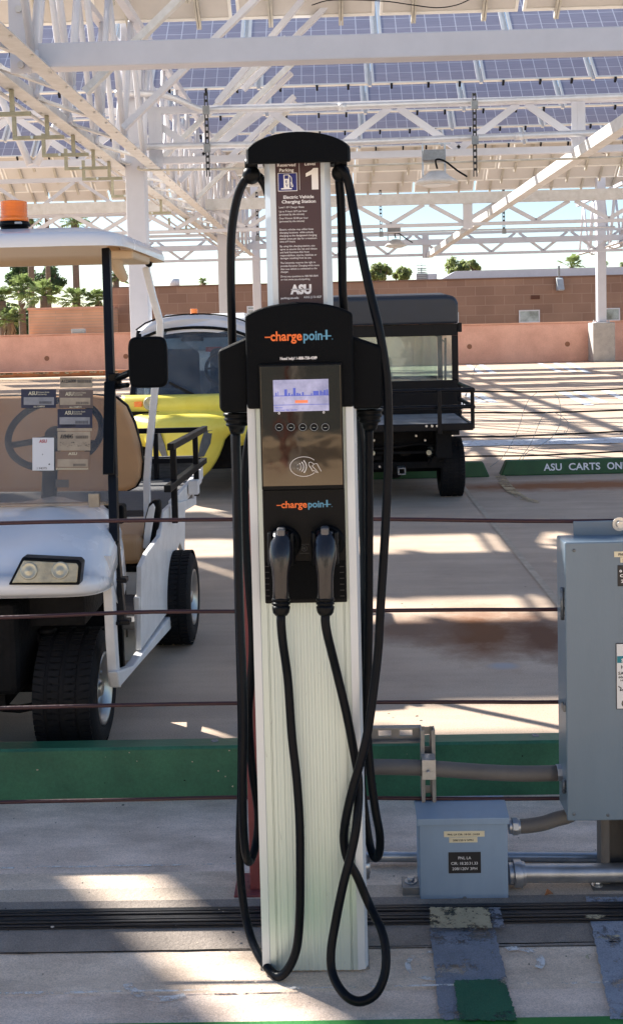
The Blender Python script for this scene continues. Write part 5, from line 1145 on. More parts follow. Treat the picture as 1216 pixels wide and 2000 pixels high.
pipe([(1006, 1614, YQ), (1030, 1613, YQ), (1060, 1608, YQ), (1085, 1600, YQ+.005), (1112, 1592, YQ+.01), (1135, 1575, YQ+.01), (1150, 1560, YQ+.01)], .0172, 'short grey flexible conduit curving from the junction box up to the cabinet', 'flex', fits=((992, 1614, YQ, 1014, .0205),))
# struts
YT_ = 2.625
sa = P(820, 1500, YT_).x; sb = P(848, 1500, YT_).x; szt = P(834, 1418, YT_).z
t = thing('strut_post', 'upright slotted galvanised strut clamping the flexible conduit', 'strut', ((sa+sb)/2, YT_, 0))
mb = MB(); mb.box((sa, YT_-.03, .0), (sa+.004, YT_, szt)); mb.box((sb-.004, YT_-.03, .0), (sb, YT_, szt)); mb.box((sa+.0042, YT_-.03, 0), (sa+.009, YT_-.027, szt)); mb.box((sb-.009, YT_-.03, 0), (sb-.0042, YT_-.027, szt))
z = szt-.001
mb.box((sa+.0042, YT_-.004, 0), (sa+.012, YT_-.001, szt)); mb.box((sb-.012, YT_-.004, 0), (sb-.0042, YT_-.001, szt))
while z > .03: mb.box((sa+.0121, YT_-.004, z-.018), (sb-.0121, YT_-.001, z)); z -= .05
mb.build('strut', 'dark_galv', t)
c = P(835, 1494, YT_-.04); mb = MB()
mb.box((c.x-.0165, 2.555, c.z-.003), (c.x+.0165, 2.5585, c.z+.024)); mb.box((c.x-.0165, 2.559, c.z+.0205), (c.x+.0165, 2.596, c.z+.024)); mb.box((c.x-.0165, 2.559, c.z-.026), (c.x+.0165, 2.596, c.z-.0225)); mb.box((c.x-.0165, 2.555, c.z-.024), (c.x+.0165, 2.5585, c.z-.0035))
mb.cyl((c.x-.002, 2.5555, c.z-.004), (c.x-.002, 2.545, c.z-.004), .0045, n=8); mb.build('pipe_clamp', 'galv', t)
def hstrut(x0, x1, y0, y1, Y, lab, slots):
    a = P(x0, y0, Y); b = P(x1, y1, Y); z1_ = P((x0+x1)/2, y0, Y).z; z0_ = P((x0+x1)/2, y1, Y).z; H_ = z1_-z0_; t = thing('strut_rail', lab, 'strut', (a.x, Y, 0)); mb = MB()
    mb.box((a.x, Y-.02, z1_-.004), (b.x, Y, z1_)); mb.box((a.x, Y-.02, z0_), (b.x, Y, z0_+.004)); 
    mb.box((a.x, Y-.003, z0_+.0042), (b.x, Y-.0005, z0_+H_*.3)); mb.box((a.x, Y-.003, z1_-H_*.3), (b.x, Y-.0005, z1_-.0042))
    e = [a.x]+[v for s_ in slots for v in (P(s_[0], y0, Y).x, P(s_[1], y0, Y).x)]+[b.x]
    for i in range(0, len(e), 2): mb.box((e[i], Y-.003, z0_+H_*.3001), (e[i+1], Y-.0005, z1_-H_*.3001))
    mb.build('strut', 'dark_galv', t)
hstrut(488, 822, 1418, 1448, 2.66, 'level slotted galvanised strut joining the station back to the upright strut', ((700, 725), (738, 763), (779, 804)))
a = P(801, 1727, YJ+.06); t = thing('anchor_bracket', 'small grey anchor bracket with a rusty bolt left of the junction box', 'bracket', (a.x, YJ+.06, 0))
mb = MB(); mb.box((a.x-.022, YJ+.02, .018), (a.x+.024, YJ+.07, .024)); mb.box((a.x-.022, YJ+.055, 0), (a.x-.018, YJ+.07, .018)); mb.box((a.x+.02, YJ+.02, 0), (a.x+.024, YJ+.07, .018)); mb.box((a.x-.022, YJ+.016, .0), (a.x+.024, YJ+.0195, .024)); mb.build('plate', 'dark_galv', t, bevel=.001)
mb = MB(); mb.cyl((a.x, YJ+.045, .024), (a.x, YJ+.045, .036), .009, n=6); mb.cyl((a.x, YJ+.045, .024), (a.x, YJ+.045, .0265), .015, n=16); mb.build('bolt', 'galv', t)
# dry leaf
c = G(1072, 1746, .01); mb = MB(); mb.add([(c.x-.012, c.y, .006), (c.x, c.y-.004, .012), (c.x+.011, c.y+.003, .008), (c.x, c.y+.006, .018), (c.x-.005, c.y+.006, .02)], [(0, 1, 3, 4), (1, 2, 3)]); tag(mb.build('dry_leaf', mat('dry_leaf_brown', (.28, .12, .05), .8), origin=c), 'tiny curled brown leaf on the pale strip right of the junction box', 'leaf')
# station sealant base sits on the deck; far wire barrier and wheel stops
YF = G(940, 930).y+.35
t = thing('wire_rope_barrier', 'distant barrier of four black wires behind the lettered wheel stop', 'barrier', (2.5, YF, 0))
for pts in ([(560, 770), (925, 765), (1060, 765), (1300, 756)], [(560, 812), (930, 806), (1060, 806), (1300, 798)], [(560, 858), (925, 853), (1060, 850), (1300, 838)], [(560, 896), (925, 891), (1060, 889), (1300, 877)]): rope(pts, YF, .008, t, 'black_metal')
mb = MB(); mb.box((6.2, YF-.05, 0), (6.3, YF+.05, 1.05)); mb.build('post', 'red_post', t, bevel=.005)
def wheel_stop(x0, x1, Y, h, lab, writing=None, dep=.16):
    t = thing('wheel_stop', lab, 'wheel stop', ((x0+x1)/2, Y, 0)); mb = MB(); s = .055
    mb.add([(x0, Y, 0), (x1, Y, 0), (x1, Y+dep, 0), (x0, Y+dep, 0), (x0+s, Y+.025, h), (x1-s, Y+.025, h), (x1-s, Y+dep-.025, h), (x0+s, Y+dep-.025, h)], [(3, 2, 1, 0), (4, 5, 6, 7), (0, 1, 5, 4), (1, 2, 6, 5), (2, 3, 7, 6), (3, 0, 4, 7)])
    b_ = mb.build('stop_body', 'green2', t, bevel=.012)
    if writing:
        mb = MB(); yd = Vector((0, .025, h)).normalized(); x = writing[1]
        for wd, wl in writing[2]: text(mb, wd, Vector((x, Y-.004, 0))+yd*(h*.32), wl, h*.46, yd=tuple(yd), bold=True); x += wl+.062
        mb.build('lettering', 'ink_white', b_)
    return t
a = G(978, 930); b = P(1061, 922, a.y).x
wheel_stop(a.x, a.x+1.85, a.y, .135, 'green wheel stop lettered ASU CARTS ONLY on the deck at the right', ('x', b, (('ASU', .165), ('CARTS', .285), ('ONLY', .235))))
c = G(956, 932); wheel_stop(c.x-1.85, c.x, c.y, .135, 'green wheel stop without writing behind the black utility cart')
# loose springy wires by the far barrier
def loose(pts, Y, lab): 
    q = [P(900+x/3.848, 690+y/3.848, Y) for x, y in pts]; mb = MB(); mb.tube(q, .0026, 6, 5); tag(mb.build('loose_wire', 'unit', origin=q[0]), lab, 'wire', 'loose wires on the far barrier')
loose([(215, 855), (300, 790), (370, 690), (430, 560), (470, 430), (510, 345), (575, 290)], YF-.06, 'loose wire arching from the gap between the wheel stops to the top wire')
loose([(430, 805), (520, 680), (570, 560), (620, 460), (665, 440), (730, 460), (795, 510), (805, 555), (790, 590), (772, 600), (780, 575)], YF-.05, 'loose wire with a small curled end right of the tall loop')
loose([(455, 805), (500, 740), (600, 690), (690, 620), (740, 530), (745, 420), (730, 340), (700, 305)], YF-.04, 'loose wire bowing to the right of the others')
# manufacturing print along the cables, scuffs on the pedestal and the cabinet
random.seed(44)
for i in range(16):
    x = cxS+random.uniform(-hw+.02, hw-.02); z = random.uniform(.02, .75)**1.3; L_ = random.uniform(.004, .02); an = random.uniform(-.5, .5)+1.57
    mb = MB(); a = Vector((x, YS-.0007, z)); d = Vector((math.cos(an), 0, math.sin(an))); n_v = Vector((-d.z, 0, d.x))*.0005
    mb.add([a-n_v, a+d*L_, a+n_v, a-d*.001], [(0, 1, 2, 3)]); mb.build('scratch', 'unit', st)
for (px, py) in ((1120, 1075), (1120, 1590), (1186, 1592)):
    c = P(px, py, YE); mb = MB(); mb.lathe((c.x, YE, c.z), (0, -1, 0), [(0, .004), (.0016, .0036), (.0022, .002), (.0022, 0)], 12); mb.build('screw', 'hinge', door)
# ================================================================== VEHICLES
def wheel(parent, c, r, wd, side=1, rim='chrome', name='wheel', turn=0.0, blocks=0):
    """wheel with axle along X; side=+1 means the outer face looks to +X"""
    rot = Matrix.Rotation(turn, 4, 'Z'); ax = (rot @ Vector((1, 0, 0)))*side; c = Vector(c)
    prof = [(-wd/2+.012, r*.58), (-wd/2, r*.66), (-wd/2, r*.84), (-wd/2+.012, r*.94), (-wd/2+.03, r*.985), (-wd/2+.034, r), (-.034, r*1.0), (-.0335, r*.975), (-.030, r*.975), (-.0295, r*1.0), (.0, r*1.002), (.0295, r), (.030, r*.975), (.0335, r*.975), (.034, r), (wd/2-.034, r), (wd/2-.03, r*.985), (wd/2-.012, r*.94), (wd/2, r*.84), (wd/2, r*.66), (wd/2-.012, r*.58)]
    mb = MB(); mb.lathe(c, ax, prof, 56); ty = mb.build('wheel', 'tyre', parent)
    mb = MB(); f = ax.normalized(); a = f.orthogonal().normalized(); b = f.cross(a); n = 56 if blocks == 0 else blocks
    for i in range(n):                                 # tread blocks
        t = 2*math.pi*i/n; u = a*math.cos(t)+b*math.sin(t); v = -a*math.sin(t)+b*math.cos(t)
        for off, sl in ((-wd*.36, .35), (-wd*.13, .12), (wd*.13, -.12), (wd*.36, -.35)):
            q = c+f*off+u*(r*1.004); L = 2*math.pi*r/n*.72
            p0 = q-f*wd*.085-v*L/2-v*sl*L*.5; p1 = q+f*wd*.085-v*L/2+v*sl*L*.5; p2 = p1+v*L; p3 = p0+v*L; h = u*.0028
            mb.add([p0-h, p1-h, p2-h, p3-h, p0+h, p1+h, p2+h, p3+h], [(4, 5, 6, 7), (0, 1, 5, 4), (1, 2, 6, 5), (2, 3, 7, 6), (3, 0, 4, 7)])
    mb.build('tread', 'tyre', ty)
    mb = MB(); mb.lathe(c, ax, [(wd/2-.012, r*.60), (wd/2-.002, r*.60), (wd/2-.002, r*.56), (wd/2-.035, r*.50), (wd/2-.055, r*.42), (wd/2-.04, r*.25), (wd/2-.02, r*.14), (wd/2-.012, r*.12), (wd/2-.012, 0)], 40)
    for i in range(5):
        t = 2*math.pi*i/5; u = a*math.cos(t)+b*math.sin(t); q = c+f*(wd/2-.035)+u*r*.28; mb.cyl(q, q+f*.014, .009, n=6)
    mb.build('rim', rim, ty); return ty

def loft(mb, rows, sm=True, close=False):
    n = len(rows[0]); vs = [p for r_ in rows for p in r_]; fs = []
    for k in range(len(rows)-1):
        for i in range(n-1): fs.append((k*n+i, k*n+i+1, (k+1)*n+i+1, (k+1)*n+i))
    mb.add(vs, fs, sm); return mb

# ---------------------------------------------------------------- white golf cart (left)
xR = P(228, 1150, 3.5).x; xc = xR-.60                 # right flank and centre line
g = thing('golf_cart', 'white golf cart with a tan seat, amber beacon and parking stickers on its windscreen', 'golf cart', (xc, 4.1, 0))
HWc = xR-xc
def vpt(px, py, Y): return P(px, py, Y)
# front cowl: profile from the windscreen foot over the bonnet to the lip
zt1 = P(60, 985, 3.86).z; zm = P(40, 1005, 3.66).z; zl = P(60, 1163, 3.24).z
prof = [(3.90, zt1-.01), (3.80, zt1+.012), (3.66, zt1+.008), (3.50, zt1-.02), (3.38, zt1-.055), (3.29, zt1-.10), (3.245, zt1-.145), (3.225, zl+.06), (3.222, zl+.018), (3.235, zl)]
rows = []
for (Y, z) in prof:
    row = []
    for i in range(-16, 17):
        s = i/16; a = abs(s); sx = math.copysign(min(1, math.sin(a*math.pi/2)**.92), s); e = a**7
        k_ = min(1, max(0, (Y-3.36)/.5)); wf = HWc-.004-.115*k_*k_*(3-2*k_); row.append(Vector((xc+sx*wf, Y+.18*e+.04*a*a, z-.05*e*(1 if z > zl+.05 else .2)-.012*a*a+(.02*math.exp(-((a-.45)/.12)**2) if Y > 3.3 else 0))))
    rows.append(row)
# flank going back from the bonnet edge
mb = MB(); loft(mb, rows)
for s in (0, -1):
    edge = [r_[s] for r_ in rows]; back = [Vector((p.x+(-.004 if s else .004), p.y+.10, max(.42, p.z-.16))) for p in edge]
    mid = [Vector((p.x+(.003 if s else -.003), p.y+.03, p.z-.05)) for p in edge]
    loft(mb, [edge, mid, back])
low_ = [Vector((p.x, p.y+.02, p.z-.004)) for p in rows[-1]]; inn = [Vector((xc+(p.x-xc)*.94, p.y+.06, p.z+.06)) for p in rows[-1]]
loft(mb, [rows[-1], low_, inn])
cowl = mb.build('front_cowl', 'cart_white', g)
md = cowl.modifiers.new('solid', 'SOLIDIFY'); md.thickness = .006; md.offset = -1
mb = MB(); mb.tube([p+Vector((0, 0, .0008)) for p in rows[1][1:-1]], .0016, 6, 1); mb.build('panel_seam', 'flex', g)
for k in (4, 16, 28): p = rows[0][k]; mb = MB(); mb.cyl(p+Vector((0, .03, -.001)), p+Vector((0, .03, .004)), .006, n=10); mb.build('screw', 'black_smooth', g)
# dark wheel arch liner and chassis
mb = MB(); mb.box((xc-HWc+.06, 3.46, .44), (xR-.10, 3.86, .56)); mb.box((xc-.30, 3.42, .18), (xc+.24, 4.6, .40)); mb.box((xc-HWc+.06, 3.865, .16), (xR-.06, 3.89, .55)); mb.build('chassis', 'dark_under', g)
mb = MB(); mb.sections([[Vector((xc+x, 3.36+y, z)) for x, y in ((-.30, 0), (.30, 0), (.34, .2), (-.34, .2))] for z, in ((.24,), (.54,))], sm=False); mb.build('front_skirt', 'dark_under', g, bevel=.02)
mb = MB(); mb.cyl((xc-.4, 3.54, .215), (xc+.45, 3.54, .215), .022, n=10); mb.tube([(xc+.20, 3.50, .50), (xc+.33, 3.52, .38), (xc+.40, 3.54, .22)], .016, 8, 3); mb.tube([(xc+.12, 3.44, .20), (xc+.28, 3.44, .17), (xc+.42, 3.48, .20)], .014, 8, 3)
for k in range(7): mb.lathe((xc+.36, 3.52, .27+k*.022), (0, 0, 1), [(0, .025), (.007, .032), (.014, .025)], 14)
mb.build('suspension', 'dark_under', g)
wheel(g, (P(150, 1400, 3.54).x, 3.545, .2), .2, .205, 1)
wheel(g, (xc-.48, 3.545, .2), .2, .205, -1)
wheel(g, (P(348, 1200, 4.72).x-.02, 4.74, .205), .205, .19, 1)
wheel(g, (xc-.46, 4.74, .205), .205, .19, -1)
# headlight
hz = lambda px, py, Y=3.262: P(px, py, Y)
def outline_prism(name, pts, Y, dep, m, par, bevel=0, slope=0.0):
    pp = [hz(x, y, Y) for x, y in pts]
    if slope:
        z0 = min(p.z for p in pp)
        for p in pp: p.y += (p.z-z0)*slope
    mb = MB(); mb.prism(pp, (0, dep, 0)); return mb.build(name, m, par, bevel=bevel)
for mir in (0, 1):
    def mm(pts): 
        return pts
    if mir == 0:
        Yh = 3.214
        fr_ = [(16, 1143), (39, 1092), (150, 1097), (157, 1103), (155, 1143)]
        hl_ = outline_prism('headlight', fr_, Yh, .05, 'black_smooth', g, .004, .30)
        inn = [(23, 1139), (42, 1098), (147, 1103), (151, 1108), (150, 1138)]
        outline_prism('lens', inn, Yh-.004, .006, 'lamp_lens', hl_, .003, .30)
        for (px, py, rr) in ((55, 1117, .027), (116, 1116, .027)):
            c = P(px, py, Yh-.006); mb = MB(); mb.lathe((c.x, c.y+.012, c.z), (0, -1, .3), [(0, rr), (.004, rr*.95), (.004, rr*.82), (.001, rr*.6), (.0035, rr*.35), (.005, 0)], 28); mb.build('reflector', 'lamp_metal', hl_)
    else:
        a = P(40, 1117, 3.228); xa_ = 2*xc-a.x; mb = MB(); mb.box((xa_-.13, 3.23, a.z-.04), (xa_+.09, 3.31, a.z+.04)); h2 = mb.build('headlight', 'black_smooth', g, bevel=.008); mb = MB(); mb.box((xa_-.12, 3.224, a.z-.033), (xa_+.08, 3.2295, a.z+.033)); mb.build('lens', 'lamp_lens', h2)
# floor, rocker and side panels on the right flank
zf = .30
mb = MB(); mb.box((xc-HWc+.03, 4.0, zf-.03), (xR-.02, 4.55, zf)); mb.build('floor_mat', 'wood_black', g)
def side_poly(name, pts, m, thick=.03, bev=.004, xoff=0):
    """outline given by photo points that all lie on the right flank"""
    q = []
    for px, py in pts:
        d = fw + cr*((px-CX)/F) - cu*((py-CY)/F); t_ = (xR+xoff)/d.x; q.append(CAM+d*t_)
    mb = MB(); mb.prism(q, (-thick, 0, 0)); return mb.build(name, m, g, bevel=bev)
side_poly('rocker_panel', [(235, 1343), (230, 1312), (262, 1300), (352, 1178), (354, 1206), (280, 1290)], 'cart_white_old', .035, .006, .01)
side_poly('rear_side_panel', [(277, 1106), (289, 1080), (314, 1046), (320, 1000), (336, 985), (383, 972), (383, 960), (384, 985), (362, 998), (361, 1084), (352, 1060), (340, 1092), (338, 1182), (276, 1270)], 'cart_white_old', .02, .003)
mb = MB(); a = P(232, 1112, 4.42); b = P(277, 1290, 4.42); mb.box((a.x-.35, 4.42, b.z), (b.x, 4.44, a.z)); mb.build('seat_riser', 'cart_white_old', g, bevel=.004)
mb = MB(); a = P(243, 1140, 4.41); b = P(248, 1245, 4.41); mb.box((a.x, 4.412, b.z), (a.x+.006, 4.4195, a.z)); mb.build('panel_seam', 'flex', g)
mb = MB(); a = P(215, 1150, 3.95); mb.box((xR-.028, 3.93, .25), (xR-.006, 4.02, P(225, 1165, 3.95).z)); mb.build('door_sill', 'cart_white_old', g, bevel=.004)
side_poly('fender_edge', [(214, 1085), (220, 1085), (227, 1165), (231, 1250), (237, 1343), (230, 1340), (224, 1250), (220, 1165)], 'cart_white_old', .03, .003, 0)
# seat
zs = P(250, 1042, 4.45).z; zsb = P(250, 1103, 4.42).z; xs = P(279, 1060, 4.42).x
mb = MB(); mb.box((xc-HWc+.06, 4.40, zsb), (xs, 4.80, zs)); mb.build('seat', 'tan', g, bevel=.035, seg=5)
mb = MB(); mb.box((xc-HWc+.06, 4.41, zsb-.03), (xs-.005, 4.8, zsb-.001)); mb.build('seat_base', 'black_smooth', g, bevel=.004)
Yb = 4.74; out = [(-30, 960), (-30, 775), (60, 775), (180, 773), (222, 778), (243, 795), (258, 828), (270, 870), (275, 905), (272, 935), (262, 952), (246, 960)]
pp = [P(x, y, Yb) for x, y in out]; pp[0].x = pp[1].x = xc-HWc+.05
mb = MB(); mb.prism(pp, (0, .07, .0)); mb.build('backrest', 'tan', g, bevel=.022, seg=4)
pp2 = [Vector((p.x+(.006 if p.x > xc else -.006), p.y+.045, p.z)) for p in pp]
mb = MB(); mb.prism([p+Vector((0, 0, .006 if p.z > .9 else -.006)) for p in pp2], (0, .03, 0)); mb.build('backrest_shell', 'black_smooth', g, bevel=.008)
# hip restraint
pts = [(286, 1094), (275, 1080), (283, 1010), (290, 985), (300, 976), (312, 978), (314, 1000), (302, 1078), (300, 1094)]
mb = MB(); mb.prism([P(x, y, 4.44) for x, y in pts], (0, .05, 0)); mb.build('hip_restraint', 'black_smooth', g, bevel=.012, seg=3)
pts = [(279, 1070), (286, 1012), (292, 990), (300, 982), (304, 990), (298, 1030), (291, 1072)]
mb = MB(); mb.prism([P(x, y, 4.438) for x, y in pts], (0, -.012, 0)); mb.build('restraint_pad', 'cart_white_old', g, bevel=.005)
# roof
zr0 = P(120, 482, 3.84).z; xe = P(330, 523, 4.92).x; xf = P(232, 492, 3.84).x
out = []
rows = []
HWr = xe-xc
for (Y, f, dz) in ((3.80, .93, 0), (3.90, .965, 0), (4.3, .985, 0), (4.80, 1, 0), (4.93, .98, 0)):
    pass
ztp = P(80, 447, 3.95).z-zr0
secs = []
for (f, h) in ((1.0, 0), (1.0, .02), (.985, .045), (.93, ztp*.72), (.82, ztp*.97), (.5, ztp)):
    ring = []; n = 44
    for i in range(n):
        t_ = 2*math.pi*i/n; c_ = math.cos(t_); s_ = math.sin(t_); ex_ = .18
        ring.append(Vector((xc+HWr*f*math.copysign(abs(c_)**ex_, c_), 4.37+.56*(f if f > .9 else f*1.02)*math.copysign(abs(s_)**ex_, s_), zr0+h)))
    secs.append(ring)
mb = MB(); mb.sections(secs, caps=False); o_ = len(mb.v); mb.f.append([len(mb.v)-44+i for i in range(44)]); mb.sm.append(False); mb.build('roof', 'cart_white', g)
secs = []
for (f, h) in ((.995, .001), (.965, .0), (.95, .022), (.6, .03)):
    ring = []
    for i in range(44):
        t_ = 2*math.pi*i/44; c_ = math.cos(t_); s_ = math.sin(t_); ring.append(Vector((xc+HWr*f*math.copysign(abs(c_)**.18, c_), 4.37+.56*f*math.copysign(abs(s_)**.18, s_), zr0+h)))
    secs.append(ring)
mb = MB(); mb.sections(secs, caps=False); mb.f.append([len(mb.v)-44+i for i in range(44)]); mb.sm.append(False); mb.build('roof_lining', 'tan_plastic', g)
# drip handle bracket under the roof corner
q = P(243, 510, 4.25); mb = MB(); mb.tube([(q.x-.03, 4.15, zr0+.01), (q.x-.02, 4.2, q.z-.02), (q.x, 4.25, q.z-.075)], lambda u: .035-.018*u, 10, 4); mb.box((q.x-.06, 4.12, zr0-.03), (q.x+.06, 4.5, zr0+.005)); mb.build('roof_bracket', 'tan_plastic', g, bevel=.008)
# posts
pA = P(208, 487, 3.93); pB = P(216, 740, 3.78); pC = P(221, 930, 3.66); pD = P(224, 1060, 3.56); pE = P(238, 1215, 3.50)
mb = MB()
for u, v in ((pA, pB), (pB, pC), (pC, pD), (pD, pE)): mb.bar(u, v, .029, .035, (0, 1, 0))
for c in (P(232, 1132, 3.53), P(238, 1213, 3.50)): mb.box((c.x-.03, c.y-.02, c.z-.008), (c.x+.03, c.y+.02, c.z+.008)); mb.cyl((c.x-.01, c.y-.02, c.z), (c.x-.01, c.y-.032, c.z), .007, n=6)
mb.build('windscreen_post', 'black_metal', g, bevel=.003)
mb = MB()
for u, v in ((pA, pB), (pB, pC), (pC, pD), (pD, pE)): mb.bar((2*xc-u.x, u.y, u.z), (2*xc-v.x, v.y, v.z), .029, .035, (0, 1, 0))
mb.build('windscreen_post', 'black_metal', g, bevel=.003)
mb = MB(); a = P(206, 745, 3.76); b = P(206, 925, 3.64); mb.bar(a+Vector((.02, -.02, 0)), b+Vector((.015, -.02, 0)), .038, .012, (0, 1, 0)); mb.build('screen_clamp', 'black_smooth', g, bevel=.002)
rp = [P(x, y, 4.78) for x, y in ((285, 522), (299, 580), (314, 632), (312, 660), (301, 780), (291, 880), (287, 940), (288, 1000), (288, 1040))]
mb = MB()
for u, v in zip(rp, rp[1:]): mb.bar(u, v+(v-u).normalized()*.004, .030, .03, (0, 1, 0))
mb.build('rear_strut', 'cart_white', g, bevel=.004)
mb = MB()
for u, v in zip(rp, rp[1:]): mb.bar((2*xc-u.x, u.y, u.z), (2*xc-v.x, v.y, v.z), .030, .03, (0, 1, 0))
mb.build('rear_strut', 'cart_white', g, bevel=.004)
mb = MB(); c = P(292, 516, 4.76); mb.cyl(c, c+Vector((0, -.03, 0)), .014, n=8); mb.build('strut_bolt', 'black_smooth', g)
# mirror
Ym = 3.66; a = P(249, 658, Ym); b = P(329, 757, Ym)
mb = MB(); mb.sections([[Vector(((a.x+b.x)/2+(b.x-a.x)/2*f*math.copysign(abs(math.cos(2*math.pi*i/40))**.35, math.cos(2*math.pi*i/40)), Ym+dy, (a.z+b.z)/2+(a.z-b.z)/2*f*math.copysign(abs(math.sin(2*math.pi*i/40))**.35, math.sin(2*math.pi*i/40)))) for i in range(40)] for f, dy in ((.90, -.012), (.98, -.004), (1, .006), (.97, .022))]); mir = mb.build('mirror', 'black', g)
mb = MB(); c0_ = P(222, 744, 3.78); mb.tube([c0_+Vector((0, 0, .005)), P(236, 736, 3.74), P(256, 727, Ym+.02)], .012, 10, 4); mb.box((c0_.x-.012, c0_.y-.03, c0_.z-.028), (c0_.x+.03, c0_.y+.0, c0_.z+.028)); mb.tube([P(228, 755, 3.76), P(250, 752, Ym+.02)], .009, 8, 3); mb.build('mirror_arm', 'black_smooth', mir, bevel=.003)
# windscreen (lower half up) with stickers
w0_ = P(-400, 738, 3.80); w1_ = P(212, 738, 3.79); w2_ = P(222, 985, 3.62); xw = 2*xc-w1_.x
yT, yB2 = 3.79, 3.64; zT = w1_.z; zB = P(100, 985, yB2).z
mb = MB(); mb.prism([(xw, yT, zT), (w1_.x, yT, zT), (w2_.x-.01, yB2, zB), (xw+.02, yB2, zB)], (0, .004, 0)); ws = mb.build('windscreen', 'glass_clear', g)
wn = Vector((0, -(zT-zB), yT-yB2)).normalized()
wup = Vector((0, yT-yB2, zT-zB)).normalized()
def onscreen(px, py, lift=.001):
    d = fw + cr*((px-CX)/F) - cu*((py-CY)/F); p0_ = Vector((0, yT, zT)); n_ = wn; t_ = (p0_-CAM).dot(n_)/d.dot(n_); return CAM+d*t_+n_*lift
if wn.y > 0: wn = -wn
dk = MB(); wh = MB(); mr_ = MB()
def flush():
    for b_, m_ in ((dk, 'ink_black'), (wh, 'label_cream'), (mr_, 'red_lens')):
        if b_.v: b_.build('sticker_print', m_, ws); b_.__init__()
def sticker(x0, y0, x1, y1, m, name='parking_sticker', lift=.001):
    if lift < .0012: flush()
    a, b, c, d = onscreen(x0, y1, lift), onscreen(x1, y1, lift), onscreen(x1, y0, lift), onscreen(x0, y0, lift)
    mb = MB(); mb.add([a, b, c, d, a-wn*.0007, b-wn*.0007, c-wn*.0007, d-wn*.0007], [(0, 1, 2, 3), (7, 6, 5, 4), (0, 4, 5, 1), (1, 5, 6, 2), (2, 6, 7, 3), (3, 7, 4, 0)]); return mb.build(name, m, ws)
def stext(mb, s, x0, x1, yb, yc, lift=.0022, bold=True):
    a = onscreen(x0, yb, lift); b = onscreen(x1, yb, lift); c = onscreen(x0, yc, lift); text(mb, s, a, (b-a).length, (c-a).length, yd=tuple(wup), bold=bold)
M['st_dark'] = mat('sun faded navy sticker', (.035, .035, .06), .5, 0, .2, 20); M['st_brown'] = mat('faded brown sticker', (.15, .11, .09), .5, 0, .2, 20)
M['st_beige'] = mat('yellowed beige sticker', (.40, .33, .24), .5, 0, .2, 25); M['st_grey'] = mat('grey sticker field', (.28, .28, .29), .5, 0, .2, 25); M['st_tan'] = mat('brownish sticker', (.24, .165, .115), .5, 0, .15, 25)
def barcode(mb, x0, x1, y0, y1, seed):
    random.seed(seed); x = x0
    while x < x1-1:
        w_ = random.uniform(.6, 1.8); a, b, c, d = onscreen(x, y1, .0022), onscreen(x+w_*.6, y1, .0022), onscreen(x+w_*.6, y0, .0022), onscreen(x, y0, .0022); mb.quad(a, b, c, d); x += w_+.5
sticker(118, 737, 181, 757, 'st_beige'); stext(dk, 'A1236000', 120, 149, 748, 742); barcode(dk, 152, 179, 742, 748, 1)
sticker(42, 760, 110, 797, 'st_dark'); sticker(47, 776, 106, 791, 'st_grey', lift=.0016); stext(wh, 'ASU', 56, 73, 772, 765); stext(wh, 'Arizona State', 74, 97, 768, 765, bold=False); stext(wh, 'University', 74, 92, 772, 769, bold=False); stext(wh, 'ALL CAMPUS', 66, 88, 796, 793); barcode(dk, 78, 103, 784, 789, 2)
sticker(116, 762, 182, 797, 'st_brown'); sticker(118, 777, 177, 791, 'st_beige', lift=.0016); stext(wh, 'ASU', 128, 144, 773, 766); stext(wh, 'Arizona State', 145, 168, 769, 766, bold=False); stext(wh, 'University', 145, 162, 773, 770, bold=False); stext(wh, 'ALL CAMPUS', 136, 160, 797, 794); barcode(dk, 149, 174, 785, 790, 3)
sticker(113, 799, 181, 836, 'st_dark'); sticker(117, 815, 176, 829, 'st_grey', lift=.0016); stext(wh, 'ASU', 127, 143, 810, 803); stext(wh, 'Arizona State', 144, 167, 806, 803, bold=False); stext(wh, 'University', 144, 161, 810, 807, bold=False); barcode(dk, 148, 173, 822, 828, 4); stext(dk, 'AV003640', 120, 148, 834, 829.5)
sticker(112, 836.5, 180, 842, 'st_beige')
sticker(113, 843, 177, 880, 'st_beige'); stext(dk, 'AV84845', 118, 143, 857, 849); barcode(dk, 149, 173, 851, 857, 5)
random.seed(4)
for i in range(60):
    x = random.uniform(115, 174); y = random.uniform(865, 872)+1.5*math.sin(x*.3); a = onscreen(x, y, .0022); mb_ = dk; s_ = random.uniform(.0008, .003); mb_.quad(a, a+Vector((s_*1.6, 0, 0)), a+Vector((s_*1.4, 0, 0))+wup*s_*.5, a+wup*s_*.6)
sticker(109, 882, 176, 918, 'st_tan'); sticker(113, 897, 172, 912, 'st_beige', lift=.0016); stext(wh, 'ASU', 134, 151, 889, 884); barcode(dk, 144, 169, 906, 911, 6)
for i in range(15):
    x = 110+i*4.2; wh.quad(onscreen(x, 918, .0022), onscreen(x+2, 918, .0022), onscreen(x+4, 914, .0022), onscreen(x+2, 914, .0022))
sticker(64, 855, 106, 919, 'label_white'); stext(mr_, 'ASU', 77, 92, 865, 859); stext(dk, '1 94375', 73, 92, 917, 913, bold=False)
c = onscreen(84, 888, .002); mr2 = dk; mr2.quad(c+wup*.002-Vector((.002, 0, 0)), c+wup*.002+Vector((.002, 0, 0)), c-wup*.003); c = onscreen(97, 907, .002); dk.lathe(c, wn, [(0, .0026), (.0003, .0026), (.0003, 0)], 12)
flush()
sticker(109, 937, 135, 952, 'flex', 'sensor_pad')
q0 = onscreen(176, 966); mb = MB(); a = P(176, 962, 3.66); b = P(198, 988, 3.66); mb.box((a.x, 3.63, b.z), (b.x, 3.645, a.z)); mb.build('screen_clip', 'st_beige', g, bevel=.002)
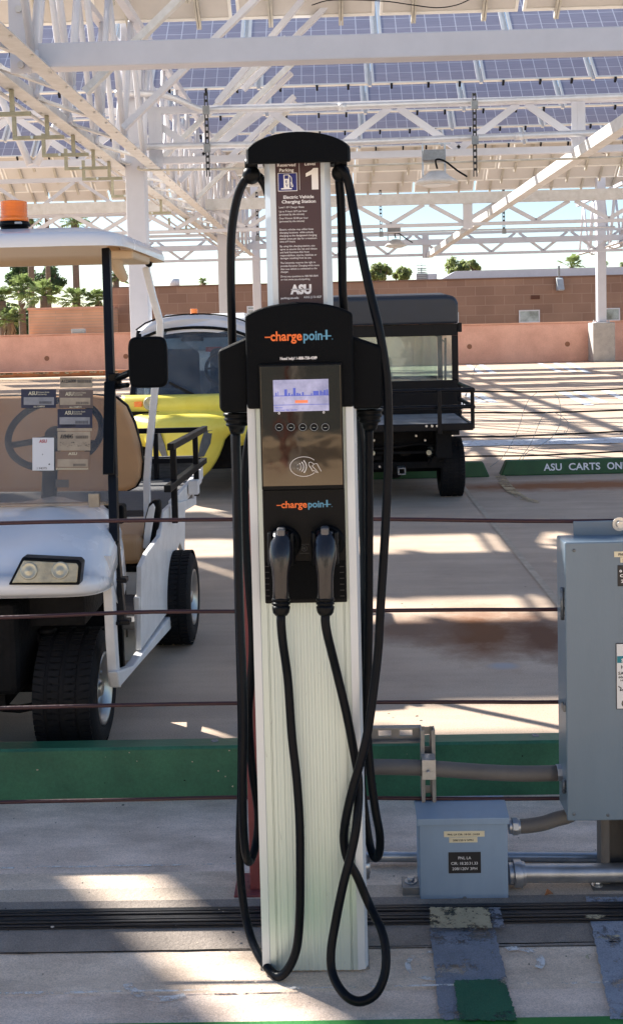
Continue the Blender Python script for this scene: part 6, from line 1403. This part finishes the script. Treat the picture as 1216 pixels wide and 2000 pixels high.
mb = MB(); mb.bar((xw, yT+.002, zT), (w1_.x, yT+.002, zT), .012, .006); mb.bar((xw+.02, yB2, zB), (w2_.x-.01, yB2, zB), .018, .01); mb.build('windscreen_edge', 'glass_clear', g)
# steering wheel and column
wc = P(108, 846, 4.10); ax = Vector((0, -.66, .75)).normalized(); a = Vector((1, 0, 0)); b = ax.cross(a).normalized()
mb = MB(); mb.tube([wc+a*math.cos(t_)*.178+b*math.sin(t_)*.178 for t_ in [2*math.pi*i/28 for i in range(28)]], .0135, 10, 2, closed=True)
for an in (200, 340, 270): t_ = R(an); mb.tube([wc-ax*.02, wc-ax*.012+a*math.cos(t_)*.09+b*math.sin(t_)*.09, wc+a*math.cos(t_)*.172+b*math.sin(t_)*.172], .012, 8, 3)
mb.lathe(wc-ax*.03, ax, [(0, 0), (0, .045), (.03, .04), (.035, 0)], 20); mb.build('steering_wheel', 'black', g)
mb = MB(); mb.tube([wc-ax*.03, P(100, 900, 4.0), P(95, 990, 3.88)], .028, 12, 4); mb.build('steering_column', 'black', g)
mb = MB(); mb.box((xc-HWc+.05, 3.86, zt1-.08), (xR-.04, 3.93, zt1-.012)); mb.build('dash', 'black', g, bevel=.01)
# cargo bed with black rails
zb_ = .50; bx1_ = P(383, 965, 5.9).x
mb = MB(); mb.box((xc-HWc+.03, 4.86, .55), (xR-.035, 5.95, .58)); mb.build('bed_floor', 'wood_black', g)
mb = MB(); a = P(205, 958, 5.98); b = P(385, 975, 5.98); mb.box((xc-HWc+.02, 5.96, .56), (xR-.01, 6.0, .635)); mb.box((xR-.034, 4.87, .545), (xR-.012, 5.95, .62)); mb.box((xc-HWc+.01, 4.87, .545), (xc-HWc+.03, 5.95, .62)); mb.build('bed_side', 'cart_white_old', g, bevel=.004)
mb = MB(); mb.box((xc-HWc+.04, 5.90, .585), (xR-.04, 5.93, .80-.1)); mb.build('headboard', 'wood_black', g)
X1 = xR+.0; rl = MB(); Yn, Yf_ = 4.62, 5.90
def P_x(px, py, X):
    d = fw + cr*((px-CX)/F) - cu*((py-CY)/F); return CAM+d*(X/d.x)
Xr = P(337, 900, 4.66).x
ta, tb = P_x(333, 873, Xr), P_x(400, 837, Xr); la, lb = P_x(327, 955, Xr), P_x(399, 899, Xr)
rl.bar(ta, tb, .030, .030); rl.bar(la, lb, .030, .030); p_ = P_x(338, 880, Xr); rl.bar((Xr, p_.y, ta.z), (Xr, p_.y, .55), .026, .026); p_ = P_x(381, 850, Xr); rl.bar((Xr, p_.y, tb.z+.02), (Xr, p_.y, .55), .026, .026)
for z in (tb.z-.004, lb.z-.004): rl.bar((xc-HWc+.05, tb.y-.02, z), (Xr-.017, tb.y-.02, z), .028, .028)
rl.bar((P(306, 880, tb.y).x, tb.y-.02, tb.z-.02), (P(306, 880, tb.y).x, tb.y-.02, .585), .026, .026); rl.bar((xc, tb.y-.02, tb.z-.02), (xc, tb.y-.02, .585), .026, .026)
rl.build('bed_rail', 'black_metal', g, bevel=.003)
mb = MB(); p_ = P_x(381, 960, Xr); mb.box((Xr-.03, p_.y-.03, .57), (Xr+.02, p_.y+.03, .64)); mb.build('rail_socket', 'cart_white_old', g, bevel=.004)
# beacons
def beacon(px, py_b, wpx, Y, lab, zbase=None):
    c = P(px, py_b, Y); z0 = c.z if zbase is None else zbase; r = wpx/2*Y/2100; t = thing('amber_beacon', lab, 'beacon', (c.x, Y, z0)); mb = MB(); mb.cyl((c.x, Y, z0-.02), (c.x, Y, z0), r*1.0, n=24); mb.build('mount', 'black', t)
    mb = MB(); mb.lathe((c.x, Y, z0), (0, 0, 1), [(0, 0), (0, r*1.18), (r*.25, r*1.12), (r*.35, r*1.05), (r*.36, 0)], 28)
    mb.build('base', 'black_smooth', t)
    pr = [(r*.36, 0), (r*.36, r*1.08), (r*.7, r*1.04)]; z = r*.7
    while z < r*1.75: pr += [(z, r*1.0), (z+r*.03, r*.97), (z+r*.07, r*.97), (z+r*.1, r*.995)]; z += r*.11
    pr += [(r*1.84, r*.95), (r*1.9, r*.7), (r*1.92, 0)]
    mb = MB(); mb.lathe((c.x, Y, z0), (0, 0, 1), pr, 36); mb.build('lens', 'orange_glass', t)
    mb = MB(); mb.box((c.x+r*.35, Y-r*1.2, z0+r*.08), (c.x+r*.85, Y-r*.9, z0+r*.24)); mb.build('maker_plate', 'unit', t, bevel=.002); return t
beacon(29, 443, 52, 4.0, 'large amber beacon on the white golf cart roof', zr0+ztp+.016)

# ---------------------------------------------------------------- yellow utility truck
Yt_ = 9.0; s9 = 9.0/2100
xy = P(375, 800, Yt_).x
tr = thing('utility_truck', 'small yellow and white electric utility truck facing the viewer behind the golf cart', 'utility truck', (xy, 9.8, 0))
def row(py, half, Y, bulge, n=18, Yp=None):
    z = P(375, py, Y).z; hw_ = half*Y/2100; dx = -8*Y/2100*min(1, max(0, (py-830)/30))
    return [Vector((xy+dx+hw_*(i/n), Y+bulge*abs(i/n)**2.4, z)) for i in range(-n, n+1)]
rows = [row(774, 140, 9.0, .10), row(779, 139, 8.96, .10), row(797, 137, 8.93, .12), row(803, 130, 8.95, .12), row(811, 124, 8.90, .15), row(814, 118, 8.80, .20), row(822, 117, 8.68, .24), row(829, 112, 8.62, .26), row(844, 104, 8.60, .28), row(852, 84, 8.60, .20), row(862, 77, 8.60, .18), row(876, 72, 8.60, .18), row(893, 65, 8.60, .17), row(906, 57, 8.61, .16), row(920, 46, 8.64, .14), row(931, 32, 8.68, .10), row(939, 14, 8.76, .04)]
mb = MB(); loft(mb, rows); o = mb.build('front_body', 'yellow', tr); md = o.modifiers.new('solid', 'SOLIDIFY'); md.thickness = .02; md.offset = -1
# fenders above the wheels
for s in (-1, 1):
    mb = MB()
    fr = [row_ for row_ in rows[5:8]]
    def fp(px, py, Y): p = P(375+s*px, py, Y); return Vector((xy+s*abs(p.x-xy), Y, P(375, py, Y).z))
    A_ = [fp(96, 826, 8.78), fp(122, 830, 8.95), fp(138, 838, 9.2)]; B_ = [fp(90, 850, 8.76), fp(118, 850, 8.92), fp(138, 852, 9.18)]; C_ = [fp(88, 872, 8.80), fp(114, 864, 8.95), fp(137, 856, 9.2)]
    loft(mb, [A_, B_, C_]); o = mb.build('fender', 'yellow', tr); md = o.modifiers.new('solid', 'SOLIDIFY'); md.thickness = .02
    # grille inserts
    pts = [(308-375, 842), (323-375, 842), (332-375, 868), (337-375, 893), (326-375, 893), (313-375, 868)]
    q = []
    for dx, py in pts:
        X = abs(dx+8); hwp = 104 if py < 848 else (77-12*(py-862)/31 if py > 862 else 84); f = min(1, X/hwp); q.append(Vector((xy-8*8.6/2100+s*X*8.6/2100, 8.565+(.28 if py < 848 else .18)*f**2.4, P(375, py, 8.6).z)))
    mb = MB(); mb.prism(q, (0, .05, 0)); mb.build('side_grille', 'hinge', tr)
    # lamps
    if s < 0:
        c = P(293, 789, 8.92); mb = MB(); mb.lathe((c.x, 9.0, c.z), (0, -1, 0), [(0, .062), (.06, .060), (.075, .055), (.078, .048), (.06, .03), (.07, 0)], 24); mb.build('headlight', 'lamp_metal', tr)
        c = P(269, 790, 8.93); 
    else: 
        c = P(458, 786, 8.92); mb = MB(); mb.lathe((c.x, 9.0, c.z), (0, -1, 0), [(0, .062), (.06, .060), (.075, .055), (.078, .048), (.06, .03), (.07, 0)], 24); mb.build('headlight', 'lamp_metal', tr)
        c = P(482, 785, 8.93)
    mb = MB(); mb.box((c.x-.032, 8.945, c.z-.022), (c.x+.032, 9.06, c.z+.022)); mb.build('turn_signal', 'orange_glass', tr, bevel=.004)
mb = MB(); c = P(363, 909, 8.6); mb.box((c.x-.028, 8.58, c.z-.035), (c.x+.034, 8.6, c.z+.03)); mb.build('tow_plate', 'black_metal', tr, bevel=.004)
mb = MB(); c = P(365, 925, 8.64); mb.bar((c.x-.11, 8.62, c.z), (c.x+.12, 8.62, c.z), .018, .018); mb.build('tow_slot', 'black_metal', tr)
mb = MB(); text(mb, 'TAYLOR', (P(352, 847, 8.585).x, 8.583, P(365, 847, 8.585).z), .085, .022); mb.build('emblem', mat('embossed_yellow', (.62, .52, .06), .5), tr)
# cab
def cabp(px, py, Y): return P(px, py, Y)
hwB = 118*9.1/2100; hwT = 106*9.6/2100
zB_ = P(375, 775, 9.05).z; zT_ = P(375, 650, 9.35).z
zr = P(375, 611, 9.4).z
glf = MB(); glf.prism([(xy-hwB, 9.06, zB_), (xy+hwB, 9.06, zB_), (xy+hwT, 9.36, zT_-.02), (xy+hwT*.5, 9.33, zT_+.085), (xy, 9.32, zT_+.11), (xy-hwT*.5, 9.33, zT_+.085), (xy-hwT, 9.36, zT_-.02)], (0, .006, 0)); glf.build('windscreen', 'glass_truck', tr)
for s in (-1, 1):
    mb = MB(); mb.bar((xy+s*hwB, 9.07, zB_-.03), (xy+s*hwT, 9.38, zT_+.02), .05, .06); mb.bar((xy+s*hwT, 10.25, zT_), (xy+s*(hwB-.02), 10.3, .6), .05, .06); mb.each('cab_pillar', 'black_metal', tr, bevel=.008)
secs = []
for (Y, dz, f) in ((9.28, -.035, .98), (9.34, .0, 1.0), (9.7, .0, 1.0), (10.2, -.015, 1.0), (10.32, -.01, .98)):
    ring = []
    for i in range(13): u_ = -1+2*i/12; ring.append(Vector((xy+hwT*1.05*f*u_, Y+.06*u_*u_, zr-.075*u_*u_-.05*abs(u_)**6+dz-.02)))
    for i in range(13): u_ = 1-2*i/12; ring.append(Vector((xy+hwT*1.05*f*u_, Y+.06*u_*u_, zr-.075*u_*u_-.05*abs(u_)**6+dz-.07-(.06 if Y < 9.3 else 0))))
    secs.append(ring)
mb = MB(); mb.sections(secs); mb.build('cab_roof', 'truck_white', tr)
mb = MB(); pts = [Vector((xy+hwT*1.06*u_, 9.27+.06*u_*u_, zr-.075*u_*u_-.05*abs(u_)**6-.128)) for u_ in [-1+2*i/12 for i in range(13)]]; mb.tube(pts, .014, 6, 1); mb.build('roof_gasket', 'black_smooth', tr)
mb = MB(); pts = [Vector((xy+hwT*1.06*u_, 9.30+.06*u_*u_, zr-.075*u_*u_-.05*abs(u_)**6-.012)) for u_ in [-1+2*i/12 for i in range(13)]]; mb.tube(pts, .007, 6, 1); mb.build('roof_trim', 'black_smooth', tr)
mb = MB(); mb.box((xy-hwT+.02, 9.42, zr-.22), (xy+hwT-.02, 9.5, zr-.115)); mb.box((xy-hwT+.02, 9.501, zr-.13), (xy+hwT-.02, 10.2, zr-.115)); mb.build('headliner', 'black_smooth', tr)
for k in (5, 8): mb = MB(); mb.tube([p+Vector((0, -.004, .002)) for p in rows[k][2:-2]], .004, 6, 1); mb.build('body_seam', 'hinge', tr)
mb = MB(); mb.box((xy-hwB, 9.08, .45), (xy+hwB, 10.3, zB_-.16)); mb.build('cab_floor', 'seat_grey', tr)
for s in (-1, 1):
    cx_ = xy+s*.25; mb = MB(); mb.box((cx_-.2, 9.95, .75), (cx_+.2, 10.08, 1.22)); mb.box((cx_-.2, 9.6, .72), (cx_+.2, 10.0, .86)); mb.build('seat', 'seat_grey', tr, bevel=.06, seg=4)
mb = MB(); mb.box((xy-hwB+.03, 9.15, .8), (xy+hwB-.03, 9.42, zB_-.02)); mb.build('dash', 'seat_grey', tr, bevel=.04)
mb = MB(); wc = P(405, 738, 9.6); a = Vector((1, 0, 0)); ax = Vector((0, -.8, .5)).normalized(); b = ax.cross(a); wc = Vector((xy+.24, 9.5, 1.05)); mb.tube([wc+a*math.cos(t_)*.17+b*math.sin(t_)*.17 for t_ in [2*math.pi*i/20 for i in range(20)]], .016, 8, 2, closed=True); mb.cyl(wc, wc-ax*.25, .03, n=10); mb.bar(wc-a*.16, wc+a*.16, .03, .02); mb.build('steering_wheel', 'black_smooth', tr)
mb = MB(); c = P(375, 660, 9.42); c.x = P(376, 660, 9.42).x; mb.box((c.x-.10, 9.40, c.z-.03), (c.x+.10, 9.42, c.z+.025)); mb.build('rear_view_mirror', 'black_smooth', tr, bevel=.012)
mb = MB(); mb.bar(P(331, 747, 9.12), P(388, 775, 9.03), .016, .02); mb.bar(P(388, 775, 9.03), P(362, 774, 9.03), .03, .02); mb.build('wiper', 'black_metal', tr)
mb = MB(); mb.box((xy-hwB+.0, 10.31, .5), (xy+hwB-.0, 10.34, 1.0)); mb.build('cab_back', 'truck_white', tr)
mb = MB(); mb.box((xy-.6, 10.4, .55), (xy+.6, 12.3, .62)); mb.box((xy-.6, 10.4, .625), (xy-.57, 12.3, .9)); mb.box((xy+.57, 10.4, .625), (xy+.6, 12.3, .9)); mb.build('load_bed', 'truck_white', tr, bevel=.01)
p = P(247, 850, 9.0); mb = MB(); mb.box((xy-hwB-.02, 9.15, .62), (xy-hwB+.015, 10.0, zB_-.02)); mb.box((xy+hwB-.015, 9.15, .62), (xy+hwB+.02, 10.0, zB_-.02)); mb.build('side_panel', 'truck_white', tr, bevel=.01)
mb = MB(); mb.box((xy-.5, 9.0, .22), (xy+.5, 12.2, .45)); mb.box((xy-.55, 8.95, .30), (xy+.55, 9.03, .72)); mb.build('chassis', 'dark_under', tr)
for sx in (-1, 1):
    for yy in (9.28, 11.6): wheel(tr, (xy+sx*.52, yy, .25), .25, .16, sx, 'flex', blocks=30)
beacon(379, 609, 14.5, 9.75, 'small orange beacon on the arched white roof of the yellow truck', zr-.022)

# ---------------------------------------------------------------- white car seen through the truck's glass
YV = 15.0; vx = P(395, 700, YV).x
v = thing('parked_suv', 'white car seen from behind through the windscreen of the yellow truck', 'car', (vx, YV, 0))
secs = []
for (Y, zt, hwid, zb2) in ((15.0, 1.0, .78, .35), (15.03, 1.08, .84, .3), (15.25, 1.55, .80, .28), (15.5, 1.62, .76, .28), (17.4, 1.60, .76, .28), (18.2, 1.1, .84, .28), (19.3, .9, .78, .3)):
    ring = [Vector((vx+hwid*u_, Y, z_)) for u_, z_ in ((-.97, zb2), (-1, zb2+.1), (-1, min(1.0, zt*.8)), (-.86, zt-.06), (-.74, zt), (.74, zt), (.86, zt-.06), (1, min(1.0, zt*.8)), (1, zb2+.1), (.97, zb2))]; secs.append(ring)
mb = MB(); mb.sections(secs, sm=False); mb.build('body', 'suv_white', v, bevel=.04, seg=3)
mb = MB(); mb.prism([(vx-.60, 14.998+.0, 1.10), (vx+.60, 14.998, 1.10), (vx+.54, 15.19, 1.46), (vx-.54, 15.19, 1.46)], (0, .02, 0)); mb.build('rear_window', 'win_glass', v)
for s in (-1, 1): mb = MB(); mb.box((vx+s*.80-.10, 14.985, .84), (vx+s*.80+.05, 15.1, 1.05)); mb.build('tail_light', 'red_lens', v, bevel=.02)
mb = MB(); mb.box((vx-.16, 14.985, .78), (vx+.16, 14.995, .92)); mb.build('licence_plate', 'label_white', v)
mb = MB(); mb.box((vx-.78, 14.93, .35), (vx+.78, 15.02, .58)); mb.build('bumper', 'suv_white', v, bevel=.04)
for sx in (-1, 1):
    for yy in (15.7, 18.3): wheel(v, (vx+sx*.72, yy, .32), .32, .2, sx, 'chrome', blocks=24)
a = P(418, 690, 13.2); t = thing('parking_sign', 'small red and white parking sign glimpsed through the truck windscreen', 'sign', (a.x, 13.2, 0))
mb = MB(); mb.box((a.x-.10, 13.19, a.z-.1), (a.x+.10, 13.2, a.z+.02)); pl = mb.build('plate', 'label_white', t); mb = MB(); mb.box((a.x-.10, 13.19, a.z+.0205), (a.x+.10, 13.2, a.z+.08)); mb.build('red_band', 'red_lens', t)
mb = MB(); text(mb, 'P', (a.x-.05, 13.188, a.z-.07), None, .06); mb.build('lettering', 'ink_black', pl); mb = MB(); mb.cyl((a.x, 13.22, 0), (a.x, 13.22, a.z+.05), .018, n=8); mb.build('post', 'galv', t)

# ---------------------------------------------------------------- black utility cart (rear view)
Yr_ = 8.15; bR = P(924, 835, Yr_).x; xk = P(893, 660, 9.3).x-.62
dc = thing('utility_cart', 'black utility cart with a railed flat bed, seen from behind right of the station', 'utility cart', (xk, 9.0, 0))
bL = 2*xk-bR
zb1 = P(800, 829, Yr_).z; zb0 = P(800, 843, Yr_).z
mb = MB(); mb.box((bL, Yr_, zb0), (bR, Yr_+.03, zb1)); mb.box((bR-.03, Yr_+.031, zb0), (bR, 9.15, zb1)); mb.box((bL, Yr_+.031, zb0), (bL+.03, 9.15, zb1)); mb.build('bed_frame', 'black_metal', dc, bevel=.006)
mb = MB(); mb.box((bL+.031, Yr_+.031, zb1-.02), (bR-.031, 9.15, zb1-.006)); mb.build('bed_floor', mat('worn_bed_floor', (.20, .20, .20), .6, 0, .3, 6, c2=(.34, .33, .32)), dc)
zt2 = P(800, 764, Yr_).z; zm2 = P(800, 797, Yr_).z
mb = MB()
for z in (zt2, zm2): mb.cyl((bL-.01, Yr_+.02, z), (bR+.0, Yr_+.02, z), .016, n=10); mb.cyl((bR-.0, Yr_+.0, z), (bR-.0, 9.05, z), .017, n=10); mb.cyl((bL, Yr_, z), (bL, 9.05, z), .017, n=10)
for x in (bR-.002, bL+.002):
    for yy in (Yr_+.03, 9.0): mb.bar((x, yy, zb0+.01), (x, yy, zt2), .028, .028)
for x in (P(857, 800, Yr_).x, 2*xk-P(857, 800, Yr_).x): mb.bar((x, Yr_-.018, zb0-.02), (x, Yr_-.018, zt2+.0), .030, .026)
mb.build('railing', 'black_metal', dc, bevel=.003)
mb = MB()
for px in (832, 843, 853, 733): c = P(px, 832, Yr_); mb.cyl((c.x, Yr_-.0, c.z), (c.x, Yr_-.012, c.z), .010, n=8)
mb.each('bolt', 'steel_bolt', dc)
# wheels
wxR = P(885, 920, 8.5).x; rr_ = .235
wheel(dc, (wxR, 8.72, rr_), rr_, .195, 1, 'flex'); wheel(dc, (2*xk-wxR, 8.72, rr_), rr_, .195, -1, 'flex')
wheel(dc, (wxR, 10.5, rr_), rr_, .18, 1, 'flex', blocks=24); wheel(dc, (2*xk-wxR, 10.5, rr_), rr_, .18, -1, 'flex', blocks=24)
# chassis, axle, springs
mb = MB(); ya = 8.6; random.seed(8)
mb.box((bL+.16, 8.5, .44), (bR-.2, 10.6, .50)); mb.cyl((2*xk-wxR, 8.72, rr_), (wxR, 8.72, rr_), .035, n=12); mb.sphere((xk+.02, 8.70, rr_), .085, 16, 10)
mb.box((xk-.40, 8.48, .26), (xk+.40, 8.52, .31)); mb.box((xk-.36, 8.5, .50), (xk+.42, 8.54, .55)); mb.box((xk-.42, 8.44, .38), (xk+.44, 8.46, .40)); mb.bar((xk-.42, 8.46, .42), (xk-.2, 8.46, .28), .03, .04); mb.bar((xk+.42, 8.46, .5), (xk+.3, 8.46, .28), .03, .04)
mb.box((bR-.27, 8.3, .36), (bR-.15, 8.62, zb0-.002)); mb.box((bL+.15, 8.3, .36), (bL+.27, 8.62, zb0-.002)); mb.box((xk-.5, 9.0, .2), (xk+.5, 9.5, .42))
for i in range(16): x = xk+random.uniform(-.42, .42); z = random.uniform(.28, .52); mb.box((x-random.uniform(.01, .05), 8.46+random.random()*.1, z-.015), (x+random.uniform(.01, .05), 8.58, z+.02))
mb.tube([(xk-.4, 8.44, .45), (xk-.1, 8.42, .43), (xk+.2, 8.42, .46), (xk+.38, 8.44, .44), (xk+.4, 8.46, .5)], .012, 8, 4)
mb.build('chassis', 'dark_under', dc)
for s in (-1, 1):
    mb = MB(); x = xk+s*.32; pts = [(x+.032*math.cos(t_), 8.6+.032*math.sin(t_), .27+.025*t_/(2*math.pi)*1.0) for t_ in [i*math.pi/5 for i in range(70)]]; mb.tube(pts, .008, 6, 1); mb.cyl((x, 8.6, .25), (x, 8.6, .5), .014, n=8); mb.build('coil_spring', 'hinge', dc)
for px, py in ((837, 884), (727, 885)):
    c = P(px, py, 8.4); mb = MB(); mb.cyl((c.x, 8.41, c.z), (c.x, 8.39, c.z), .020, n=18); mb.build('reflector', 'label_cream', dc)
c = P(784, 920, 8.36); mb = MB(); mb.box((c.x-.03, 8.34, c.z-.028), (c.x+.03, 8.46, c.z-.018)); mb.box((c.x-.03, 8.34, c.z+.018), (c.x+.03, 8.46, c.z+.028)); mb.box((c.x-.03, 8.34, c.z-.0179), (c.x-.02, 8.46, c.z+.0179)); mb.box((c.x+.02, 8.34, c.z-.0179), (c.x+.03, 8.46, c.z+.0179)); mb.build('hitch', 'dark_galv', dc, bevel=.002)
mb = MB()
for px, py in ((832, 863), (731, 863), (814, 854), (742, 915), (868, 852)): c = P(px, py, 8.3); mb.cyl((c.x, 8.44, c.z), (c.x, 8.40, c.z), .009, n=6)
mb.each('chassis_bolt', 'steel_bolt', dc)
# cab
cR = P(893, 660, 9.25).x; cL = 2*xk-cR; Ya, Yz = 9.22, 10.5
zr1 = P(800, 577, Ya).z; zr0_ = P(800, 636, Ya).z
secs = []
for (Y, dz, f) in ((Ya-.05, -.02, 1.0), (Ya-.02, 0, 1.0), (Ya+.5, .03, 1), (Yz, .0, 1), (Yz+.15, -.06, .97)):
    ring = [Vector((xk+(cR-xk)*f*u_, Y, z_+dz*w_)) for u_, z_, w_ in ((-1, zr0_+.01, 0), (-1.0, zr1-.07, 1), (-.96, zr1-.02, 1), (-.85, zr1, 1), (.85, zr1, 1), (.96, zr1-.02, 1), (1.0, zr1-.07, 1), (1, zr0_+.01, 0))]; secs.append(ring)
mb = MB(); mb.sections(secs, sm=False); mb.build('roof', mat('dark_slate_roof', (.030, .036, .048), .35, 0, .1, 5), dc, bevel=.02, seg=3)
zg1 = P(800, 657, Ya).z; zg0 = P(800, 744, Ya).z; gR = P(882, 700, Ya).x; gL = 2*xk-gR
mb = MB(); mb.box((cL, Ya, zb1-.2), (cR-.0, Ya+.03, zg0)); mb.box((cL, Ya, zg1), (cR, Ya+.03, zr0_+.009)); mb.box((cL, Ya, zg0+.0005), (gL, Ya+.03, zg1-.0005)); mb.box((gR, Ya, zg0+.0005), (cR, Ya+.03, zg1-.0005)); cab = mb.build('cab_back', 'black_metal', dc, bevel=.004)
mb = MB(); mb.box((gL-.01, Ya+.012, zg0-.01), (gR+.01, Ya+.016, zg1+.01)); mb.build('rear_window', 'glass_cab', dc)
mb = MB()
for x in (cL+.03, cR-.03): mb.bar((x, Yz, .6), (x, Yz, zr0_), .045, .045); mb.bar((x, Ya+.6, .5), (x, Yz-.02, .62), .04, .04)
mb.bar((cL+.06, Yz, zr0_-.02), (cR-.06, Yz, zr0_-.02), .05, .05); mb.bar((cL+.06, Yz, .86), (cR-.06, Yz, .86), .05, .06); mb.build('cab_frame', 'black_metal', dc, bevel=.004)
mb = MB(); mb.box((cL+.06, Yz-.01, .89), (cR-.06, Yz-.006, zr0_-.05)); mb.build('windscreen', 'glass_cab', dc)
mb = MB(); mb.box((cL, Yz+.03, .38), (cR, Yz+.5, .86)); mb.build('front_body', 'black_metal', dc, bevel=.06, seg=3)
mb = MB(); mb.box((cL+.05, Ya+.06, .5), (cR-.05, Ya+.45, .68)); mb.box((cL+.05, Ya+.045, .69), (cR-.05, Ya+.12, .90)); mb.build('seat', 'seat_grey', dc, bevel=.03)
c = P(761, 636, Yz-.12); mb = MB(); mb.sections([[Vector((c.x+.085*f*math.cos(2*math.pi*i/24), Yz-.12+dy, c.z+.038*f*math.sin(2*math.pi*i/24))) for i in range(24)] for f, dy in ((.9, 0), (1, .006), (.8, .022))]); mb.tube([(c.x, Yz-.10, c.z), (c.x+.01, Yz-.06, c.z+.06), (c.x+.01, Yz-.04, c.z+.1)], .008, 6, 3); rv = mb.build('rear_view_mirror', 'black_smooth', dc)
mb = MB(); mb.sections([[Vector((c.x+.074*f*math.cos(2*math.pi*i/24), Yz-.1215+dy, c.z+.030*f*math.sin(2*math.pi*i/24))) for i in range(24)] for f, dy in ((1, -.001), (1, .001))]); mb.build('mirror_glass', 'lamp_metal', rv)
mb = MB(); mb.bar(P(815, 630, Yz-.03), P(868, 668, Yz-.03), .012, .014); mb.build('wiper', 'black_metal', dc)
mb = MB(); mb.tube([P(869, y, Ya+.3) for y in (660, 690, 720, 742)], .010, 8, 3); mb.build('grab_handle', 'black_metal', dc)
c = P(893, 637, Ya); mb = MB(); mb.box((cR-.0, Ya-.03, c.z-.05), (cR+.03, Ya+.05, c.z+.03)); mb.build('hinge', 'black_metal', dc, bevel=.005)

# ================================================================== BEHIND THE CAMERA (mirrored in the glass; building and poles are added)
bw = thing('bounce_building', 'tan stucco building added behind the photographer for bounce light, mirrored in the station glass', 'building', (0, -13, 0))  # added wall, bounces sunlight onto the shaded fronts and fills the glass
mb = MB(); mb.box((-16, -11, 0), (16, -9.5, 4.6)); mb.build('wall', 'tan_wall', bw)
mb = MB(); mb.box((-1.2, -9.498, 0), (.6, -9.46, 2.1)); mb.box((3.2, -9.498, .9), (5.2, -9.46, 2.1)); mb.build('door', 'seat_grey', bw)
for i, (x, y, rad) in enumerate(((-2.6, -5.5, 1.0), (1.9, -6.2, 1.1), (.4, -7.8, 1.0))):
    t = thing('leafy_tree', ('broad shade tree behind the photographer, left', 'broad shade tree behind the photographer, right', 'small shade tree behind the photographer, middle')[i], 'tree', (x, y, 0), 'trees behind the photographer')
    mb = MB(); leaf_crown(mb, (x, y, 2.5), rad, 1400, .11, .8, 70+i, 14); mb.build('crown', 'leaf', t)
    mb = MB(); mb.tube([(x, y, 0), (x+.1, y, 1.2), (x, y, 2.4)], lambda q_: .12-.05*q_, 8, 3); mb.build('trunk', 'bark', t)
t = thing('added_white_pole', 'added slim white pole behind the photographer, mirrored as a pale line', 'post', (-.34, -6, 0)); mb = MB(); mb.cyl((-.34, -6, 0), (-.34, -6, 4), .022, n=10); mb.build('pole', 'white_steel', t); mb = MB(); mb.cyl((-.34, -6, 0), (-.34, -6, .05), .07, n=12); mb.build('foot', 'white_steel', t)  # added pole, its mirror image stands for the sunlit cable's reflection
t = thing('added_red_pole', 'added thicker red pole beside the slim white pole, mirrored as a red line', 'post', (-.46, -6.2, 0)); mb = MB(); mb.cyl((-.46, -6.2, 0), (-.46, -6.2, 4), .05, n=10); mb.build('pole', 'red_post', t); mb = MB(); mb.cyl((-.46, -6.2, 0), (-.46, -6.2, .05), .09, n=12); mb.build('foot', 'red_post', t)  # added pole for the red line mirrored in the station glass
# drop helper properties
for o in bpy.data.objects:
    if '_o' in o: del o['_o']
